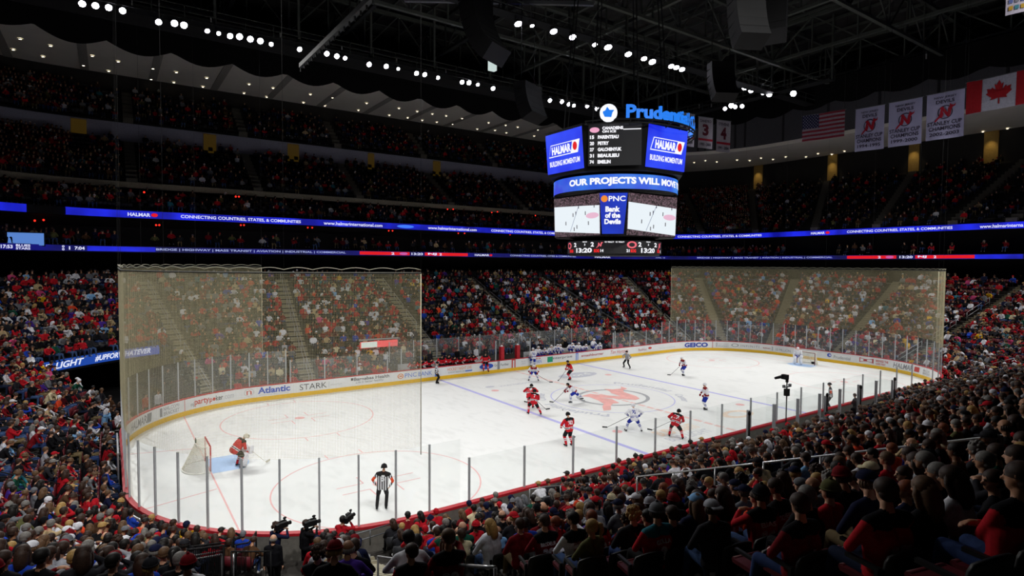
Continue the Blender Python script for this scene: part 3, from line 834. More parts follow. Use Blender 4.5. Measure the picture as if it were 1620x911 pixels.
END_R = [(21.2 + .84 * i, 14.85 + .41 * i) for i in range(20)]
def step_prof(rows, half):
    p = []
    for d, z in rows: p += [(d - half, z), (d + half, z)]
    return p
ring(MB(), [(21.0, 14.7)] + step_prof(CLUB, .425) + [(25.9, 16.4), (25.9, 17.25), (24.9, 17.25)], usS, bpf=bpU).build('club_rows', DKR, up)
ring(MB(), [(24.88, 17.25), (24.88, 17.8), (25.0, 17.85), (25.0, 17.3)], useq(1.5, 3.75, 1.6, 22), bpf=bpU).build('deck_fascia', CREAMF, up)
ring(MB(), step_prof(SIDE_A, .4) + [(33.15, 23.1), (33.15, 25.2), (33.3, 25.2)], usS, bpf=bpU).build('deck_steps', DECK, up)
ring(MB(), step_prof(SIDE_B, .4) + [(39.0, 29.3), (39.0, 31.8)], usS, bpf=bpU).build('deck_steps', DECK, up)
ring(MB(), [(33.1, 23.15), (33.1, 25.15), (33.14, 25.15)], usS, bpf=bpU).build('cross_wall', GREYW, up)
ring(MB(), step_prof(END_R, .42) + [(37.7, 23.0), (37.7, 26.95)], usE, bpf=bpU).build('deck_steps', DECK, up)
PD0 = Path(21.0, 1.5, -1.3, bpf=bpU)
END_A = [float(np.interp(PD0.find(px, 15.2), PD0.s, PD0.us)) for px in (1110, 1197, 1290, 1388, 1508, 1600)]
def uxU(x, d): a_ = 30.48 + KX * d; r = 17.5 + .5 * (d - 20); return 2 + ((a_ - r) - x) / (2 * (a_ - r))
SIDE_X = (-28.9, -17.2, -5.6, 7.0, 19.3)
DSTAIR = mat('deck_stair', '#5d5a52', .85)
for u in END_A:
    mb = MB()
    for d, z in END_R:
        (x, y), (nx, ny) = bpU(u, d); mb.box((x, y, z + .06), (.84, .95, .5), math.atan2(ny, nx))
    mb.build('aisle_stairs', DSTAIR, None, label='dim stair between the dark upper seats behind the banners', kind='structure')
for x in SIDE_X:
    mb = MB()
    for d, z in SIDE_A + SIDE_B: mb.box((x, 12.95 + d, z + .05), (.95, .8, .6))
    mb.build('aisle_stairs', DSTAIR, None, label='dim stair between the dark seats of the far upper deck', kind='structure')
# soffits
ceil_s = empty('ceiling_soffit', 'cream soffit band with small downlights under the roof edge', kind='structure')
ring(MB(), [(39.0, 31.8), (23.8, 31.8), (23.8, 32.4)], usS, bpf=bpU).build('soffit_panel', SOFF, ceil_s)
ring(MB(), [(37.7, 26.95), (21.5, 26.95), (21.5, 27.8), (21.7, 27.8)], usE, bpf=bpU).build('soffit_panel', SOFF, ceil_s)
mb = MB()
for i in range(14):   # ribs across the soffit
    x = -46 + 6.6 * i; mb.box((x, (36.9 + 51.8) / 2, 31.76), (.8, 14.9, .06))
mb.build('soffit_rib', mat('rib_grey', '#a5a29b', .8), ceil_s)
ring(MB(), [(21.4, 27.4), (21.4, 33.0)], usE, bpf=bpU).build('pleated_drape', PLEAT, ceil_s)
mb = MB()
for u in useq(-1.2, 1.4, 2.3, 22): (x, y), (nx, ny) = bpU(u, 21.3); mb.box((x, y, 30.0), (.12, .25, 5.0), math.atan2(ny, nx))
mb.build('drape_pleat', mat('pleat_dark', '#2c2c30', .9), ceil_s)
def scallop(us, d, zb_, zt, amp, per, name):
    vs = []; P_ = Path(d, us[0], us[-1], .35, bpf=bpU)
    for s_, p in zip(P_.s, P_.p):
        z = zb_ - amp * abs(math.sin(PI * s_ / per)); vs += [(p[0], p[1], z), (p[0], p[1], zt)]
    n = len(P_.s)
    MB().add(vs, [(2 * i, 2 * i + 2, 2 * i + 3, 2 * i + 1) for i in range(n - 1)]).build(name, DRAPE, ceil_s)
scallop(usS, 23.4, 30.75, 34.4, .85, 5.4, 'black_drape'); scallop(usE, 21.2, 31.6, 34.5, .7, 5.4, 'black_drape')
ring(MB(), [(23.2, 34.4), (23.2, 34.7), (26, 34.7)], usS, bpf=bpU).build('drape_track', mat('track_grey', '#2c2c2c', .6), ceil_s)
mb = MB()
for u in useq(1.6, 4.7, 4.3, 22): (x, y), _n = bpU(u, 23.0); mb.box((x, y, 34.75), (.12, .12, .75))
for u in useq(-1.2, 1.4, 4.3, 22): (x, y), _n = bpU(u, 21.0); mb.box((x, y, 34.2), (.12, .12, .6))
mb.build('rail_stub', mat('stub_white', '#b9b9b4', .6), ceil_s)
# downlights
DLM = emis('downlight_warm', '#fff0cf', 5.0, light=False)
def downlight(p, lab, grp, r=.13):
    o = MB().lathe([(r * 1.5, 0.0), (r * 1.5, -.05), (r, -.07)], n=12).build('downlight', BLK, None, label=lab, cat='downlight', group=grp, loc=p)
    MB().lathe([(.001, -.065), (r, -.065)], n=12).build('lens', DLM, o)
for q in [(32,61),(80,72),(146,88),(187,97),(242,108),(279,114),(327,123),(394,133),(432,139),(491,149),(526,154),(21,78),(68,89),(132,103),(172,112),(239,125),(275,130),(321,137),(386,147),(422,153),(480,162),(514,167),(580,163),(631,171),(660,176),(684,180),(706,183),(731,187),(773,194),(800,198),(819,201),(851,205),(567,174),(616,182),(645,186),(668,190),(691,193),(716,196),(755,204),(783,206),(801,210),(845,215)]:
    downlight(atz(q[0], q[1], 31.76), 'small warm downlight in the cream soffit over the far upper deck', 'downlights over the far upper deck')
for q in [(1098,257),(1116,254),(1134,256),(1166,253),(1186,254),(1204,250),(1223,252),(1243,248),(1275,248),(1294,243),(1316,244),(1336,239),(1415,232),(1470,224),(1521,217),(1555,208),(1577,208),(1594,203),(1617,203)]:
    downlight(atz(q[0], q[1], 26.9), 'small warm downlight in the cream soffit behind the banners', 'downlights in the soffit behind the banners')
# lit alcoves on the end concourse
GOLD = mat('alcove_gold', '#a98a4a', .8)
PE = Path(37.5, 1.5, -1.3, bpf=bpU)
for p0, p1 in ((1193, 1207), (1310, 1325), (1438, 1455), (1557, 1580)):
    s0, s1 = PE.find(p0, 25), PE.find(p1, 25)
    if s0 is None: print('alcove', p0); continue
    mb = MB(); f_ = PE.fn(0); n0 = f_((s0 + s1) / 2, 25); w2 = (s1 - s0) / 2
    th = math.atan2(*(f_(s1, 25) - f_(s0, 25)).yx)
    o = MB().box((n0.x, n0.y, 24.95), (2 * w2, .3, 3.95), th).build('wall_pier', GOLD, None, label='warm lit pier on the upper concourse wall', kind='structure')
    ln = bpU(0, 0)
    q = PE.at((s0 + s1) / 2, 26.5, 1.0)
    spot('pier_light', q, PE.at((s0 + s1) / 2, 23.0, .1), 110, 70, color=(1, .8, .45), size=.1)
PW = Path(33.0, 4.7, 1.6, bpf=bpU)
for p0, p1 in ((112, 137), (322, 342), (455, 473), (582, 592), (685, 697)):
    s0, s1 = PW.find(p0, 23.8), PW.find(p1, 23.8)
    if s0 is None: print('door', p0); continue
    mb = MB(); rect_on(mb, PW.fn(0), s0, s1, 22.8, 25.0, nx=2); o = mb.build('door_%d' % p0, emis('doorway_glow', '#6e5418', .16, light=False), None, label='dim golden doorway in the upper deck wall', kind='structure')  # light in the niche is put into a weak emission, no lamp there
# red suite lamps
REDE = emis('red_lamp', '#ff2a1c', 2.2, light=False)
for q in ((228,304),(373,311),(378,311),(55,349),(69,348),(247,356),(252,356),(381,356),(386,356),(487,360),(494,360),(708,331),(717,331),(778,336),(787,335),(847,341),(615,365),(621,365),(725,369),(735,369),(807,371)):
    p = aty(q[0], q[1], 12.95 + 22.0)
    MB().ell((0, 0, 0), (.085, .085, .085), 10, 6).build('red_lamp', REDE, None, label='tiny red lamp glowing in the dark far suites', cat='lamp', group='red lamps in the far suites', loc=p)

# ------------------------------------------------------------------ ribbon boards
NAVY = emis('ribbon_navy', '#05073a', .9, light=False, vary='#0a0a78'); RBLUE = emis('ribbon_blue', '#0a0f8c', 1.0, light=False, vary='#1c28e8')
RW = emis('ribbon_white', '#dfe2ff', 1.0, light=False); RDIM = emis('ribbon_text_dim', '#a9b4e8', .9, light=False); RRED = emis('ribbon_red', '#e8101c', .95, light=False); PINK = emis('ribbon_pink', '#d060b0', .9, light=False)
def ribbon(name, d, z0, z1, u0, u1, label, m):
    t = empty(name, label, 'display')
    ring(MB(), [(d, z0), (d, z1), (d + .25, z1), (d + .25, z0), (d, z0)], useq(u0, u1, .8, 22), bpf=bpU).build('display_panel', m, t)
    return t
RUd, RLd = 20.4, 18.8
RU = Path(RUd - .01, 4.75, -1.3, bpf=bpU); RL = Path(RLd - .01, 4.75, -1.3, bpf=bpU)
def usU(px, z, P_):
    s = P_.find(px, z); return float(np.interp(s, P_.s, P_.us))
uU0 = usU(104, 14.35, RU)
rbu = ribbon('upper_ribbon_board', RUd, 14.02, 14.68, uU0, -1.3, 'long blue upper ribbon display reading CONNECTING COUNTRIES round the stands', RBLUE)
rbc = ribbon('corner_ribbon_board', RUd, 14.02, 14.68, 4.7, usU(42, 14.35, RU), 'short blue ribbon display at the left edge beside the long one', RBLUE)
rbl = ribbon('lower_ribbon_board', RLd, 10.82, 11.32, 4.75, -1.3, 'long dark lower ribbon display with red score bars round the stands', NAVY)
def rt(P_, par, s, p0, p1, z0, z1, m=RW, **kw):
    a_, b__ = P_.find(p0, (z0 + z1) / 2), P_.find(p1, (z0 + z1) / 2)
    if a_ is None or b__ is None: print('ribbon?', s, p0, p1); return
    mb = MB(); text_on(mb, s, P_.fn(.01), a_, b__, z0, z1, **kw); mb.build('display_lettering', m, par)
def rr(P_, par, p0, p1, z0, z1, m, name='display_mark', kind='rect', off=.006):
    a_, b__ = P_.find(p0, (z0 + z1) / 2), P_.find(p1, (z0 + z1) / 2)
    if a_ is None or b__ is None: print('ribbon?', p0, p1); return
    mb = MB()
    if kind == 'rect': rect_on(mb, P_.fn(off), a_, b__, z0, z1, nx=12)
    else: disc_on(mb, P_.fn(off), (a_ + b__) / 2, (z0 + z1) / 2, (b__ - a_) / 2, (z1 - z0) / 2)
    mb.build(name, m, par)
CT = 'CONNECTING COUNTRIES, STATES, & COMMUNITIES'; WWW = 'www.halmarinternational.com'; BR = 'BRIDGE | HIGHWAY | MASS TRANSIT | AVIATION | INDUSTRIAL | COMMERCIAL'
k_ = dict(bold=.02)
for p0, p1 in ((202, 238), (1283, 1305)):
    rt(RU, rbu, 'HALMAR', p0, p1, 14.17, 14.5, bold=.03); w_ = (p1 - p0) * .3; rr(RU, rbu, p1 + 1, p1 + 1 + w_, 14.17, 14.52, RRED, kind='disc')
for p0, p1 in ((286, 476), (777, 896), (1072, 1205), (1340, 1507)): rt(RU, rbu, CT, p0, p1, 14.14, 14.5, **k_)
for p0, p1 in ((512, 605), (677, 754), (1550, 1619)): rt(RU, rbu, WWW if p1 < 1600 else 'www.halmarinterna', p0, p1, 14.15, 14.52, **k_)
rr(RU, rbu, 628, 655, 14.15, 14.55, emis('ribbon_glow', '#3f7bff', 1.0, light=False), kind='disc')
for p0, p1 in ((247, 547), (1103, 1317)): rt(RL, rbl, BR, p0, p1, 10.93, 11.2, RDIM, **k_)
for p0, p1 in ((569, 648), (672, 740), (1340, 1418), (1448, 1542)): rr(RL, rbl, p0, p1, 10.9, 11.26, RRED)
rr(RL, rbl, 1542, 1618, 10.85, 11.3, RBLUE); rr(RL, rbl, 138, 246, 10.86, 11.28, RBLUE)
for s_, p0, p1 in (('2', 619, 624), ('13:20', 651, 669), ('2', 695, 699), ('2', 1389, 1393.5), ('13:20', 1423, 1444), ('2', 1477, 1481.5), ('17:53', 1, 20), ('1', 109, 111), ('7:04', 118, 134)): rt(RL, rbl, s_, p0, p1, 10.93, 11.22, RW, bold=.03)
for p0 in (632, 1401): rr(RL, rbl, p0, p0 + 13, 10.93, 11.23, PINK, kind='disc', off=.01)
for p0 in (677, 1452): rt(RL, rbl, 'NJ', p0, p0 + 14, 10.93, 11.23, RW, bold=.04)
for s_, p0, p1, z0 in (('BLUES', 25, 48, 11.1), ('STARS', 25, 48, 10.86), ('0', 98, 102, 11.1), ('0', 98, 102, 10.86)): rt(RL, rbl, s_, p0, p1, z0, z0 + .19, RW, bold=.03)
rt(RL, rbl, 'HALMAR', 751, 774, 10.95, 11.2, RW, bold=.03); rr(RL, rbl, 774.5, 779, 10.95, 11.2, RRED, kind='disc')
rt(RL, rbl, 'CONNECTING COUNTRIES, CITIES & COMMUNITIES', 807, 911, 10.94, 11.2, RDIM, **k_); rt(RL, rbl, 'HALMAR', 941, 966, 10.94, 11.2, RW, bold=.03); rt(RL, rbl, 'APRIL 18', 1037, 1052, 10.98, 11.15, RDIM)
# small monitors at the left
o = MB().box((0, 0, 0), (2.3, .12, 1.0)).build('suite_monitor', emis('monitor_blue', '#5f8fe0', .8, light=False), None, label='small pale blue monitor above the lower ribbon at the left edge', cat='monitor', loc=aty(41, 378, 30.2)); MB().box((0, .08, 0), (2.45, .1, 1.15)).build('bezel', BLK, o)
o = MB().box((0, 0, 0), (3.4, .1, .55)).build('window_sign', emis('sign_small', '#ff5a60', .8, light=False), None, label='small lit white and red sign among far seats', cat='sign', loc=aty(600, 544, 16.8) + Vector((0, 0, 0))); MB().box((0, .08, 0.42), (3.6, .1, .12)).build('frame', ALU, o)
mb = MB(); rect_on(mb, plane_fn(aty(600, 544, 16.8), (1, 0, 0), (0, 0, 1)), -1.65, -.2, -.24, .24)
o2 = mb.build('sign_face', emis('sign_small_white', '#dfeee6', .8, light=False), o); o2.matrix_parent_inverse = Matrix.Translation(-o.location); o2.location = (0, -.06, 0)

# ================================================================== roof
ROOFM = mat('roof_deck', '#343433', .8, .1, var=.35, scale=.8)
mb = MB(); rect_on(mb, lambda x, y: Vector((x, y, 39.5)), -75, 95, -70, 70, nx=4, ny=4); mb.build('ceiling', ROOFM, None, label='dark metal roof deck high over the arena', kind='structure')
BEAM = mat('beam_paint', '#50544f', .7, var=.12); BEAMD = mat('beam_dark', '#232525', .7)
def truss(p0, p1, zt, zbm, label, m=BEAM, pan=4.0, w_=.38):
    p0 = Vector(p0); p1 = Vector(p1); L = (p1 - p0).length; n = max(2, int(L / pan)); mb = MB()
    mb.bar(p0 + Vector((0, 0, zbm)), p1 + Vector((0, 0, zbm)), w_, .3); t = mb.build('roof_truss', m, None, label=label, cat='truss', group=None)
    MB().bar(p0 + Vector((0, 0, zt)), p1 + Vector((0, 0, zt)), w_).build('top_chord', m, t)
    mb = MB()
    for i in range(n + 1):
        a_ = p0.lerp(p1, i / n); mb.bar(a_ + Vector((0, 0, zbm)), a_ + Vector((0, 0, zt)), .16)
        if i < n:
            b__ = p0.lerp(p1, (i + 1) / n)
            mb.bar(a_ + Vector((0, 0, zbm if i % 2 else zt)), b__ + Vector((0, 0, zt if i % 2 else zbm)), .14)
    mb.build('web_lattice', m, t)
    return t
yA, yB = atz(1323, 0, 34).y, atz(1087, 52, 34).y
words_ = ['first', 'second', 'third', 'fourth', 'fifth', 'sixth', 'seventh', 'eighth', 'ninth', 'tenth', 'eleventh', 'twelfth', 'thirteenth', 'fourteenth', 'fifteenth', 'sixteenth', 'seventeenth', 'eighteenth', 'nineteenth', 'twentieth', 'twenty-first', 'twenty-second', 'twenty-third', 'twenty-fourth', 'twenty-fifth']
ys = sorted([yA, yB, yA - 9, yB + 12, yB + 24])
for i, y in enumerate(ys): truss((-60, y, 0), (75, y, 0), 38.6, 34.0, 'long green grey roof truss running lengthwise, %s counted from the near side' % words_[i])
xA = atz(1080, 97, 34).x
for i in range(8):
    x = xA - 11.5 * 5 + 11.5 * i
    truss((x, -45, 0), (x, 56, 0), 38.9, 35.0, 'dark roof truss running crosswise, %s counted from the camera end' % words_[i], BEAM if i > 3 else BEAMD, 5)
mb = MB()
for i in range(36):
    x = -60 + 4 * i; mb.bar((x, -60, 39.1), (x, 60, 39.1), .14, .3)
for i in range(30):
    y = -58 + 4 * i; mb.bar((-70, y, 39.3), (90, y, 39.3), .1, .1)
mb.build('ceiling_purlin', BEAM, None, label='thin roof purlins under the metal deck', kind='structure')
# catwalks
def catwalk(p0, p1, label):
    p0 = Vector(p0); p1 = Vector(p1); d = (p1 - p0).normalized(); n = Vector((-d.y, d.x, 0)); L = (p1 - p0).length
    t = MB().bar(p0, p1, 1.3, .1).build('catwalk', BEAMD, None, label=label, cat='catwalk')
    mb = MB()
    for s in (-.65, .65):
        for h in (.55, 1.1): mb.bar(p0 + n * s + Vector((0, 0, h)), p1 + n * s + Vector((0, 0, h)), .05)
        for i in range(int(L / 2.5) + 1):
            a_ = p0 + d * 2.5 * i + n * s; mb.bar(a_, a_ + Vector((0, 0, 1.1)), .05)
    mb.build('guard_rail', BEAM, t)
    mb = MB()
    for i in range(int(L / 7.5) + 1):
        a_ = p0 + d * 7.5 * i; mb.bar(a_, a_ + Vector((0, 0, 7.5)), .22)
    mb.build('hanger', BEAM, t)
    return t
catwalk((-45, 29.2, 31.6), (48, 29.2, 31.6), 'long dark catwalk carrying the far row of floodlights'); catwalk((-10, 11.3, 31.6), (48, 11.3, 31.6), 'dark catwalk carrying the middle row of floodlights'); catwalk((38.5, 4, 31.6), (38.5, 29, 31.6), 'short cross catwalk with few floodlights behind the scoreboard')
MB().box((0, 0, 0), (95, .2, 1.6)).build('bulkhead_panel', mat('bulkhead', '#2e2e30', .8), None, label='long dark bulkhead panel behind the far floodlights', cat='panel', loc=(2, 30.6, 31.6))
# floodlights
LENS = emis('flood_lens', '#f4f2ff', 26.0, light=False)
hs = MB(); hs.lathe([(.30, 0), (.33, .02), (.30, .12), (.17, .38), (.09, .5), (.001, .5)], n=16)
HM = hs.mesh('housing', mat('lamp_housing', '#6d6f72', .4, .5)); LM = MB().lathe([(.001, -.02), (.2, -.01), (.31, .015)], n=16).mesh('lens', LENS)
YK = MB(); YK.bar((-.36, 0, .1), (-.36, 0, .75), .04); YK.bar((.36, 0, .1), (.36, 0, .75), .04); YK.bar((-.38, 0, .75), (.38, 0, .75), .04); YKM = YK.mesh('yoke', BEAMD)
def flood(p, tgt, lab, grp, sc=1.0):
    t = empty('floodlight', lab, 'floodlight', grp, loc=p); q = (Vector(tgt) - p).to_track_quat('-Z', 'Y')
    h = link('housing', HM, t); h.rotation_euler = q.to_euler(); l = link('lens', LM, t); l.rotation_euler = q.to_euler(); link('yoke', YKM, t)
    for o_ in (h, l): o_.scale = (sc, sc, sc)
for px, py, sc in [(130,6,1),(151,9,1),(172,12,1),(194,17,1),(251,35,1),(276,37,1.1),(291,40,1.1),(328,49,.8),(346,53,.7),(364,57,1),(379,58,1.1),(396,62,1.1),(412,65,1.1),(429,70,.8),(474,78,.9),(517,85,1),(533,89,1),(546,92,.8),(584,102,1),(611,105,1),(630,109,.7),(659,116,1),(672,118,1),(693,123,.8),(731,130,1),(742,131,1.1),(756,134,.8),(780,140,1),(848,155,.7),(870,159,1),(889,161,1),(900,165,1),(908,167,.9),(929,168,1),(944,172,1),(953,174,1),(962,175,.8)]:
    p = aty(px, py, 28.9)
    flood(p, (p.x * .6, -12, 0), 'bright white floodlight in the long far row under the roof', 'floodlights in the long far row', sc * .85)
for px, py, sc in [(820,38,1.1),(842,41,.6),(876,50,1.1),(906,59,1.1),(941,71,.8),(962,75,1.2),(994,86,1.1),(1019,93,1),(1032,98,1.2),(1062,105,1),(1070,107,1),(1079,110,1)]:
    p = aty(px, py, 10.9)
    flood(p, (p.x * .6, -3, 0), 'bright white floodlight in the middle row above the scoreboard', 'floodlights in the middle row', sc)
for px, py, sc in [(1178,138,1.2),(1188,143,1),(1209,146,1.3),(1217,149,1.1),(1255,148,1.1),(1147,172,.8),(1157,167,1.1),(1163,169,.8),(1174,168,.8)]:
    p = atx(px, py, 38.0)
    flood(p, (-25, -20, 0), 'bright floodlight in the cluster past the scoreboard near the flags', 'floodlights past the scoreboard', sc)
# speaker clusters
def speakers(p, face, n, w_, h_, dpt, label, curve=7):
    t = empty('speaker_cluster', label, 'speaker', loc=p, rz=face)
    z = 0; y = 0; a_ = 0
    for i in range(n):
        m_ = Matrix.Rotation(math.radians(-a_), 3, 'X'); o = MB().box((0, 0, 0), (w_, dpt, h_ * .93), mtx=m_)
        o.box((0, dpt * .52, 0), (w_ * .9, .03, h_ * .8), mtx=m_)
        o.build('speaker_cabinet', mat('speaker_black', '#141416', .7), t, loc=(0, y, z)); a_ += curve; z -= h_ * math.cos(math.radians(a_)); y -= h_ * math.sin(math.radians(a_)) * .8
    mb = MB(); mb.bar((-w_ * .4, 0, h_ * .5), (-w_ * .4, 0, 8), .05); mb.bar((w_ * .4, 0, h_ * .5), (w_ * .4, 0, 8), .05); mb.build('hanging_cable', BEAMD, t)
    return t
speakers(atd(752, 2, 33), .4, 8, 1.9, .52, 1.0, 'tall curved black speaker cluster hanging in front of dark roof'); speakers(atd(835, 140, 52), .4, 5, 2.8, .65, 1.2, 'black speaker cluster beside the far row of floodlights'); speakers(atd(1180, -5, 31), -.5, 5, 1.6, .62, 1.1, 'large black speaker cluster under the roof beside its twin'); speakers(atd(1222, -8, 33), -1.1, 5, 1.6, .62, 1.1, 'black speaker cluster at the far side of its twin')
speakers(atd(1140, 105, 60), -.5, 6, 2.4, .7, 1.2, 'dim black speaker cluster above the retired number banners')
o = MB().box((0, 0, 0), (.5, .35, 1.0)).build('work_light', emis('work_light', '#cfe0dc', .9, light=False), None, label='small pale box light hanging beside tall speaker cluster', cat='lamp', loc=atd(779, 100, 40)); MB().cyl((0, 0, .5), (0, 0, 6), .03).build('hanging_rod', BEAMD, o)
t = empty('lighting_bar', 'slanted truss bar of small fixtures hanging before the far floodlights', 'truss', loc=(0, 0, 0)); a_, b__ = atd(476, 104, 40), atd(590, -6, 30)
mb = MB(); mb.bar(a_, b__, .25, .3); mb.build('beam', mat('bar_grey', '#3a3c3c', .6), t)
mb = MB()
for i in range(16): p = a_.lerp(b__, i / 15); mb.bar(p, p - Vector((0, 0, .4)), .08)
mb.build('fixture_row', BEAMD, t)
# tie beam lit at the top
truss(tuple(atz(640, 0, 33).xy) + (0,), tuple((atz(640, 0, 33) + Vector((14, -9, 0))).xy) + (0,), 36, 33, 'short slanted lit strut near the tall speaker cluster', ALU, 4, .3)

# ================================================================== scoreboard
CX, CY = 0.0, 0.0
SBK = mat('scoreboard_black', '#08080a', .6)
sb = empty('scoreboard', 'huge hanging centre scoreboard with blue screens and rink video panels', 'scoreboard')
BX = math.radians(225.4)          # direction from the board to the near corner
SCB = emis('screen_blue', '#1018e0', .95, light=False, vary='#2f4dff'); SCD = emis('screen_charcoal', '#1a1a1d', .9, light=False); SCW = emis('screen_white', '#f2f2f8', 1.1, light=False)
def octa(a, h, z0, z1, tilt=0.0):
    """square of half width a with cut corners; returns plan points at bottom and top"""
    P_ = []
    for sx, sy in ((1, 1), (-1, 1), (-1, -1), (1, -1)):
        q = [(sx * a, sy * h), (sx * h, sy * a)]
        if sx * sy < 0: q = q[::-1]
        P_ += q
    return P_
def body(a, h, z0, z1, sc0=1.0):
    P_ = octa(a, h, z0, z1); n = len(P_); vs = [(x * sc0, y * sc0, z0) for x, y in P_] + [(x, y, z1) for x, y in P_]
    return MB().add(vs, [(i, (i + 1) % n, n + (i + 1) % n, n + i) for i in range(n)] + [tuple(range(n))[::-1], tuple(range(n, 2 * n))])
body(5.0, 1.95, 16.15, 19.3, .94).build('upper_cabinet', SBK, sb); body(3.75, 2.5, 11.9, 14.9, .97).build('lower_cabinet', SBK, sb)
MB().lathe([(.01, 14.85), (4.3, 14.85), (4.3, 16.2), (.01, 16.2)], n=64).build('ring_cabinet', SBK, sb); MB().lathe([(.01, 10.6), (3.3, 10.6), (3.3, 11.7), (2.6, 12.0)], n=48).build('score_cabinet', SBK, sb)
mb = MB()
for a_ in range(8):
    t_ = a_ * PI / 4 + .4; mb.bar((4 * math.cos(t_), 4 * math.sin(t_), 19.2), (2.5 * math.cos(t_), 2.5 * math.sin(t_), 38.8), .06)
mb.build('hanging_cable', BEAMD, sb)
def face_fn(side, a, z0, z1, shrink, off=.03):
    """side -x or -y face; x runs to the viewer's right"""
    def f(x, y):
        t_ = (y - z0) / (z1 - z0); aa = a * (shrink + (1 - shrink) * t_) + off
        return Vector((-aa, -x, y)) if side == 'x' else Vector((x, -aa, y))
    return f
def sbp(name, m, fnc, par=None):
    mb = MB(); fnc(mb); return mb.build(name, m, par or sb)
for side in 'xy':
    F = face_fn(side, 5.0, 16.15, 19.3, .94); c = 0.0
    # x to the right: for the -x face right is -y, so x = -y
    scr = sbp('upper_screen', SCB, lambda mb: rect_on(mb, F, -1.95, 1.95, 16.38, 19.12))
    ff = lambda o: (lambda g: (lambda x, y: g(x, y - .5)))(face_fn(side, 5.0, 16.15, 19.3, .94, o)); F2 = ff(.06); F3 = ff(.08); F4 = ff(.1)
    sbp('screen_mark', SCW, lambda mb: mb.add([F2(-1.65, 18.0), F2(1.45, 18.0), F2(1.7, 18.85), F2(-1.4, 18.85)], [(0, 1, 2, 3)]), scr)
    sbp('screen_mark', SCB, lambda mb: mb.add([F3(-1.6, 18.06), F3(.75, 18.06), F3(.95, 18.79), F3(-1.36, 18.79)], [(0, 1, 2, 3)]), scr)
    sbp('screen_mark', RRED, lambda mb: disc_on(mb, F3, 1.2, 18.45, .22, .28), scr)
    sbp('screen_lettering', SCW, lambda mb: text_on(mb, 'HALMAR', F4, -1.25, .8, 18.14, 18.7, bold=.05), scr)
    sbp('screen_lettering', SCW, lambda mb: text_on(mb, 'BUILDING MOMENTUM', F2, -1.6, 1.6, 17.35, 17.72, bold=.03), scr)
def ringfn(r, a0, off=0.0): return lambda x, y: Vector(((r + off) * math.cos(a0 + x / r), (r + off) * math.sin(a0 + x / r), y))
# corner stat panel
def corner_fn(dist, off=0.0):
    n = Vector((math.cos(BX), math.sin(BX), 0)); r_ = Vector((-n.y, n.x, 0)); return lambda x, y: n * (dist + off) + r_ * x + Vector((0, 0, y))
G_ = corner_fn(4.95); G2_ = corner_fn(4.97); G = lambda x, y: G_(x + .35, 16.46 + (y - 16.75) * .877); G2 = lambda x, y: G2_(x + .35, 16.46 + (y - 16.75) * .877)
st = sbp('statistics_panel', SCD, lambda mb: rect_on(mb, G, -2.1, 1.35, 16.75, 19.85))
MB().bar(tuple(corner_fn(4.6)(-1.75, 17.8)), tuple(corner_fn(4.6)(1.7, 17.8)), .1, 2.9).build('panel_back', SBK, sb)
for i, (nmb, nme, w2) in enumerate((('15', 'PARENTEAU', 1.35), ('20', 'PETRY', .72), ('27', 'GALCHENYUK', 1.55), ('31', 'BEAULIEU', 1.4), ('74', 'EMELIN', .85))):
    z = 18.75 - .46 * i
    sbp('screen_lettering', SCW, lambda mb: (text_on(mb, nmb, G2, -2.0, -1.72, z, z + .27, bold=.05), text_on(mb, nme, G2, -1.48, -1.48 + w2, z, z + .27, bold=.06)), st)
sbp('screen_lettering', SCW, lambda mb: (text_on(mb, 'CANADIENS', G2, -1.2, .15, 19.42, 19.66, bold=.06), text_on(mb, 'ON ICE', G2, -1.2, -.3, 19.2, 19.38, bold=.05), rect_on(mb, G2, .15, 1.3, 19.38, 19.45)), st)
sbp('screen_mark', emis('screen_pink', '#f0a8c8', 1, light=False), lambda mb: disc_on(mb, G2, -1.7, 19.42, .32, .2), st)
# ring band
rb = sbp('ring_display', emis('ring_blue', '#2a3fd8', 1.0, light=False, vary='#3f86e8'), lambda mb: rect_on(mb, ringfn(4.5, BX), -7.0, 7.0, 15.0, 15.98, nx=40))
mb = MB(); mb.lathe([(4.35, 14.92), (4.48, 14.92), (4.48, 16.05), (4.35, 16.05)], n=64); mb.build('ring_frame', SBK, sb)
sbp('screen_lettering', SCW, lambda mb: text_on(mb, 'OUR PROJECTS WILL MOVE YOU', ringfn(4.5, BX, .02), -3.4, 7.0, 15.2, 15.78, bold=.05), rb)
# video panels
def video_material():
    m = bpy.data.materials.new('video_picture'); m.use_nodes = True; nt = m.node_tree; b = nt.nodes['Principled BSDF']; b.inputs['Base Color'].default_value = (.01, .01, .01, 1)
    tc = nt.nodes.new('ShaderNodeTexCoord'); vo = nt.nodes.new('ShaderNodeTexVoronoi'); vo.inputs['Scale'].default_value = 13
    hs_ = nt.nodes.new('ShaderNodeValToRGB'); nt.links.new(tc.outputs['Object'], vo.inputs['Vector']); sp = nt.nodes.new('ShaderNodeSeparateColor'); nt.links.new(vo.outputs['Color'], sp.inputs[0]); nt.links.new(sp.outputs[0], hs_.inputs[0])
    e = hs_.color_ramp.elements; e[0].color = (.02, .015, .015, 1); e[1].color = (.20, .12, .15, 1); e[0].position = .2
    nt.links.new(hs_.outputs[0], b.inputs['Emission Color']); b.inputs['Emission Strength'].default_value = .9; m.cycles.emission_sampling = 'NONE'; return m
VID = video_material(); VIC = emis('video_ice', '#e9f2f8', 1.0, light=False); VB = emis('video_blue', '#8f9ab8', .8, light=False); VP = emis('video_pink', '#e8b8d0', 1, light=False); VD = emis('video_dark', '#3a2a38', .8, light=False)
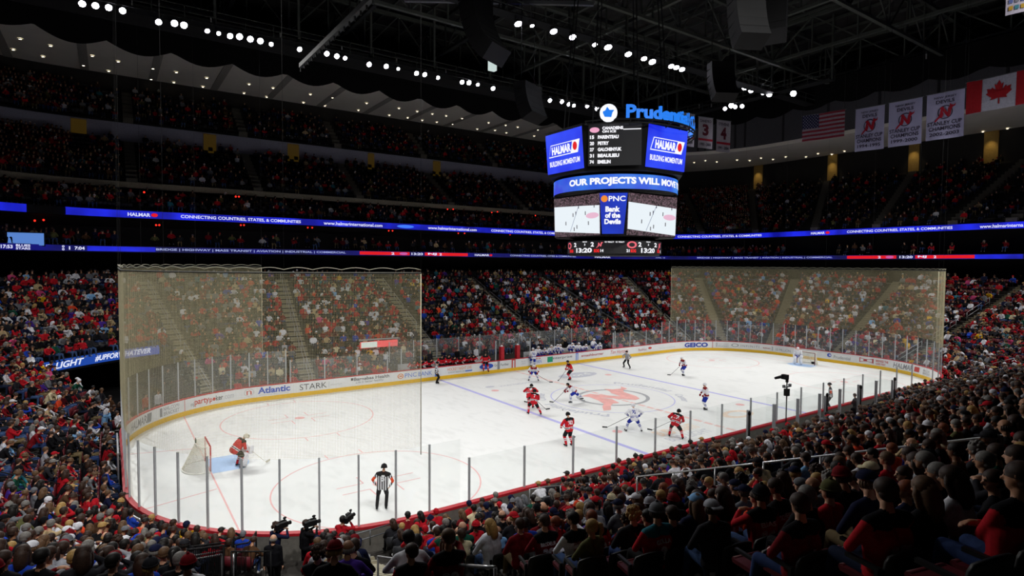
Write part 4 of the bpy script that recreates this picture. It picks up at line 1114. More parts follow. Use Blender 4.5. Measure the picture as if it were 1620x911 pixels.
for side in 'xy':
    F = face_fn(side, 3.75, 11.9, 14.9, .97); F2 = face_fn(side, 3.75, 11.9, 14.9, .97, .045); F3 = face_fn(side, 3.75, 11.9, 14.9, .97, .06)
    v = sbp('video_screen', VID, lambda mb: rect_on(mb, F, -2.45, 2.45, 11.95, 14.75))
    sbp('video_ice', VIC, lambda mb: mb.add([F2(-2.4, 12.35), F2(2.4, 12.05), F2(2.4, 13.95), F2(-.6, 14.08), F2(-2.4, 14.15)], [(0, 1, 2, 3, 4)]), v)
    sbp('video_line', VB, lambda mb: mb.add([F3(-.65, 12.3), F3(-.6, 12.3), F3(.32, 14.02), F3(.27, 14.02)], [(0, 1, 2, 3)]), v)
    sbp('video_emblem', VP, lambda mb: disc_on(mb, F3, 1.7, 13.3, .65, .2), v)
    for x, z in ((-1.1, 12.9), (-.3, 13.45), (.0, 13.55), (1.0, 13.5), (.1, 12.6), (1.3, 12.8), (.3, 14.0), (-.2, 12.45), (1.9, 13.95)): sbp('video_figure', VD, lambda mb: rect_on(mb, F3, x - .04, x + .04, z - .13, z + .13), v)
H = corner_fn(4.72)
pn = sbp('corner_screen', emis('corner_blue', '#0a2bb8', .9, light=False, vary='#0f3fd8'), lambda mb: mb.add([H(-.78, 12.0), H(.62, 12.0), H(.86, 14.7), H(-.98, 14.7)], [(0, 1, 2, 3)]))
mb = MB(); Hb = corner_fn(4.4); mb.add([Hb(-.8, 11.98), Hb(.64, 11.98), Hb(.88, 14.73), Hb(-1.0, 14.73), H(-.8, 11.98, ) - Vector((0, 0, 0)), H(.64, 11.98), H(.88, 14.73), H(-1.0, 14.73)], [(0, 1, 5, 4), (1, 2, 6, 5), (2, 3, 7, 6), (3, 0, 4, 7)]); mb.build('panel_back', SBK, sb)
H2 = corner_fn(4.74)
sbp('screen_lettering', SCW, lambda mb: (text_on(mb, 'PNC', H2, -.38, .72, 14.15, 14.5, bold=.02), text_on(mb, 'Bank', H2, -.58, .38, 13.45, 13.82, bold=.05), text_on(mb, 'of the', H2, -.6, .4, 13.05, 13.4, bold=.05), text_on(mb, 'Devils', H2, -.64, .44, 12.64, 12.99, bold=.05)), pn)
sbp('screen_mark', emis('pnc_orange', '#f08a28', 1, light=False), lambda mb: disc_on(mb, H2, -.66, 14.32, .22), pn)
# lower score band
K = ringfn(3.42, BX); K2 = ringfn(3.42, BX, .015)
sc_ = sbp('score_display', SCD, lambda mb: rect_on(mb, K, -5.0, 5.0, 10.72, 11.62, nx=40))
CLR = emis('score_red', '#ff2424', 1, light=False); LGP = emis('score_logo', '#f06a78', 1, light=False)
def score(mb_w, x0):
    pass
sbp('screen_lettering', SCW, lambda mb: ([text_on(mb, *(s_, K2, x0, x1, z0, z1), bold=.04) for s_, x0, x1, z0, z1 in (
    ('2', -3.3, -3.0, 11.2, 11.5), ('PERIOD', -2.35, -1.95, 11.5, 11.58), ('3', -2.2, -2.1, 11.28, 11.42), ('2', -1.65, -1.4, 11.2, 11.52), ('13:20', -3.0, -1.55, 10.78, 11.12), ('14', -.92, -.7, 10.82, 11.02),
    ('PLY  PENALTY', -.62, .02, 11.46, 11.56), ('PLY  PENALTY', .12, .72, 11.46, 11.56), ('21', .86, 1.08, 10.82, 11.02), ('2', 1.72, 1.98, 11.2, 11.52), ('13:20', 1.95, 3.3, 10.78, 11.12), ('PERIOD', 2.4, 2.8, 11.5, 11.58), ('3', 2.55, 2.65, 11.28, 11.42), ('2', 3.25, 3.6, 11.2, 11.5), ('1', 4.3, 4.4, 10.8, 11.0))]), sc_)
sbp('screen_lettering', CLR, lambda mb: [text_on(mb, 'SOG', K2, x0, x1, 10.8, 11.03, bold=.05) for x0, x1 in ((-1.4, -1.0), (1.15, 1.55), (-4.0, -3.4), (3.7, 4.1))], sc_)
sbp('screen_mark', LGP, lambda mb: (tri_poly(mb, K2, EMB, -.98, 11.33, .2), disc_on(mb, K2, 1.25, 11.33, .36, .24, inner=.6), disc_on(mb, K2, -4.1, 11.3, .4, .24, inner=.6), tri_poly(mb, K2, EMB, 4.1, 11.3, .25)), sc_)
# sign letters on top
sgn = empty('rooftop_sign', 'glowing blue Prudential Center letters with round white emblem above scoreboard', 'sign', loc=(0, 0, 0))
PL = emis('pru_blue', '#1f7df0', 1.0, light=False)
Q = ringfn(5.6, BX, 0); Qb = ringfn(5.6, BX, -.12)
mb = MB(); v_, f_2, w_, h_ = text_geo('Prudential Center', .03); xx0, xx1 = .68, 10.4
n_ = len(v_); fr = [Q(xx0 + p[0] / w_ * (xx1 - xx0), 19.38 + p[1] / h_ * .88) for p in v_]; bk = [Qb(xx0 + p[0] / w_ * (xx1 - xx0), 19.38 + p[1] / h_ * .88) for p in v_]
mb.add(fr, f_2); mb.add(bk, f_2); mb.build('sign_letters', PL, sgn)
mb = MB(); mb.lathe([(.001, -.1), (.56, -.1), (.56, .1), (.001, .1)], tuple(Q(-.45, 19.72)), 32, Matrix.Rotation(BX, 3, 'Z') @ Matrix.Rotation(PI / 2, 3, 'Y')); mb.build('emblem_disc', emis('emblem_white', '#f4f8ff', 1.1, light=False), sgn)
Qm = ringfn(5.6, BX, .14); mb = MB(); tri_poly(mb, Qm, [(-.3, -.35), (.25, -.4), (.35, .0), (.5, .2), (.1, .22), (-.1, .5), (-.25, .2), (-.5, .1)], -.45, 19.72, .75); mb.build('emblem_mark', PL, sgn)
mb = MB(); mb.tube([Q(x * .5, 19.32) for x in range(-4, 28)], .06, 6, sm=False); mb.tube([Q(x * .5, 19.1) for x in range(-4, 28)], .05, 6)
for x in range(-4, 28, 3): mb.bar(Q(x * .5, 19.32), ringfn(4.6, BX)(x * .5 * 4.6 / 5.6, 18.9), .06)
mb.build('support_frame', BEAMD, sgn)

# ================================================================== banners and flags
BW = mat('banner_cloth', '#aaa8cc', .8, var=.04, scale=1.5); BT = mat('banner_text', '#2c2438', .8); BRD = mat('banner_red', '#a3162e', .8)
def banner(name, label, pl, pr_, yb, dep, cat='banner', wave=.06, lean=0.0):
    """cloth hung between two top corners at depth dep; returns (object, fn)"""
    a_ = atd(*pl, dep); k = 1.0
    z = a_.z; b__ = atz(pr_[0], pr_[1], z)
    zb_ = CAM_POS.z + ray(pl[0], yb).z / 1.0 * dep
    W_ = (b__ - a_).length; Hh = z - zb_; xd = (b__ - a_).normalized(); n = xd.cross(Vector((0, 0, 1)))
    def f(x, y, off=0.0):   # x 0..W, y 0..H from the bottom
        return a_ + xd * x + Vector((0, 0, y - Hh)) + n * (off + wave * math.sin(x * 2.2 + y * .5) * (1 - y / Hh * .6))
    t = empty(name, label, cat, loc=(0, 0, 0))
    mb = MB(); rect_on(mb, lambda x, y: f(x, y, 0), 0, W_, 0, Hh, 12, 12); o = len(mb.v)
    rect_on(mb, lambda x, y: f(x, y, -.02), 0, W_, 0, Hh, 12, 12)
    MB().bar(f(-.1, Hh), f(W_ + .1, Hh), .06).build('top_rod', ALU_D, t)
    for x in (.05, W_ - .05): MB().cyl(f(x, Hh), f(x, Hh) + Vector((0, 0, 39 - z)), .012, n=4).build('cord', BEAMD, t)
    return t, mb, f, W_, Hh
def champ(pl, pr_, yb, dep, yrs, lab):
    t, mb, f, W_, Hh = banner('championship_banner', lab, pl, pr_, yb, dep)
    cl = mb.build('cloth', BW, t); g = lambda x, y: f(x * W_, y * Hh, .03)
    def tx(s, x0, x1, y0, y1, **kw): m_ = MB(); text_on(m_, s, g, x0, x1, y0, y1, **kw); m_.build('lettering', BT, cl)
    tx('NEW JERSEY', .2, .8, .86, .915, bold=.01); tx('DEVILS', .25, .74, .765, .84, bold=.02); tx('STANLEY CUP', .04, .95, .30, .385, bold=.02); tx('CHAMPIONS', .08, .91, .19, .275, bold=.02); tx(yrs, .1, .88, .075, .15, bold=.02)
    m_ = MB(); disc_on(m_, g, .5, .57, .2, .145, inner=.88); m_.build('emblem_ring', BT, cl)
    m_ = MB(); tri_poly(m_, lambda x, y: f(x * W_, y * Hh, .05), EMB, .5, .57, .23, .17); m_.build('emblem', BRD, cl)
champ((1354, 173), (1400, 165), 240, 60, '1994-1995', 'white championship banner reading 1994-1995, nearest the striped flag')
champ((1407, 163), (1460, 153), 233, 56, '1999-2000', 'white championship banner reading 1999-2000, middle of the three')
champ((1467, 151), (1527, 139), 223, 52, '2002-2003', 'white championship banner reading 2002-2003, beside the maple leaf flag')
for pl, pr_, yb, num, nm, sub, lab in (((1076, 177), (1099, 181), 229, '27', 'NIEDERMAYER', '1991 - 2004', 'white retired number banner partly hidden by the scoreboard sign'), ((1105, 184), (1128, 187), 233, '3', 'DANEYKO', '1983 - 2003', 'white retired number banner with red number three'), ((1134, 189), (1156, 192), 239, '4', 'STEVENS', '1991 - 2004', 'white retired number banner with red number four')):
    t, mb, f, W_, Hh = banner('number_banner', lab, pl, pr_, yb, 75); cl = mb.build('cloth', mat('banner_grey', '#a9a6b0', .8), t); g = lambda x, y: f(x * W_, y * Hh, .03)
    m_ = MB(); text_on(m_, nm, g, .12, .88, .83, .92, bold=.03); text_on(m_, sub, g, .1, .9, .08, .17, bold=.03); m_.build('lettering', BT, cl)
    m_ = MB(); text_on(m_, num, g, .28 if len(num) == 1 else .15, .72 if len(num) == 1 else .85, .4, .78, bold=.05); m_.build('number', mat('number_maroon', '#5c1428', .8), cl)
    m_ = MB(); rect_on(m_, g, 0, 1, .24, .31, nx=4); m_.build('stripe', BRD, cl)
# striped flag
t, mb, f, W_, Hh = banner('striped_flag', 'stars and stripes flag hanging beside championship banners', (1270, 184), (1337, 173), 224, 62, 'flag')
cl = mb.build('cloth', mat('flag_white', '#8f8791', .8), t); g = lambda x, y: f(x * W_, y * Hh, .03); g2 = lambda x, y: f(x * W_, y * Hh, .05); g3 = lambda x, y: f(x * W_, y * Hh, .07)
m_ = MB()
for i in range(0, 13, 2): rect_on(m_, g, 0, 1, i / 13, (i + 1) / 13, nx=12)
m_.build('stripes', mat('flag_red', '#7c2233', .8), cl); m_ = MB(); rect_on(m_, g2, 0, .4, 6 / 13, 1, nx=8, ny=2); can = m_.build('canton', mat('flag_navy', '#1f2448', .8), cl)
m_ = MB()
for j in range(9):
    for i in range(6 if j % 2 == 0 else 5):
        cx_, cy_ = .033 + i * .067 + (.033 if j % 2 else 0), 6 / 13 + .03 + j * .06
        pts = []
        for q in range(10): rr_ = .022 if q % 2 == 0 else .009; pts.append((cx_ + rr_ * .6 * math.sin(q * PI / 5), cy_ + rr_ * math.cos(q * PI / 5)))
        m_.add([g3(*p) for p in pts], [tuple(range(10))])
m_.build('stars', mat('star_white', '#b9b6c4', .8), cl)
# maple flag
t, mb, f, W_, Hh = banner('maple_leaf_flag', 'red and white maple leaf flag hanging at the end of the banners', (1530, 131), (1650, 104), 181, 46, 'flag')
cl = mb.build('cloth', mat('flag_white2', '#b4b4c6', .8), t); g = lambda x, y: f(x * W_, y * Hh, .03); RDF = mat('maple_red', '#a01420', .8); m_ = MB()
rect_on(m_, g, 0, .22, 0, 1, nx=5, ny=3); m_.build('side_band', RDF, cl); m_ = MB(); rect_on(m_, g, .68, 1, 0, 1, nx=5, ny=3); m_.build('side_band', RDF, cl)
half = [(0, -.5), (.03, -.5), (.02, -.25), (.32, -.3), (.28, -.2), (.5, -.02), (.42, .03), (.46, .2), (.3, .16), (.26, .24), (.12, .08), (.18, .36), (.09, .3), (0, .5)]
leaf = half + [(-x, y) for x, y in half[::-1][1:-1]]
m_ = MB(); tri_poly(m_, g, leaf, .45, .52, .36, .72); m_.build('maple_leaf', RDF, cl)
# partial poster in the top corner
t, mb, f, W_, Hh = banner('league_banner', 'pale banner with coloured squares cut by the top right corner', (1593, -40), (1680, -62), 24, 34)
cl = mb.build('cloth', mat('banner_pink', '#c9c2d4', .8), t); cols = ['#c9a03a', '#6a78b8', '#b85a6a', '#4a8a9a', '#8a8a9a', '#b84a4a']
for i in range(8):
    for j in range(5):
        m_ = MB(); rect_on(m_, lambda x, y: f(x * W_, y * Hh, .03), .06 + i * .115, .14 + i * .115, .1 + j * .17, .2 + j * .17); m_.build('badge', mat('badge_%d' % ((i * 3 + j) % 6), cols[(i * 3 + j) % 6], .8), cl)
# ================================================================== figures
def ik(a, t, l1, l2, bend):
    a = Vector(a); t = Vector(t); d = t - a; D = min(d.length, (l1 + l2) * .999); D = max(D, abs(l1 - l2) * 1.01 + 1e-4)
    u = d.normalized(); x = (l1 * l1 - l2 * l2 + D * D) / (2 * D); h = math.sqrt(max(0, l1 * l1 - x * x))
    b = Vector(bend); b = (b - u * b.dot(u)); b = b.normalized() if b.length > 1e-5 else Vector((0, 0, 1))
    return a + u * x + b * h, a + u * D
def body_mesh(name, caps, voxel=.014, smooth=3, decimate=None, nslots=1):
    """caps: (p0, p1, r0, r1, slot or [(t, slot)..]); one continuous skin"""
    mb = MB()
    for p0, p1, r0, r1, tg in caps:
        p0 = Vector(p0); p1 = Vector(p1)
        L = (p1 - p0).length
        if L < 1e-4: mb.ell(p0, (r0, r0, r0), 14, 10); continue
        n = 14; pts = []; rs = []
        for i in range(5): a = PI / 2 * i / 4; pts.append(p0 - (p1 - p0).normalized() * r0 * math.cos(a) * .98); rs.append(max(r0 * math.sin(a), .002))
        for i in range(5): a = PI / 2 * i / 4; pts.append(p1 + (p1 - p0).normalized() * r1 * math.sin(a) * .98); rs.append(max(r1 * math.cos(a), .002))
        mb.tube(pts, rs, n)
    me = mb.mesh(name, [])
    ob = bpy.data.objects.new('tmp', me); COL.objects.link(ob)
    m = ob.modifiers.new('r', 'REMESH'); m.mode = 'VOXEL'; m.voxel_size = voxel; m.use_smooth_shade = True
    s = ob.modifiers.new('s', 'SMOOTH'); s.factor = .5; s.iterations = smooth
    if decimate: d = ob.modifiers.new('d', 'DECIMATE'); d.ratio = decimate
    dg = bpy.context.evaluated_depsgraph_get(); out = bpy.data.meshes.new_from_object(ob.evaluated_get(dg))
    bpy.data.objects.remove(ob); bpy.data.meshes.remove(me)
    out.name = name
    nf = len(out.polygons); c = np.empty(nf * 3); out.polygons.foreach_get('center', c); c = c.reshape(-1, 3)
    best = np.full(nf, 1e9); idx = np.zeros(nf, int)
    for p0, p1, r0, r1, tg in caps:
        a = np.array(p0, float); b = np.array(p1, float); ab = b - a; L2 = max(ab @ ab, 1e-9)
        t = np.clip(((c - a) @ ab) / L2, 0, 1); dist = np.linalg.norm(c - (a + t[:, None] * ab), axis=1) - (r0 + (r1 - r0) * t)
        if isinstance(tg, (list, tuple)):
            sl = np.zeros(nf, int) + tg[-1][1]
            for tt, k in reversed(tg[:-1]): sl[t < tt] = k
        else: sl = np.full(nf, tg)
        m_ = dist < best; best[m_] = dist[m_]; idx[m_] = sl[m_]
    out.polygons.foreach_set('material_index', idx.astype(np.int32)); out.polygons.foreach_set('use_smooth', np.ones(nf, bool))
    return out
def set_slots(me, mats):
    n = len(me.polygons); idx = np.empty(n, np.int32); me.polygons.foreach_get('material_index', idx)
    me.materials.clear()
    for m in mats: me.materials.append(m)
    me.polygons.foreach_set('material_index', idx)
def skin_mats(*ms): return list(ms)
HEADC = lambda hm: [  # head capsules in head space (origin at skull centre, +Y face, +Z up): slot 0 skin, 9 eye/mouth
]
def head_caps(M, skin=0, dark=None, k=1.0, hair=None):
    P = lambda x, y, z: M @ Vector((x * k, y * k, z * k))
    c = [(P(0, -.018, .02), P(0, .0, .028), .086 * k, .084 * k, skin), (P(0, .02, -.03), P(0, .045, -.075), .066 * k, .042 * k, skin),
         (P(0, .085, .0), P(0, .108, -.035), .010 * k, .016 * k, skin), (P(-.083, -.005, -.01), P(-.086, -.012, .03), .013 * k, .015 * k, skin), (P(.083, -.005, -.01), P(.086, -.012, .03), .013 * k, .015 * k, skin),
         (P(-.035, .078, .03), P(.035, .078, .03), .012 * k, .012 * k, skin)]
    if dark is not None:
        for s in (-1, 1): c.append((P(s * .03, .082, .008), P(s * .034, .082, .008), .010 * k, .010 * k, dark))
        c.append((P(-.02, .082, -.062), P(.02, .082, -.062), .007 * k, .007 * k, dark))
    return c
def hand_caps(w, dirn, palm_n, k=1.0, slot=0, curl=.5):
    """palm with four fingers and a thumb from the wrist w"""
    w = Vector(w); d = Vector(dirn).normalized(); n = Vector(palm_n); n = (n - d * n.dot(d)).normalized(); s = d.cross(n)
    c = [(w, w + d * .05 * k, .028 * k, .03 * k, slot), (w + d * .05 * k - s * .022 * k, w + d * .07 * k + s * .022 * k, .02 * k, .02 * k, slot)]
    for i, L in enumerate((.062, .074, .07, .056)):
        a = w + d * .08 * k + s * (-.033 + .022 * i) * k; b = a + (d * math.cos(curl * .6) + n * math.sin(curl * .6)) * L * .55 * k; e = b + (d * math.cos(curl * 1.6) + n * math.sin(curl * 1.6)) * L * .5 * k
        c += [(a, b, .0105 * k, .0095 * k, slot), (b, e, .0095 * k, .008 * k, slot)]
    a = w + d * .02 * k - s * .025 * k; b = a + (d * .6 - s * .7 + n * .35).normalized() * .04 * k; e = b + (d * .85 - s * .15 + n * .4).normalized() * .034 * k
    c += [(a, b, .013 * k, .011 * k, slot), (b, e, .011 * k, .009 * k, slot)]
    return c
# ---- spectators: slots 0 skin 1 top 2 trousers 3 shoes 4 yoke 5 stripe 6 dark
def seated(lean=.1, twist=0.0, head=(0, 0), arms='lap', k=1.0, wide=1.0, legs=0.0, stand=False):
    """origin on the step at the seat centre, +Y towards the ice"""
    if stand:
        hip = Vector((0, .1, .93)); chest = hip + Vector((0, math.sin(lean) * .32, math.cos(lean) * .32)) ; neck = hip + Vector((0, math.sin(lean) * .54, math.cos(lean) * .54))
    else:
        hip = Vector((0, .12, .50)); chest = hip + Vector((0, math.sin(lean) * .30, math.cos(lean) * .30)); neck = hip + Vector((0, math.sin(lean) * .52, math.cos(lean) * .52))
    sp = (neck - hip).normalized(); sh = .185 * wide
    X = Vector((math.cos(twist), math.sin(twist), 0)); Yd = Vector((-math.sin(twist), math.cos(twist), 0))
    c = [(hip - X * .085, hip + X * .085, .125 * wide, .125 * wide, 1), (hip + sp * .03 - X * .06, chest - X * .09, .125 * wide, .13 * wide, 1), (hip + sp * .03 + X * .06, chest + X * .09, .125 * wide, .13 * wide, 1),
         (chest - X * .08, neck - sp * .09 - X * .10, .13, .095, [(.35, 1), (1, 4)]), (chest + X * .08, neck - sp * .09 + X * .10, .13, .095, [(.35, 1), (1, 4)]),
         (neck - sp * .075 - X * sh, neck - sp * .03 - X * .05, .068, .06, 4), (neck - sp * .075 + X * sh, neck - sp * .03 + X * .05, .068, .06, 4), (neck - sp * .04, neck + sp * .07 + Yd * .01, .057, .054, [(.35, 4), (1, 0)])]
    hy, hp = head; hc = neck + sp * .185 + Yd * .03
    Mh = Matrix.Translation(hc) @ Matrix.Rotation(twist + hy, 4, 'Z') @ Matrix.Rotation(-hp, 4, 'X')
    c += head_caps(Mh, 0, 6)
    kz = .47 + legs
    for s in (-1, 1):
        h = hip + Vector((s * .095, .02, -.03)); 
        if stand: kn, ft = ik(h, (s * .11, .12, .09), .43, .42, (0, 1, 0))
        else: kn = Vector((s * (.13 + .05 * legs), .55, .47 + legs * .1)); ft = Vector((s * (.14), .62 - .1 * (s > 0), .09))
        c += [(h, kn, .095, .068, 2), (kn, ft, .066, .045, 2), (ft + Vector((0, -.03, -.04)), ft + Vector((s * .02, .16, -.045)), .045, .036, 3)]
        a = neck - sp * .085 + X * s * (sh + .015)
        if arms == 'lap': t = Vector((s * .10, .42, .63)); b = Vector((s, -.4, -.4))
        elif arms == 'cross': t = hip + sp * .26 + Yd * .22 - X * s * .10; b = Vector((s, -.1, -.6))
        elif arms == 'knees': t = Vector((s * .12, .52, .60)); b = Vector((s, 0, -.2))
        elif arms == 'face': t = hc + Yd * .13 - Vector((0, 0, .10)) + X * s * .04 if s > 0 else Vector((-.1, .4, .63)); b = Vector((s, .2, -.9))
        elif arms == 'phone': t = neck + Yd * .34 + X * s * .08 + Vector((0, 0, -.16 + (.12 if stand else 0))); b = Vector((s, 0, -.9))
        elif arms == 'down': t = hip + X * s * .27 + Vector((0, .05, -.18)); b = Vector((0, -1, 0))
        el, wr = ik(a, t, .29, .25, b)
        d = (wr - el).normalized()
        c += [(a, el, .062, .048, [(.55, 1), (.75, 1), (1, 1)]), (el, wr - d * .02, .047, .034, [(.55, 1), (.72, 5), (.86, 1), (1, 1)])]
        c += hand_caps(wr, d + Vector((0, 0, -.2)), Vector((-s * .5, 0, -1)), .95, 0, .6)
    if k != 1.0: c = [(Vector(p) * k, Vector(q) * k, a_ * k, b_ * k, t_) for p, q, a_, b_, t_ in c]; Mh = Matrix.Scale(k, 4) @ Mh
    return c, Mh
SPEC = [dict(lean=.12, head=(.1, .15), arms='lap'), dict(lean=-.08, head=(.35, .05), arms='cross'), dict(lean=.5, head=(.15, .0), arms='knees'), dict(lean=.2, twist=.12, head=(.5, .1), arms='face'),
        dict(lean=.02, head=(-.2, .1), arms='lap', wide=1.12), dict(lean=.28, twist=-.1, head=(.25, .25), arms='knees', wide=1.05), dict(lean=.05, head=(.05, .0), arms='phone'), dict(lean=.0, twist=.15, head=(.65, .05), arms='lap', k=.93)]
SPECM = []
BLANK = mat('plain_white', '#ffffff')
for i, kw in enumerate(SPEC):
    caps, Mh = seated(**kw); me = body_mesh('person_body', caps, .015, 2); set_slots(me, [BLANK] * 7); SPECM.append((me, Mh, caps))
STANDM = []
for kw in (dict(stand=True, lean=.03, arms='down', head=(.2, .1)), dict(stand=True, lean=.08, arms='cross', head=(-.3, .1))):
    caps, Mh = seated(**kw); me = body_mesh('person_body', caps, .015, 2); set_slots(me, [BLANK] * 7); STANDM.append((me, Mh, caps))
# hair and hats in head space
def hair_short():
    mb = MB(); mb.ell((0, -.02, .025), (.097, .108, .098), 18, 10, z0=-.25); mb.ell((0, -.05, -.02), (.088, .07, .07), 16, 8, z0=-.9); return mb.mesh('hair', BLANK)
def hair_long():
    mb = MB(); mb.ell((0, -.02, .025), (.104, .112, .104), 18, 10, z0=-.25)
    mb.tube([(0, -.04, .05), (0, -.065, -.03), (0, -.085, -.12), (0, -.10, -.21), (0, -.095, -.29)], [.085, .098, .1, .085, .035], 14)
    for s in (-1, 1): mb.tube([(s * .07, .0, .04), (s * .09, -.005, -.05), (s * .09, -.03, -.15), (s * .07, -.05, -.24)], [.03, .036, .034, .012], 8)
    return mb.mesh('hair', BLANK)
def hair_pony():
    mb = MB(); mb.ell((0, -.02, .025), (.1, .109, .1), 18, 10, z0=-.25); mb.ell((0, -.05, -.02), (.09, .07, .07), 16, 8, z0=-.9)
    mb.tube([(0, -.11, .05), (0, -.16, .04), (0, -.17, -.06), (0, -.14, -.18)], [.03, .04, .04, .012], 10); return mb.mesh('hair', BLANK)
def hair_curly():
    mb = MB(); r = random.Random(3); mb.ell((0, -.02, .02), (.11, .115, .11), 16, 9, z0=-.4)
    for i in range(46):
        a = r.uniform(0, 2 * PI); z = r.uniform(-.7, 1); q = math.sqrt(max(0, 1 - z * z)); y = q * math.sin(a)
        if y > .55 and z < .5: continue
        mb.ell((.105 * q * math.cos(a), -.03 + .11 * y, .01 + .11 * z), (.032, .032, .032), 7, 5)
    return mb.mesh('hair', BLANK)
def hair_bald():
    mb = MB()
    for i in range(13):
        a = -.3 + (PI + .6) * i / 12; mb.ell((.09 * math.cos(a), -.02 - .085 * math.sin(a), -.025), (.022, .022, .045), 8, 5)
    return mb.mesh('hair', BLANK)
def cap_mesh(back=False):
    mb = MB(); mb.ell((0, -.012, .035), (.106, .115, .09), 20, 9, z0=-.05); s = -1 if back else 1
    vs = []
    for i in range(9):
        a = -1.0 + 2.0 * i / 8; vs += [(.1 * math.sin(a), s * .1 * math.cos(a) - .012, .045), (.098 * math.sin(a), s * (.1 * math.cos(a) + .085) - .012, .028), (.098 * math.sin(a), s * (.1 * math.cos(a) + .085) - .012, .018), (.1 * math.sin(a), s * .1 * math.cos(a) - .012, .033)]
    mb.add(vs, [(4 * i + j, 4 * i + 4 + j, 4 * i + 4 + (j + 1) % 4, 4 * i + (j + 1) % 4) for i in range(8) for j in range(4)], True); mb.ell((0, -.012, .125), (.012, .012, .008), 8, 4)
    return mb.mesh('cap', BLANK)
def beanie_mesh():
    mb = MB(); mb.ell((0, -.018, .03), (.108, .117, .115), 20, 10, z0=-.05)
    mb.tube([(.104 * math.cos(a), -.018 + .112 * math.sin(a), .025) for a in [2 * PI * i / 20 for i in range(20)]], .016, 6, closed=True); mb.ell((0, -.018, .15), (.024, .024, .024), 8, 5); return mb.mesh('beanie', BLANK)
HAIRM = dict(short=hair_short(), long=hair_long(), pony=hair_pony(), curly=hair_curly(), bald=hair_bald(), cap=cap_mesh(), capback=cap_mesh(True), beanie=beanie_mesh())
# palette
def cloth(n, c, **k): return mat('cloth_' + n, c, .85, var=.18, scale=14, spec=.1, **k)
TOPS = dict(red=cloth('red', '#b01a26'), darkred=cloth('darkred', '#74131c'), black=cloth('black', '#121216'), charcoal=cloth('charcoal', '#26262b'), navy=cloth('navy', '#171c38'), grey=cloth('grey', '#6d6f75'), lightgrey=cloth('lightgrey', '#a5a7b0'),
            white=cloth('white', '#d9dae2'), blue=cloth('blue', '#1f3fa8'), skyblue=cloth('skyblue', '#7fb0e0'), orange=cloth('orange', '#d8482a'), tan=cloth('tan', '#b39d78'), olive=cloth('olive', '#5a5a38'), green=cloth('green', '#17493a'), purple=cloth('purple', '#4a2d90'),
            brown=cloth('brown', '#4d3524'), pink=cloth('pink', '#c84a7a'), yellow=cloth('yellow', '#d8a81e'), brightgreen=cloth('brightgreen', '#4ea84a'), cream=cloth('cream', '#cfc3a0'), teal=cloth('teal', '#2a6a7a'), maroon=cloth('maroon', '#4a1018'))
JEANS = [cloth('jeans', '#2b3c66'), cloth('dark_jeans', '#1a2238'), cloth('black_trousers', '#101013'), cloth('khaki', '#6f6046'), cloth('light_jeans', '#3a5078')]
SHOE = [cloth('shoe_dark', '#17161a'), cloth('shoe_white', '#b8b8b8')]
SKIN = [mat('skin_light', '#d3a184', .55, var=.05), mat('skin_mid', '#b98768', .55, var=.05), mat('skin_tan', '#8f6448', .55, var=.05), mat('skin_dark', '#5c3c2a', .55, var=.05)]
EYE = mat('eye_dark', '#2a1a16', .4)
HAIRC = dict(black=mat('hair_black', '#14100e', .6, var=.3, scale=40), brown=mat('hair_brown', '#35231a', .6, var=.3, scale=40), lightbrown=mat('hair_lightbrown', '#5f4630', .6, var=.3, scale=40), blonde=mat('hair_blonde', '#a8864e', .6, var=.25, scale=40), grey=mat('hair_grey', '#75726e', .6, var=.25, scale=40), red=mat('hair_red', '#7c3d1c', .6, var=.25, scale=40))
HAIRW = dict(black='black hair', brown='brown hair', lightbrown='light brown hair', blonde='blonde hair', grey='grey hair', red='reddish hair')
TW = dict(red='red jersey', darkred='dark red jersey', black='black top', charcoal='charcoal jacket', navy='navy top', grey='grey top', lightgrey='light grey top', white='white jersey', blue='blue top', skyblue='sky blue top', orange='orange shirt', tan='tan jacket', olive='olive jacket',
          green='green jersey', purple='purple top', brown='brown jacket', pink='pink top', yellow='yellow top', brightgreen='bright green shirt', cream='cream sweater', teal='teal jacket', maroon='maroon top')
def set_mats(o, mats):
    for i, m in enumerate(mats):
        if i < len(o.material_slots): o.material_slots[i].link = 'OBJECT'; o.material_slots[i].material = m
def person(loc, rz, variant, top, hair, hairc, skin, trousers, label, group=None, hat=None, yoke=None, stripe=None, stand=False, name=None, number=None, textm=None, sc=1.0):
    me, Mh, caps = (STANDM if stand else SPECM)[variant % (2 if stand else 8)]
    o = link('person', me, None, label, 'person', group, loc=loc, rz=rz); o.scale = (sc,) * 3
    T = TOPS[top]; set_mats(o, [SKIN[skin], T, JEANS[trousers], SHOE[trousers % 2], TOPS[yoke] if yoke else T, TOPS[stripe] if stripe else T, EYE])
    hk = hair if hat is None else {'cap': 'cap', 'capback': 'capback', 'beanie': 'beanie'}[hat[0]]
    if hat is not None and hair in ('long', 'pony'):
        h2 = link('hair', HAIRM[hair], o); h2.matrix_local = Mh @ Matrix.Scale(.97, 4); set_mats(h2, [HAIRC[hairc]])
    elif hat is not None:
        h2 = link('hair', HAIRM['bald'], o); h2.matrix_local = Mh; set_mats(h2, [HAIRC[hairc]])
    h = link({'cap': 'cap', 'capback': 'cap', 'beanie': 'beanie'}.get(hk, 'hair'), HAIRM[hk], o); h.matrix_local = Mh
    set_mats(h, [TOPS[hat[1]] if hat else HAIRC[hairc]])
    if name or number: back_text(o, me, caps, name, number, textm)
    return o
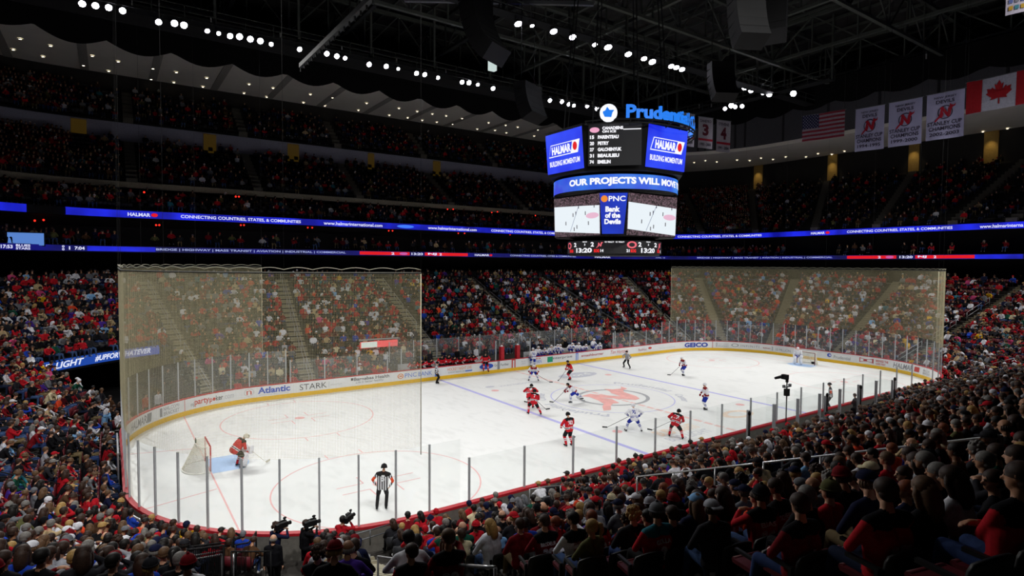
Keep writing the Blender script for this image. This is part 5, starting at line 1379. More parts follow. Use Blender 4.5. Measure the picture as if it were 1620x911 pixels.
def back_text(o, me, caps, name, number, textm, yn=-1.0, zc=None, wname=.30, hnum=.2, parentname='jersey_lettering'):
    """letters laid on the back of the body by casting rays onto it"""
    vs = [v.co for v in me.vertices]; bv = BVHTree.FromPolygons([tuple(v) for v in vs], [tuple(p.vertices) for p in me.polygons])
    hip, chest, neck = caps[0][0].lerp(caps[0][1], .5), None, (caps[7][0] if len(caps) > 7 else None)
    up = (neck - hip).normalized(); right = Vector(caps[0][1] - caps[0][0]).normalized(); n = right.cross(up).normalized()
    if n.y > 0: n = -n
    L = (neck - hip).length
    mb = MB()
    def f(x, y):
        p = hip + up * y + right * x
        h = bv.ray_cast(p + n * .6, -n)
        return (h[0] + n * .008) if h[0] is not None else p + n * .15
    if name and parentname != 'jersey_number': ww = wname * min(1, .35 + len(name) * .09); text_on(mb, name, f, -ww / 2, ww / 2, L * (.66 if parentname == 'jersey_lettering' else .82), L * (.66 if parentname == 'jersey_lettering' else .82) + .06, bold=.03)
    if number: ww = (.12 if parentname == 'jersey_lettering' else .15) * len(number); text_on(mb, number, f, -ww / 2, ww / 2, L * (.17 if parentname == 'jersey_lettering' else .36), L * (.17 if parentname == 'jersey_lettering' else .36) + hnum, bold=.06)
    return mb.build(parentname, textm or TOPS['white'], o)

# ---- hockey figures: slots 0 skin 1 jersey 2 yoke 3 stripe 4 pants 5 sock 6 sockstripe 7 boot 8 glove 9 dark
def skater(hip, lean, side=0.0, feet=((-.2, 0), (.2, 0)), hands=((-.25, .4, .9), (.25, .4, 1.0)), head=(0, 0), goalie=False, ref=False, tw=0.0):
    hip = Vector(hip); sp = Vector((math.sin(side), math.sin(lean), 1)); sp.x = math.sin(side); sp.z = math.cos(lean) * math.cos(side); sp = sp.normalized(); q = 1.25 if goalie else 1.0 if not ref else .86
    X = Vector((math.cos(tw), math.sin(tw), 0)); X = (X - sp * X.dot(sp)).normalized(); Yd = sp.cross(X); neck = hip + sp * .56; chest = hip + sp * .34
    yk = [(.35, 1), (1, 2)]
    body = [(0, 1)] if ref else [(.08, 1), (.17, 3), (.27, 2), (.36, 3), (1, 1)]
    c = [(hip - X * .10, hip + X * .10, .145 * q, .145 * q, 1), (hip - sp * .05 - X * .09, chest - X * .10, .155 * q, .15 * q, body if not ref else 1), (hip - sp * .05 + X * .09, chest + X * .10, .155 * q, .15 * q, body if not ref else 1),
         (chest - X * .09, neck - sp * .10 - X * .12, .15 * q, .11 * q, yk), (chest + X * .09, neck - sp * .10 + X * .12, .15 * q, .11 * q, yk),
         (neck - sp * .09 - X * .24 * (q * .3 + .7), neck - sp * .03 - X * .06, .092 * q, .07, 2), (neck - sp * .09 + X * .24 * (q * .3 + .7), neck - sp * .03 + X * .06, .092 * q, .07, 2), (neck - sp * .04, neck + sp * .08 + Yd * .02, .06, .056, [(.4, 2), (1, 0)])]
    hc = neck + sp * .19 + Yd * .05; hy, hp = head
    Mh = Matrix.Translation(hc) @ Matrix.Rotation(tw + hy, 4, 'Z') @ Matrix.Rotation(-hp, 4, 'X'); c += head_caps(Mh, 0, 9, 1.02)
    for i, s in enumerate((-1, 1)):
        fx, fy = feet[i][:2]; fz = feet[i][2] if len(feet[i]) > 2 else 0.0; h = hip + X * s * .11 - Vector((0, 0, .06)); an = Vector((fx, fy, fz + .14)); kn, an = ik(h, an, .44, .43, (s * .15, 1, 0))
        pr = .145 if goalie else (.128 if not ref else .105)
        c += [(h, h.lerp(kn, .86), pr, pr * .86, 4), (kn, an, .09 if not ref else .075, .066, [(.32, 5), (.42, 6), (.52, 5), (.62, 6), (1, 5)] if not ref else 4),
              (an, an + Vector((0, .02, -.07)), .062, .055, 7), (an + Vector((0, -.05, -.075)), an + Vector((fx * .1, .17, -.08)), .05, .042, 7)]
        a = neck - sp * .10 + X * s * (.27 if not ref else .235); el, wr = ik(a, hip + X * hands[i][0] + Yd * 0 + Vector((0, hands[i][1], hands[i][2] - hip.z)), .29, .26, Vector((s, -.4, -.3)))
        c += [(a, el, .09 * (1 if not ref else .75), .075 * (1 if not ref else .75), 1 if not ref else [(.5, 1), (1, 3)]), (el, wr, .074 * (1 if not ref else .72), .06 * (1 if not ref else .7), [(.30, 1), (.48, 3), (.62, 2), (.78, 3), (1, 1)] if not ref else [(.25, 3), (1, 1)])]
        d = (wr - el).normalized()
        if ref: c += hand_caps(wr, d, Vector((-s, 0, 0)), 1, 0, .5)
        else:
            c += [(wr, wr + d * .07, .062, .058, 8)]
            sd = Vector((-s * .3, .3, -.6)); sd = (sd - d * sd.dot(d)).normalized(); ax = d.cross(sd).normalized()
            for j in range(4):
                p = wr + d * .10 + ax * (-.045 + .03 * j); c += [(p, p + d * .03 + sd * .035, .02, .018, 8), (p + d * .03 + sd * .035, p + sd * .06, .018, .016, 8)]
            c += [(wr + d * .03 + ax * .05, wr + d * .07 + ax * .05 + sd * .045, .021, .018, 8)]
    return c, Mh, dict(hip=hip, neck=neck, sp=sp, X=X, Y=Yd)
def helmet_mesh(cage=False):
    mb = MB(); mb.ell((0, -.012, .03), (.118, .135, .112), 22, 12, z0=-.35); mb.tube([(.118 * math.cos(a), -.012 + .134 * math.sin(a), .0) for a in [2 * PI * i / 24 for i in range(24)] if not (.9 < a < 2.24)], .012, 6)
    for s in (-1, 1): mb.ell((s * .112, -.0, -.02), (.018, .04, .045), 10, 6)
    mb.tube([(0, -.13, .08), (0, -.05, .14), (0, .06, .125)], .014, 6)
    if cage:
        for x in (-.06, -.03, 0, .03, .06): mb.tube([(x, .105, .04), (x, .135, -.02), (x, .11, -.09)], .006, 5)
        for z in (.02, -.02, -.06): mb.tube([(-.09, .06, z), (-.04, .125, z), (.04, .125, z), (.09, .06, z)], .006, 5)
        mb.ell((0, .05, -.08), (.08, .07, .06), 14, 8, z0=-.9)
    return mb.mesh('helmet', BLANK)
HELM = helmet_mesh(); HELMG = helmet_mesh(True); VISOR = MB()
for i in range(8):
    a0 = .75 + (PI - 1.5) * i / 8; a1 = .75 + (PI - 1.5) * (i + 1) / 8
    VISOR.add([(.118 * math.cos(a0), .13 * math.sin(a0), .03), (.118 * math.cos(a1), .13 * math.sin(a1), .03), (.112 * math.cos(a1), .125 * math.sin(a1), -.03), (.112 * math.cos(a0), .125 * math.sin(a0), -.03)], [(0, 1, 2, 3)], True)
VISORM = VISOR.mesh('visor', glass_mat('visor_clear', .1))
J = {k: mat('hockey_' + k, v, .75, var=.1, scale=12, spec=.15) for k, v in dict(red='#c31a28', black='#141417', white='#e6e7ee', blue='#1c2f9c', rwhite='#d8dae6', glove='#26262e', stripe='#e2e2ea', cream='#d9d4c4', orange='#e2512a', dkred='#8a1420').items()}
def rb(m): pass
DEV = lambda: [SKIN[0], J['red'], J['black'], J['stripe'], J['black'], J['red'], J['stripe'], J['black'], J['red'], EYE]
HAB = lambda: [SKIN[0], J['white'], J['white'], J['blue'], J['blue'], J['white'], J['blue'], J['black'], J['blue'], EYE]
HABR = lambda: [SKIN[0], J['white'], J['dkred'], J['dkred'], J['blue'], J['white'], J['blue'], J['black'], J['dkred'], EYE]
def stripes_material():
    m = bpy.data.materials.new('referee_stripes'); m.use_nodes = True; nt = m.node_tree; b = nt.nodes['Principled BSDF']; b.inputs['Roughness'].default_value = .8
    tc = nt.nodes.new('ShaderNodeTexCoord'); wv = nt.nodes.new('ShaderNodeTexWave'); wv.bands_direction = 'X'; wv.inputs['Scale'].default_value = 3.4
    r = nt.nodes.new('ShaderNodeValToRGB'); r.color_ramp.interpolation = 'CONSTANT'; r.color_ramp.elements[0].color = (.008, .008, .012, 1); r.color_ramp.elements[1].position = .5; r.color_ramp.elements[1].color = (.75, .76, .82, 1)
    nt.links.new(tc.outputs['Object'], wv.inputs['Vector']); nt.links.new(wv.outputs['Fac'], r.inputs[0]); nt.links.new(r.outputs[0], b.inputs['Base Color']); return m
REFS = stripes_material()
REF = lambda: [SKIN[0], REFS, J['black'], J['orange'], J['black'], J['black'], J['black'], J['black'], J['black'], EYE]
LIN = lambda: [SKIN[0], REFS, REFS, REFS, J['black'], J['black'], J['black'], J['black'], J['black'], EYE]
BLADE = mat('blade_steel', '#b8bcc2', .25, .9)
def hockey(kind, x, y, face, label, pose, num=None, nm=None, helm=None, numm=None, gid=None, z=0.0, stick=None):
    caps, Mh, fr = skater(**pose); me = body_mesh('player_body', caps, .0155, 2); set_slots(me, kind)
    o = link('person', me, None, label, 'person', gid, loc=(x, y, z + .02), rz=math.radians(face - 90))
    h = link('helmet', HELMG if pose.get('goalie') else HELM, o); h.matrix_local = Mh; set_mats(h, [helm or J['black']])
    if not pose.get('goalie'): v = link('visor', VISORM, o); v.matrix_local = Mh
    for i in range(2):
        fx, fy = pose['feet'][i][:2]; fz = pose['feet'][i][2] if len(pose['feet'][i]) > 2 else 0
        MB().box((fx, fy + .04, fz + .0), (.008, .30, .045)).build('skate_blade', BLADE, o)
    if num or nm:
        bt_caps = [(fr['hip'] - fr['X'] * .1, fr['hip'] + fr['X'] * .1)] + [None] * 6 + [(fr['neck'], None)]
        back_text(o, me, bt_caps, nm, num, numm or J['white'], wname=.36, hnum=.25, parentname='jersey_number')
    if stick:
        R = Matrix.Translation((x, y, z + .02)) @ Matrix.Rotation(math.radians(face - 90), 4, 'Z')
        top, toe = [R @ Vector(p) for p in stick[:2]]; bl = stick[2]
        d = (toe - top).normalized(); t = empty('hockey_stick', 'hockey stick held by the ' + label, 'stick', loc=toe)
        t['label'] = stick[3]
        MB().bar(top - toe, Vector((0, 0, .04)), .028, .02).build('shaft', J['glove'] if len(stick) < 5 else J['cream'], t)
        bd = (R.to_3x3() @ Vector(bl)).normalized(); mb = MB(); mb.bar(Vector((0, 0, .04)), bd * .30 + Vector((0, 0, .05)), .012, .075 if len(stick) < 5 else .1); mb.build('blade', J['black'] if len(stick) < 5 else J['cream'], t)
    return o, Mh
def pads(o, pose, fr=None):
    """goalkeeper's leg pads, blocker and catcher"""
    hip = Vector(pose['hip'])
    for i, s in enumerate((-1, 1)):
        fx, fy = pose['feet'][i][:2]; kn = Vector((fx * .75 + s * .02, fy + .22, .55)); mb = MB()
        mb.tube([(fx, fy + .14, .06), (fx, fy + .15, .2), (kn.x, kn.y, .5), (kn.x * .9, kn.y + .02, .82)], [.12, .14, .15, .13], 10)
        for zz in (.25, .42, .6): mb.tube([(fx - .13, fy + .2, zz), (fx, fy + .30, zz), (fx + .13, fy + .2, zz)], .02, 6)
        mb.build('leg_pad', J['white'], o)
        hx, hy, hz = pose['hands'][i]; c_ = Vector((hx, hy + .08, hz)); mb = MB(); mb.box(c_, (.10, .22, .36), .2 * s) if s > 0 else mb.ell(c_, (.16, .12, .18), 14, 8); mb.build('blocker' if s > 0 else 'catching_glove', J['white'], o)
# poses
P_SKATE = dict(hip=(0, -.05, .86), lean=.55, side=.25, feet=((-.32, .1), (.42, -.25)), hands=((-.28, .42, .9), (.30, .5, .85)), head=(-.2, -.3))
P_SKATE2 = dict(hip=(0, -.05, .88), lean=.6, side=-.1, feet=((-.15, .1), (.30, -.3)), hands=((-.3, .4, .95), (.28, .45, .95)), head=(0, -.3))
P_STAND = dict(hip=(0, 0, .98), lean=.12, feet=((-.16, .05), (.16, -.08)), hands=((-.30, .32, 1.05), (.28, .30, 1.0)), head=(.2, 0))
P_GLIDE = dict(hip=(0, -.08, .90), lean=.42, feet=((-.17, .12), (.17, -.10)), hands=((-.28, .42, 1.0), (.26, .38, .95)), head=(0, -.2))
P_WIDE = dict(hip=(0, -.06, .84), lean=.45, feet=((-.45, .1), (.45, .0)), hands=((-.34, .38, .95), (.40, .25, .95)), head=(.3, -.25))
P_CROUCH = dict(hip=(0, -.12, .80), lean=.85, feet=((-.40, .08), (.40, .08)), hands=((-.32, .5, .72), (.32, .5, .74)), head=(0, -.6))
P_STRIDE = dict(hip=(0, -.05, .82), lean=.8, side=0, feet=((-.05, .25), (.15, -.85, .05)), hands=((-.12, .72, .85), (.16, .70, .88)), head=(.1, -.6))
P_GOAL = dict(hip=(0, -.14, .90), lean=.75, feet=((-.24, .05), (.24, .05)), hands=((-.30, .42, .78), (.30, .42, .80)), head=(0, -.5), goalie=True)
P_GOAL2 = dict(hip=(0, -.05, .95), lean=.35, feet=((-.30, .05), (.30, .05)), hands=((-.36, .3, .85), (.36, .3, .85)), head=(.2, -.1), goalie=True)
P_REF = dict(hip=(0, 0, .96), lean=.06, side=.08, feet=((-.22, .02), (.14, .05)), hands=((-.30, .12, .98), (.30, .05, .95)), head=(.15, 0), ref=True)
P_REFS = dict(hip=(0, 0, .86), lean=.3, side=-.1, feet=((-.40, .15), (.38, -.1)), hands=((-.30, .2, .95), (.28, .25, .95)), head=(.2, -.1), ref=True)
NUMB = J['blue']
g, Mh = hockey(DEV(), -25.93, -.95, 12, 'person in red goaltender jersey and white pads crouching at the blue crease', P_GOAL, helm=J['cream'], stick=((.38, .5, .75), (.45, 1.15, .03), (-.3, .6, 0), 'goaltender stick of the red jersey goaltender at the crease', 1)); pads(g, P_GOAL)
hockey(DEV(), -7.9, -.75, 72, 'person in red jersey number 7 skating hard, overlapping another red player', P_SKATE, '7', 'SALVADOR', stick=((.1, .3, 1.0), (1.15, .75, .02), (.9, .1, 0), 'stick of red number 7 reaching ahead over the ice'))
hockey(DEV(), -6.9, 1.0, 35, 'person in red jersey bent forward just beyond red number 7', dict(P_SKATE2, lean=.8), '18', stick=((-.2, .3, .9), (-.5, .9, .02), (-.6, .2, 0), 'short visible stick of the red player beyond number 7'))
hockey(DEV(), -10.38, -7.32, 88, 'person in red jersey standing tall beside blue line with large 2x number', P_STAND, '28', 'VOLCHENKOV', stick=((-.2, .35, 1.1), (.95, .9, .02), (.9, .3, 0), 'stick held by the red player standing beside the blue line'))
hockey(DEV(), 1.62, 6.73, 165, 'person in red jersey gliding near the far benches above the grey oval', P_GLIDE, '20', stick=((-.2, .4, 1.0), (-.1, 1.1, .02), (-.4, .4, 0), 'stick held by the red player near the far benches'))
hockey(DEV(), -4.19, -9.44, 38, 'person in red jersey number 12 leaning away from the white player 27', P_SKATE, '12', 'BRUNNER', stick=((-.1, .4, .9), (-1.35, .9, .02), (-.9, .2, 0), 'stick of red number 12 low over the ice'))
hockey(HABR(), -1.2, 8.23, 235, 'person in white jersey crouching wide legged, facing us before the far bench', P_CROUCH, helm=J['white'], stick=((-.1, .5, .7), (-1.3, .9, .02), (-.8, .2, 0), 'stick of the crouching white player before far bench'))
hockey(HABR(), -3.5, .28, 165, 'person in white jersey stretched forward at the edge of centre circle', P_STRIDE, '8', helm=J['black'], numm=NUMB, stick=((0, .65, .95), (.25, 1.5, .02), (.5, .5, 0), 'stick of the white player at the centre circle edge'))
hockey(HAB(), -5.33, -7.32, 58, 'person in white jersey number 27 gliding with legs wide apart', P_WIDE, '27', 'GALCHENYUK', helm=J['white'], numm=NUMB, stick=((.1, .3, 1.0), (-1.45, .75, .02), (-.9, .1, 0), 'stick of white number 27 pointing towards the blue line'))
hockey(HABR(), 11.61, 2.71, 165, 'person in white jersey beyond the distant blue line', P_GLIDE, '76', helm=J['white'], numm=NUMB, stick=((0, .4, .9), (.3, 1.2, .02), (.3, .8, 0), 'stick of the white player beyond distant blue line'))
hockey(HABR(), 2.8, -6.3, 150, 'person in white jersey standing between centre circle and penalty boxes', P_STAND, '74', helm=J['white'], numm=NUMB)
g, Mh = hockey(HAB(), 26.3, .35, 200, 'person in white goaltender jersey and pads before the distant goal', P_GOAL2, '31', helm=J['white'], numm=NUMB); pads(g, P_GOAL2)
hockey(REF(), -22.01, -9.46, 62, 'person in striped referee shirt number 5 with orange armbands, black trousers', P_REF, '5')
hockey(LIN(), -8.75, 11.6, 330, 'person in striped linesman shirt standing at the far blue line boards', P_REF)
hockey(LIN(), 10.08, 8.25, 195, 'person in striped linesman shirt striding near the distant blue line', P_REFS)
hockey(REF(), 10.2, -11.0, 120, 'person in striped shirt seen through the glass of the penalty boxes', P_REF)
hockey(HAB(), 2.0, 12.55, 75, 'person in white jersey number 25 climbing over the far boards', dict(P_STAND, hip=(0, 0, 1.15), feet=((-.16, .1, .25), (.16, .0, .12))), '25', helm=J['white'], numm=NUMB)
p_ = aty(767, 562, 13.05)
hockey(DEV(), p_.x, 13.0, 250, 'person in red jersey sitting on the boards with legs over oval advert', dict(hip=(0, 0, .98), lean=.2, feet=((-.2, .45, .12), (.25, .5, .2)), hands=((-.3, .1, 1.0), (.3, .2, 1.0)), head=(0, 0)), z=.15)
o = MB().lathe([(.001, 0), (.038, 0), (.038, .025), (.001, .025)], n=16).build('hockey_puck', BLK, None, label='tiny black puck on the ice ahead of number seven stick', cat='puck', loc=(-5.6, -1.0, .0)); 
# seated team members on the benches
P_BENCH = dict(hip=(0, -.02, .82), lean=.3, feet=((-.2, .45, .05), (.2, .42, .05)), hands=((-.22, .4, 1.0), (.22, .4, 1.0)), head=(0, -.1))
P_BENCH2 = dict(P_BENCH, lean=.75, head=(.2, -.5)); BM = {}
for nm_, pz in (('a', P_BENCH), ('b', P_BENCH2)):
    caps, Mh, fr = skater(**pz); me = body_mesh('player_body', caps, .02, 2); set_slots(me, [BLANK] * 10); BM[nm_] = (me, Mh)
def benchp(x, y, z, kind, label, v, helm, gid):
    me, Mh = BM[v]; o = link('person', me, None, label, 'person', None, loc=(x, y, z), rz=PI + random.uniform(-.25, .25)); set_mats(o, kind)
    h = link('helmet', HELM, o); h.matrix_local = Mh; set_mats(h, [helm]); return o
for i, px in enumerate((651, 663, 676, 697, 707, 714, 725, 736, 745)):
    p = aty(px, 575, 13.9); benchp(p.x, 13.75, .38, DEV(), 'person in red jersey on the far bench, %s counted from the striped linesman' % words_[i], 'a' if i in (3, 4) else 'b', J['black'], 0)
for i, (px, st) in enumerate(((848, 0), (857, 0), (869, 0), (876, 1), (882, 0), (900, 1), (912, 0), (920, 0), (935, 1), (942, 0))):
    p = aty(px, 560, 13.9); benchp(p.x, 13.75, .6 if st else .34, HAB(), 'person in white jersey on the far bench, %s counted from the red pillars' % words_[i], 'ab'[i % 2], J['white'], 0)

# ------------------------------------------------------------------ seats
SEATC = mat('seat_charcoal', '#2b2c30', .5, var=.15); SEATM = mat('seat_maroon', '#5a1620', .5, var=.15); SEATF = mat('seat_frame', '#151517', .5)
def seat_parts():
    b = MB(); K = 6
    vs = []
    for j in range(5):
        z = .36 + .44 * j / 4
        for i in range(K + 1):
            t = i / K * 2 - 1; x = t * (.235 - .02 * (j == 4)); zz = z - (.05 * t * t if j == 4 else 0); y = -.02 - .07 * j / 4 + .045 * t * t
            vs += [(x, y, zz)]
    n = len(vs); back = [(x, y - .035, z) for x, y, z in vs]; W_ = K + 1
    fs = [(j * W_ + i, j * W_ + i + 1, (j + 1) * W_ + i + 1, (j + 1) * W_ + i) for j in range(4) for i in range(K)]; b.add(vs + back, fs + [tuple(n + q for q in f[::-1]) for f in fs] + [(i, i + 1, n + i + 1, n + i) for i in range(K)] + [(4 * W_ + i, 4 * W_ + i + 1, n + 4 * W_ + i + 1, n + 4 * W_ + i) for i in range(K)] + [(j * W_, (j + 1) * W_, n + (j + 1) * W_, n + j * W_) for j in range(4)] + [(j * W_ + K, (j + 1) * W_ + K, n + (j + 1) * W_ + K, n + j * W_ + K) for j in range(4)], True)
    s = MB(); s.box((0, .2, .43), (.44, .40, .05)); s.tube([(-.2, .4, .43), (.2, .4, .43)], .035, 8)
    a = MB(); a.bar((-.265, -.02, .62), (-.265, .3, .62), .045, .035); a.bar((-.265, .02, 0.02), (-.265, .0, .62), .035, .05)
    return b.mesh('backrest', BLANK), s.mesh('seat_pan', BLANK), a.mesh('armrest', SEATF)
SB_, SP_, SA_ = seat_parts()
def rowseats(k, u0, u1, step=.53):
    out = []; us_ = useq(u0, u1, step, drow(k) + .15)
    for u in us_[:-1]: out.append(u)
    return out
def near_aisle(u, d, hw=.85):
    for a_, nm in AISLES:
        du = abs(u - a_)
        if du > .3: continue
        (x0, y0), _n = bp(a_, d); (x1, y1), _n = bp(u, d)
        if math.hypot(x1 - x0, y1 - y0) < hw: return True
    return False
REDW = ['red'] * 25 + ['darkred'] * 14 + ['black'] * 24 + ['charcoal'] * 14 + ['white'] * 10 + ['grey'] * 5 + ['navy'] * 6 + ['lightgrey'] * 3 + ['blue'] * 2 + ['tan'] * 3 + ['olive', 'brown', 'brown', 'purple', 'orange', 'orange', 'cream', 'skyblue', 'pink', 'yellow', 'green', 'teal', 'maroon', 'maroon']
NEARW = ['red'] * 20 + ['darkred'] * 12 + ['black'] * 24 + ['charcoal'] * 16 + ['white'] * 6 + ['grey'] * 6 + ['navy'] * 9 + ['lightgrey'] * 3 + ['blue'] * 2 + ['tan'] * 2 + ['olive', 'brown', 'brown', 'purple', 'orange', 'cream', 'skyblue', 'green', 'maroon', 'maroon']
rp = random.Random(11)
seats = []   # dict(k,u,pos,rz,depth,px,py)
for k in range(NROW):
    d = drow(k)
    for u in rowseats(k, -1.2, 5.98 + .95):
        uu = u % 8
        if k < row_start(uu): continue
        if near_aisle(uu if uu <= 7.98 else uu - 8, d) or (uu > 7.9 and near_aisle(uu - 8, d)): continue
        (x, y), (nx, ny) = bp(uu, d); z = zrow(k)
        hp_ = proj((x - nx * .15, y - ny * .15, z + 1.15))
        dmin = 7.6 - 4.4 * min(1, max(0, (hp_[0] - 1100) / 350)) if hp_[0] > 0 else 7
        if hp_[2] < dmin or not (-25 < hp_[0] < 1645) or hp_[1] > 975: continue
        if uu > 5.55 and d > 2.4 and 300 < hp_[0] < 500 and hp_[1] < 893: continue
        if 5.7 < uu < 5.9 and d > 2.4 and 566 < hp_[0] < 630 and hp_[1] < 905: continue
        seats.append(dict(k=k, u=uu, x=x, y=y, z=z, rz=math.atan2(ny, nx) + PI / 2, dep=hp_[2], px=hp_[0], py=hp_[1], n=(nx, ny)))
print('seats in frame', len(seats))
def near_reg(s): return s['dep'] < 44 and (s['u'] > 3.7)
for s in seats:
    s['near'] = near_reg(s)
    lowocc = .86 if not s['near'] else .95
    if not s['near'] and -6 < s['x'] < 8 and s['k'] > 8: lowocc = .62
    if not s['near'] and s['k'] > 18: lowocc = .72
    s['occ'] = rp.random() < lowocc
    s['jx'] = rp.uniform(-.05, .05)
nearest = sorted([s for s in seats if s['occ']], key=lambda s: s['dep'])[:288]
ids = set(id(s) for s in nearest)
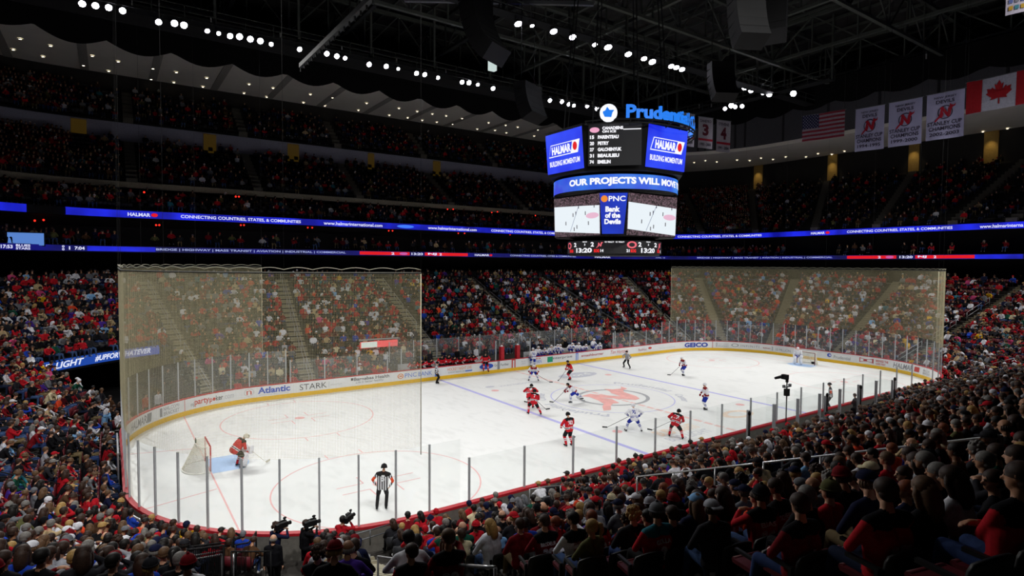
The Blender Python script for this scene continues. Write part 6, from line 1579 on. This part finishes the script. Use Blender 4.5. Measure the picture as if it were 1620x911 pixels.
# remarkable people in the photograph: pixel of the head, clothes, hair, ...
SPECIAL = [
 (1206, 802, dict(top='red', yoke='black', hat=('beanie', 'charcoal'), name='ELIAS', number='26'), 'person in black shouldered red jersey reading ELIAS 26, charcoal beanie'),
 (1238, 795, dict(top='red', yoke='black', hair='short', hairc='brown', name='SCHNEIDER', number='35'), 'person in black shouldered red jersey reading SCHNEIDER 35, dark hair'),
 (703, 861, dict(top='red', yoke='green', hair='short', hairc='black', name='STEVENS', number='4'), 'person in red and green jersey reading STEVENS with black hair'),
 (913, 855, dict(top='white', yoke='black', hair='short', hairc='black', name='ZAJAC', number='19', textm='darkred'), 'person in white jersey with black shoulders reading ZAJAC'),
 (864, 860, dict(top='darkred', yoke='black', hair='short', hairc='brown', name='BRODEUR', number='30'), 'person in dark red jersey reading BRODEUR with short brown hair'),
 (1043, 852, dict(top='red', yoke='teal', hat=('beanie', 'grey'), name='GOLLA', number='8'), 'person in red jersey with teal hood and grey knitted beanie'),
 (1366, 748, dict(top='red', hat=('cap', 'cream')), 'person in plain red sweater with cream baseball cap behind the long handrail'),
 (1357, 848, dict(top='cream', hair='curly', hairc='blonde'), 'person with bushy blonde hair in cream jacket near the lower edge'),
 (1472, 762, dict(top='charcoal', hair='short', hairc='grey'), 'person with short grey hair in dark jacket behind the long handrail'),
 (1402, 755, dict(top='red', stripe='white', hair='short', hairc='lightbrown', name='SALVADOR', number='24'), 'person in red jersey reading SALVADOR with short brown hair'),
 (1305, 783, dict(top='red', hat=('beanie', 'olive')), 'person with olive knitted beanie in red scarf'),
 (1280, 795, dict(top='black', hair='short', hairc='grey'), 'person with short grey hair in plain black shirt'),
 (1100, 805, dict(top='navy', hair='long', hairc='lightbrown', hat=('cap', 'skyblue')), 'person with long hair and pale blue cap'),
 (1125, 828, dict(top='charcoal', hat=('capback', 'lightgrey')), 'person in hooded charcoal top with light grey cap'),
 (1172, 780, dict(top='grey', hat=('cap', 'navy')), 'person in grey sweatshirt and dark navy cap'),
 (1290, 907, dict(top='black', hat=('cap', 'white')), 'person with bright white cap at the very bottom edge'),
 (1320, 885, dict(top='charcoal', hat=('beanie', 'black')), 'person with large black beanie at the bottom edge'),
 (1575, 722, dict(top='red', yoke='green', hair='short', hairc='brown', name='PARISE', number='17'), 'person in red and green jersey sitting under the long handrail'),
 (1443, 700, dict(top='blue', hair='bald', hairc='grey'), 'bald person in blue shirt just above the long handrail'),
 (1477, 692, dict(top='lightgrey', hair='short', hairc='brown'), 'person in pale grey shirt beside the bald person in blue'),
 (1040, 820, dict(top='darkred', hat=('beanie', 'lightgrey')), 'person with black and white swirl beanie'),
 (1022, 792, dict(top='skyblue', hair='short', hairc='black'), 'person in sky blue shirt with dark hair among dark coats'),
 (1070, 780, dict(top='blue', hat=('cap', 'navy')), 'person in blue checked shirt and dark cap'),
 (973, 785, dict(top='grey', hat=('beanie', 'cream')), 'person with cream knitted hat among dark coats'),
 (913, 777, dict(top='black', hat=('beanie', 'orange')), 'person with orange red beanie near the guard rail'),
 (872, 757, dict(top='darkred', hair='bald', hairc='brown', yoke='navy'), 'person alone in dark red jersey directly at the glass'),
 (930, 760, dict(top='red', hair='short', hairc='grey'), 'person with grey cap haircut and red sweater at the glass'),
 (937, 890, dict(top='olive', hair='pony', hairc='blonde'), 'person with a large blonde ponytail near the bottom edge'),
 (877, 905, dict(top='black', hair='short', hairc='grey'), 'person with grey hair at the bottom edge below BRODEUR jersey'),
 (1008, 878, dict(top='black', hair='short', hairc='lightbrown'), 'person with light brown hair before the teal hooded person'),
 (1004, 858, dict(top='charcoal', hair='curly', hairc='blonde'), 'person with wavy blonde hair next to the grey beanie person'),
 (825, 865, dict(top='darkred', hair='short', hairc='brown'), 'child sized person with brown hair in dark jersey'),
 (655, 862, dict(top='red', hair='long', hairc='blonde'), 'person in red jersey with long blonde hair beside the stair'),
 (636, 843, dict(top='purple', hair='short', hairc='grey'), 'person in purple jacket with grey hair beside the concrete stair'),
 (617, 838, dict(top='black', hair='long', hairc='brown'), 'person with long dark hair in black beside the lowest stair rail'),
 (668, 812, dict(top='red', hat=('capback', 'white')), 'person in red hoodie with white cap at the glass'),
 (688, 808, dict(top='blue', hair='short', hairc='brown'), 'person in bright blue shirt at the glass'),
 (709, 802, dict(top='black', hair='short', hairc='black'), 'person in black shirt with black hair at the glass'),
 (730, 800, dict(top='black', hat=('beanie', 'darkred')), 'person in black jacket and dark red hat at the glass'),
 (652, 815, dict(top='red', hat=('cap', 'charcoal')), 'person in red with charcoal cap at the glass nearest the stair'),
 (718, 818, dict(top='navy', hair='bald', hairc='brown'), 'bald person in second row behind the black hatted person'),
 (732, 830, dict(top='green', hair='bald', hairc='brown'), 'bald person in dark green jacket, third row'),
 (700, 826, dict(top='cream', hair='short', hairc='brown'), 'person in cream sweater with brown hair, second row'),
 (742, 865, dict(top='red', hat=('beanie', 'red')), 'person in red knitted hat behind the STEVENS jersey'),
 (780, 855, dict(top='lightgrey', hair='long', hairc='blonde'), 'person with long blonde hair in pale top'),
 (505, 838, dict(top='orange', hat=('beanie', 'red')), 'person in orange vest and red hat beside the photographers pit'),
 (528, 903, dict(top='black', hair='curly', hairc='blonde', hat=('beanie', 'darkred')), 'person in dark red hat at the bottom edge left of the stair'),
 (541, 860, dict(top='red', yoke='black', hair='short', hairc='grey', name='KOVALCHUK', number='17'), 'person in red jersey reading KOVALCHUK with grey hair'),
 (548, 890, dict(top='purple', hair='bald', hairc='grey'), 'bald person in purple jacket left of the stair'),
 (438, 900, dict(top='black', hat=('cap', 'lightgrey')), 'person with lavender grey cap at the bottom edge'),
 (165, 757, dict(top='cream', hat=('cap', 'white')), 'person in cream jacket and white hat nearest the corner glass'),
 (112, 790, dict(top='grey', hat=('cap', 'white')), 'person in grey top with white front cap left side'),
 (115, 715, dict(top='orange', hair='short', hairc='brown'), 'person in orange red sweater in end stand'),
 (204, 832, dict(top='black', hat=('cap', 'white')), 'person with white cap in the corner rows'),
 (218, 838, dict(top='black', hat=('capback', 'blue')), 'person with blue cap in the corner rows'),
 (1580, 800, dict(top='navy', hat=('cap', 'grey')), 'person with grey cap at the right edge under the handrail'),
 (1560, 838, dict(top='charcoal', hair='short', hairc='brown'), 'large headed person in dark fleece at the lower right'),
 (1490, 868, dict(top='charcoal', hair='long', hairc='brown'), 'person with long straight brown hair and glasses at the lower right'),
 (1480, 830, dict(top='white', hair='long', hairc='black', number='74', textm='navy'), 'person in white jersey with long black hair'),
 (1525, 805, dict(top='pink', hair='long', hairc='blonde'), 'person with blonde hair in bright pink top'),
 (1430, 805, dict(top='navy', hair='short', hairc='red'), 'person with reddish short hair in navy top'),
 (1395, 895, dict(top='maroon', hat=('capback', 'black')), 'person in maroon top with black cap at the bottom edge'),
]
pool = sorted(nearest, key=lambda s: s['dep'])
for px, py, at_, lab in SPECIAL:
    dlo = 10 if (px < 900 and py < 880) else 6.5 if py < 835 else 3.0
    best = min([s for s in pool if 'spec' not in s and s['dep'] > dlo], key=lambda s: math.hypot(s['px'] - px, (s['py'] - py) * 1.2))
    if math.hypot(best['px'] - px, best['py'] - py) < 60:
        best['spec'] = (at_, lab)
        dx = (px - best['px']) * best['dep'] / FPX
        rx, ry = _r.x, _r.y; tx, ty = -best['n'][1], best['n'][0]; c_ = tx * rx + ty * ry
        if abs(c_) > .3: best['jx'] = max(-.3, min(.3, dx / c_)) ; best['jt'] = (tx, ty)
BLOCKS = [(3.6, 4.5, 'end aisle'), (4.5, 5.62, 'black railings'), (5.62, 5.815, 'concrete stair'), (5.815, ux(-17.3, 6), 'concrete stair'), (ux(-17.3, 6), ux(5.0, 6), 'long handrail'), (ux(5.0, 6), 7.0, 'segmented handrails'), (7.0, 8, 'corner aisle')]
def block_of(u):
    for i, (a, b, n_) in enumerate(BLOCKS):
        if a <= u < b: return i
    return 6
cnt = {}
for s in sorted(nearest, key=lambda s: (s['k'], s['u'])):
    b = block_of(s['u']); a_, b_2, lm = BLOCKS[b]
    key = (s['k'], b); cnt.setdefault(key, []).append(s)
for key, L in cnt.items():
    b = key[1]; L.sort(key=lambda s: s['u'], reverse=(b in (1, 2)))
    for i, s in enumerate(L): s['idx'] = i
sides = {0: 'beyond', 1: 'in end block from', 2: 'pit side of', 3: 'right of', 4: 'past', 5: 'past', 6: 'near'}
def person_at(s):
    at_, lab = s.get('spec', (None, None)); b = block_of(s['u']); kk = s['k']; idx = s['idx']
    if at_ is None:
        top = rp.choice(NEARW); female = rp.random() < .33; hairc = rp.choice(['black', 'black', 'brown', 'brown', 'brown', 'brown', 'lightbrown', 'lightbrown' if rp.random() < .5 else 'brown', 'grey', 'blonde' if rp.random() < .5 else 'brown', 'red' if rp.random() < .3 else 'black'])
        hair = rp.choice(['long', 'long', 'pony', 'curly']) if female else rp.choice(['short'] * 8 + ['bald'])
        at_ = dict(top=top, hair=hair, hairc=hairc)
        if rp.random() < .2: at_['hat'] = (rp.choice(['cap', 'capback', 'beanie']), rp.choice(['black', 'navy', 'red', 'grey', 'white', 'charcoal', 'darkred']))
        if top in ('red', 'darkred') and rp.random() < .6: at_['yoke'] = 'black'; at_['stripe'] = 'white'; at_['number'] = str(rp.choice([4, 8, 9, 14, 19, 26, 30, 35, 68])); 
        if top == 'white' and rp.random() < .6: at_['yoke'] = 'white'; at_['stripe'] = 'navy'; at_['number'] = str(rp.choice([11, 31, 67, 76])); at_['textm'] = 'navy'
        hw_ = ('%s %s' % ({'charcoal': 'charcoal', 'darkred': 'dark red'}.get(at_['hat'][1], at_['hat'][1]), {'cap': 'cap', 'capback': 'cap', 'beanie': 'beanie'}[at_['hat'][0]])) if 'hat' in at_ else ('bald head' if hair == 'bald' else {'short': 'short ', 'long': 'long ', 'pony': 'tied ', 'curly': 'bushy '}[hair] + HAIRW[hairc])
        lab = 'person, %s, %s, row %s from glass, %s past %s' % (TW[top], hw_, ['one', 'two', 'three', 'four', 'five', 'six', 'seven', 'eight', 'nine', 'ten', 'eleven', 'twelve', 'thirteen', 'fourteen', 'fifteen', 'sixteen', 'seventeen', 'eighteen', 'nineteen', 'twenty', 'twenty-one', 'twenty-two', 'twenty-three'][kk], words_[min(idx, 24)], BLOCKS[b][2])
    tx, ty = s.get('jt', (0, 0)); x = s['x'] + tx * s['jx']; y = s['y'] + ty * s['jx']
    a2 = dict(at_); top = a2.pop('top'); tm = a2.pop('textm', None)
    return person((x, y, s['z'] + .01), s['rz'] + rp.uniform(-.14, .14), rp.choice([0, 0, 1, 1, 2, 3, 4, 4, 5, 6, 7, 7]), top, a2.pop('hair', 'short'), a2.pop('hairc', 'brown'), rp.choice([0, 0, 0, 1, 1, 2]), rp.randrange(5), lab,
                  textm=TOPS[tm] if tm else TOPS['white'], sc=rp.uniform(.95, 1.03), **a2)
for s in nearest: person_at(s)
# seats of those rows: the nearest ones one by one
seatsn = sorted([s for s in seats], key=lambda s: s['dep'])[:300]
for s in seatsn:
    mar = s['u'] < 5.6
    t = empty('stadium_seat', 'dark folding stadium seat under the near crowd' if not mar else 'maroon folding stadium seat in the near end stand', 'seat', 'folding seats of the near stands' if not mar else 'maroon seats of the near end stand', loc=(s['x'], s['y'], s['z']), rz=s['rz'])
    for nm_, md in (('backrest', SB_), ('seat_pan', SP_)):
        o = link(nm_, md, t); set_mats(o, [SEATM if (mar or nm_ == 'seat_pan') else SEATF])
    link('armrest', SA_, t)
seatids = set(id(s) for s in seatsn)

# ------------------------------------------------------------------ photographers, suit, coaches
def cam_op(x, y, z, face, top, hair, hairc, lab, clab):
    caps, Mh = seated(stand=True, lean=.05, arms='phone', head=(0, .0)); me = body_mesh('person_body', caps, .015, 2); set_slots(me, [SKIN[0], TOPS[top], JEANS[2], SHOE[0], TOPS[top], TOPS[top], EYE])
    o = link('person', me, None, lab, 'person', loc=(x, y, z), rz=face); h = link('hair', HAIRM[hair], o); h.matrix_local = Mh; set_mats(h, [HAIRC[hairc]])
    t = empty('video_camera', clab, 'camera', loc=(x, y, z), rz=face); c_ = Mh.translation
    mb = MB(); mb.box(c_ + Vector((.16, .12, .02)), (.12, .28, .16)); mb.box(c_ + Vector((.16, -.06, .0)), (.11, .10, .18)); mb.build('camera_body', BLK, t)
    MB().cyl(c_ + Vector((.16, .24, .02)), c_ + Vector((.16, .38, .02)), .05, .06).build('lens', BLK, t); MB().bar(c_ + Vector((.16, -.02, .15)), c_ + Vector((.16, .2, .16)), .03).build('handle', BLK, t)
    mb = MB(); mb.box(c_ + Vector((.05, .2, .08)), (.09, .16, .06)); mb.ell(c_ + Vector((.16, .18, .22)), (.04, .06, .04)); mb.build('viewfinder', BLK, t); return o
p = atz(427, 824, 2.0); q = atz(472, 822, 2.0)
fz = .22
cam_op(p.x, p.y - .2, fz, math.radians(-72), 'navy', 'curly', 'brown', 'person with bushy brown hair and blue sleeves filming with shoulder camera at the boards', 'black shoulder camera of the bushy haired camera operator'); cam_op(q.x + .05, q.y - .1, fz, math.radians(-84), 'black', 'short', 'brown', 'person in black filming with shoulder camera at the boards', 'black shoulder camera of the camera operator dressed in black')
pp = atz(430, 862, 1.75); person((pp.x, pp.y, .22), -.5, 0, 'black', 'bald', 'grey', 0, 2, 'bald person in dark suit standing in the photographers pit', stand=True)
pp = aty(537, 838, -13.7); o = cam_op(pp.x, -13.75, .25, -.9, 'red', 'short', 'black', 'person in red sleeves raising a camera at the glass by the stair', 'black camera raised by the person with red sleeves')
TW2 = ['charcoal', 'navy', 'black', 'charcoal', 'lightgrey']
for i, (px, top) in enumerate(((679, 'charcoal'), (700, 'navy'), (722, 'black'), (741, 'grey'), (752, 'white'), (767, 'black'))):
    p = aty(px, 560, 15.4); person((p.x, 15.4, .45), PI + .1, i, top, 'short', rp.choice(['grey', 'brown', 'black']), 0, 2, 'person in %s standing behind the red team bench' % TW[top].replace('jersey', 'coat') + ', %s from the net edge' % words_[i], stand=True)
for i, (px, top) in enumerate(((843, 'navy'), (852, 'charcoal'), (893, 'black'), (907, 'navy'), (925, 'charcoal'))):
    p = aty(px, 550, 15.4); person((p.x, 15.4, .45), PI + .1, i, top, 'short', rp.choice(['grey', 'brown', 'black']), 0, 2, 'person in %s standing behind the white team bench' % TW[top] + ', %s from the pillars' % words_[i], stand=True)
for i, px in enumerate((285, 311)):
    p = aty(px, 640, 17.6); person(tuple(aty(px, 640, 0).xy * 0) + (0,), 0, 0, 'red', 'short', 'brown', 0, 2, 'tmp') if False else None
u_ = 3.42; 
for uu, dd, top, lab in ((3.545, 1.6, 'red', 'person in red polo shirt standing behind glass at tunnel mouth'), (3.485, 1.5, 'white', 'person in white shirt standing behind glass at tunnel mouth'), (3.36, 3.6, 'black', 'person in black vest standing on stair above the tunnel mouth')):
    (x, y), (nx, ny) = bp(uu, dd); person((x, y, .03 if dd < 3 else .9), math.atan2(ny, nx) + PI / 2, 0, top, 'short', 'brown', 1, 2, lab, stand=True)
pn_ = atz(1344, 640, 1.3); person((pn_.x, -14.2, .3), 0, 1, 'charcoal', 'short', 'brown', 1, 2, 'person in dark coat standing inside the penalty boxes', stand=True)

# ------------------------------------------------------------------ the rest of the crowd: one stuff mesh
PAL = list(TOPS.values()) + JEANS + SHOE + SKIN + list(HAIRC.values()); PIX = {m.name: i for i, m in enumerate(PAL)}
def arr(me, slotmap=None):
    nv = len(me.vertices); v = np.empty(nv * 3); me.vertices.foreach_get('co', v); v = v.reshape(-1, 3)
    me.calc_loop_triangles(); nt_ = len(me.loop_triangles); t = np.empty(nt_ * 3, int); me.loop_triangles.foreach_get('vertices', t); pi = np.empty(nt_, int); me.loop_triangles.foreach_get('polygon_index', pi)
    mi = np.empty(len(me.polygons), int); me.polygons.foreach_get('material_index', mi); return v, t.reshape(-1, 3), mi[pi]
def lod(caps, Mh, hairk, voxel, ratio, hr):
    me = body_mesh('lod', [c for c in caps if c[2] > .022], voxel, 1, ratio); v, t, m = arr(me); hm = HAIRM[hairk]
    ob = bpy.data.objects.new('h', hm); COL.objects.link(ob); dm = ob.modifiers.new('d', 'DECIMATE'); dm.ratio = hr
    h2 = bpy.data.meshes.new_from_object(ob.evaluated_get(bpy.context.evaluated_depsgraph_get())); bpy.data.objects.remove(ob)
    hv, ht, _m = arr(h2); A = np.array(Mh); hv = hv @ A[:3, :3].T + A[:3, 3]
    m = np.where(m == 6, 0, m)
    return np.concatenate([v, hv]), np.concatenate([t, ht + len(v)]), np.concatenate([m, np.full(len(ht), 7)])
MID = [lod(SPECM[i][2], SPECM[i][1], hk, .024, .2, .35) for i, hk in enumerate(['short', 'short', 'cap', 'long', 'short', 'beanie', 'short', 'long'])]
LOW = [lod(SPECM[i][2], SPECM[i][1], hk, .045, .14, .12) for i, hk in enumerate(['short', 'cap', 'short', 'long', 'short', 'short'])]
print('lod tris', [len(a[1]) for a in MID], [len(a[1]) for a in LOW])
V, T_, MI = [], [], []; nv = 0
def put(g, x, y, z, rz, sc, top, trouser, shoe, skin, hair, yoke=None):
    global nv
    v, t, m = g; c, s = math.cos(rz) * sc, math.sin(rz) * sc
    o = np.empty_like(v); o[:, 0] = v[:, 0] * c - v[:, 1] * s + x; o[:, 1] = v[:, 0] * s + v[:, 1] * c + y; o[:, 2] = v[:, 2] * sc + z
    lut = np.array([PIX[skin.name], PIX[top.name], PIX[trouser.name], PIX[shoe.name], PIX[(yoke or top).name], PIX[top.name], PIX[skin.name], PIX[hair.name]])
    V.append(o); T_.append(t + nv); MI.append(lut[m]); nv += len(v)
def putrand(x, y, z, rz, mid, weights):
    tn = rp.choice(weights); g = rp.choice(MID if mid else LOW); hr = HAIRC[rp.choice(['black', 'black', 'brown', 'brown', 'brown', 'brown', 'lightbrown', 'grey', 'blonde' if rp.random() < .4 else 'brown'])]
    if rp.random() < .16: hr = TOPS[rp.choice(['black', 'navy', 'red', 'white', 'grey'])]
    put(g, x, y, z, rz + rp.uniform(-.2, .2), rp.uniform(.93, 1.06), TOPS[tn], rp.choice(JEANS), rp.choice(SHOE), rp.choice(SKIN[:3]), hr, TOPS['black'] if tn in ('red', 'darkred') and rp.random() < .4 else None)
nst = 0
for s in seats:
    if id(s) in ids or not s['occ']: continue
    putrand(s['x'], s['y'], s['z'] + .01, s['rz'], s['near'], NEARW if s['near'] and s['u'] > 5.5 else REDW); nst += 1
# upper levels
def deck_gap(rows, u, x, d):
    if rows is END_R:
        (px_, py_), _n = bpU(u, d)
        return any(math.hypot(px_ - bpU(a_, d)[0][0], py_ - bpU(a_, d)[0][1]) < .85 for a_ in END_A)
    if rows is SIDE_A or rows is SIDE_B: return any(abs(x - a_) < .85 for a_ in SIDE_X)
    return False
UPW = ['darkred'] * 14 + ['red'] * 10 + ['black'] * 26 + ['charcoal'] * 22 + ['navy'] * 10 + ['brown'] * 8 + ['maroon'] * 10 + ['grey'] * 6 + ['olive'] * 3 + ['white', 'tan', 'teal', 'lightgrey']  # dimness of the upper levels is put into darker clothing colours
def upper(rows, us0, us1, occ, step, w_=UPW):
    for d, z in rows:
        us_ = useq(us0, us1, step, d)
        for i, u in enumerate(us_[:-1]):
            (x, y), (nx, ny) = bpU(u, d + .1)
            if rp.random() > occ or deck_gap(rows, u, x, d): continue
            q = proj((x, y, z + 1))
            if q[2] < 3 or not (-20 < q[0] < 1640): continue
            if 900 < q[0] < 1055 and q[1] < 360 and q[1] > 220: continue
            if 29 < d < 34 and any(a0 - 3 < q[0] < a1 + 3 for a0, a1 in ((112, 137), (322, 342), (455, 473), (582, 592), (685, 697))): continue
            putrand(x, y, z, math.atan2(ny, nx) + PI / 2, False, w_)
upper([(19.9, 11.35), (21.2, 11.6)], -1.25, 4.7, .55, .7); upper(CLUB, 1.5, 4.7, .6, .62); upper(SIDE_A, 1.5, 4.1, .8, .58); upper(SIDE_B, 1.5, 4.1, .8, .58); upper(END_R, -1.25, 1.5, .82, .58)
upper([(21.3, ztop), (22.6, ztop)], -1.0, 4.4, .3, .8)
V = np.concatenate(V); T_ = np.concatenate(T_); MI = np.concatenate(MI)
me = bpy.data.meshes.new('crowd'); me.vertices.add(len(V)); me.vertices.foreach_set('co', V.astype(np.float32).ravel()); nt_ = len(T_)
me.loops.add(nt_ * 3); me.loops.foreach_set('vertex_index', T_.astype(np.int32).ravel()); me.polygons.add(nt_); me.polygons.foreach_set('loop_start', np.arange(0, nt_ * 3, 3, dtype=np.int32))
for m in PAL: me.materials.append(m)
me.polygons.foreach_set('material_index', MI.astype(np.int32)); me.polygons.foreach_set('use_smooth', np.ones(nt_, bool)); me.update(calc_edges=True)
link('crowd', me, None, 'thousands of distant spectators filling the stands behind the nearest people', 'crowd', kind='stuff')
print('crowd', nst, 'tris', nt_)
# remaining seats as one stuff mesh (empty and occupied), simple folded seats
bk = [(-.23, 0, .36), (.23, 0, .36), (.23, -.06, .8), (-.23, -.06, .8), (-.23, -.05, .36), (.23, -.05, .36), (.23, -.11, .8), (-.23, -.11, .8)]
pf = [(0, 1, 2, 3), (7, 6, 5, 4), (0, 4, 5, 1), (3, 2, 6, 7), (0, 3, 7, 4), (1, 5, 6, 2)]
pn = [(-.21, .0, .4), (.21, .0, .4), (.21, .12, .66), (-.21, .12, .66), (-.21, .04, .38), (.21, .04, .38), (.21, .17, .64), (-.21, .17, .64)]
BV = np.array(bk + pn); BF = np.array(pf + [tuple(i + 8 for i in f) for f in pf])
SV, SF, SM_ = [], [], []; n0 = 0
def putseat(x, y, z, rz, m):
    global n0
    c, s = math.cos(rz), math.sin(rz); o = np.empty_like(BV); o[:, 0] = BV[:, 0] * c - BV[:, 1] * s + x; o[:, 1] = BV[:, 0] * s + BV[:, 1] * c + y; o[:, 2] = BV[:, 2] + z
    SV.append(o); SF.append(BF + n0); SM_.append(np.full(len(BF), m)); n0 += len(BV)
for s in seats:
    if id(s) in seatids: continue
    u = s['u']; putseat(s['x'], s['y'], s['z'], s['rz'], 1 if (u < 1.9 or u > 7 or 3.65 < u < 5.6) else 0)
for rows, a_, b_ in ((SIDE_A, 1.5, 4.1), (SIDE_B, 1.5, 4.1), (CLUB, 1.5, 4.7), (END_R, -1.25, 1.5)):
    for d, z in rows:
        for i, u in enumerate(useq(a_, b_, .58, d)[:-1]):
            (x, y), (nx, ny) = bpU(u, d + .1); q = proj((x, y, z + .5))
            if q[2] < 3 or not (-20 < q[0] < 1640): continue
            if not deck_gap(rows, u, x, d): putseat(x, y, z, math.atan2(ny, nx) + PI / 2, 0)
SV = np.concatenate(SV); SF = np.concatenate(SF); SM_ = np.concatenate(SM_)
me = bpy.data.meshes.new('seats'); me.vertices.add(len(SV)); me.vertices.foreach_set('co', SV.astype(np.float32).ravel()); nq = len(SF)
me.loops.add(nq * 4); me.loops.foreach_set('vertex_index', SF.astype(np.int32).ravel()); me.polygons.add(nq); me.polygons.foreach_set('loop_start', np.arange(0, nq * 4, 4, dtype=np.int32))
me.materials.append(SEATC); me.materials.append(SEATM); me.polygons.foreach_set('material_index', SM_.astype(np.int32)); me.update(calc_edges=True)
link('distant_seating', me, None, 'rows of dark grey and maroon seats in the distant stands', 'seating', kind='stuff')
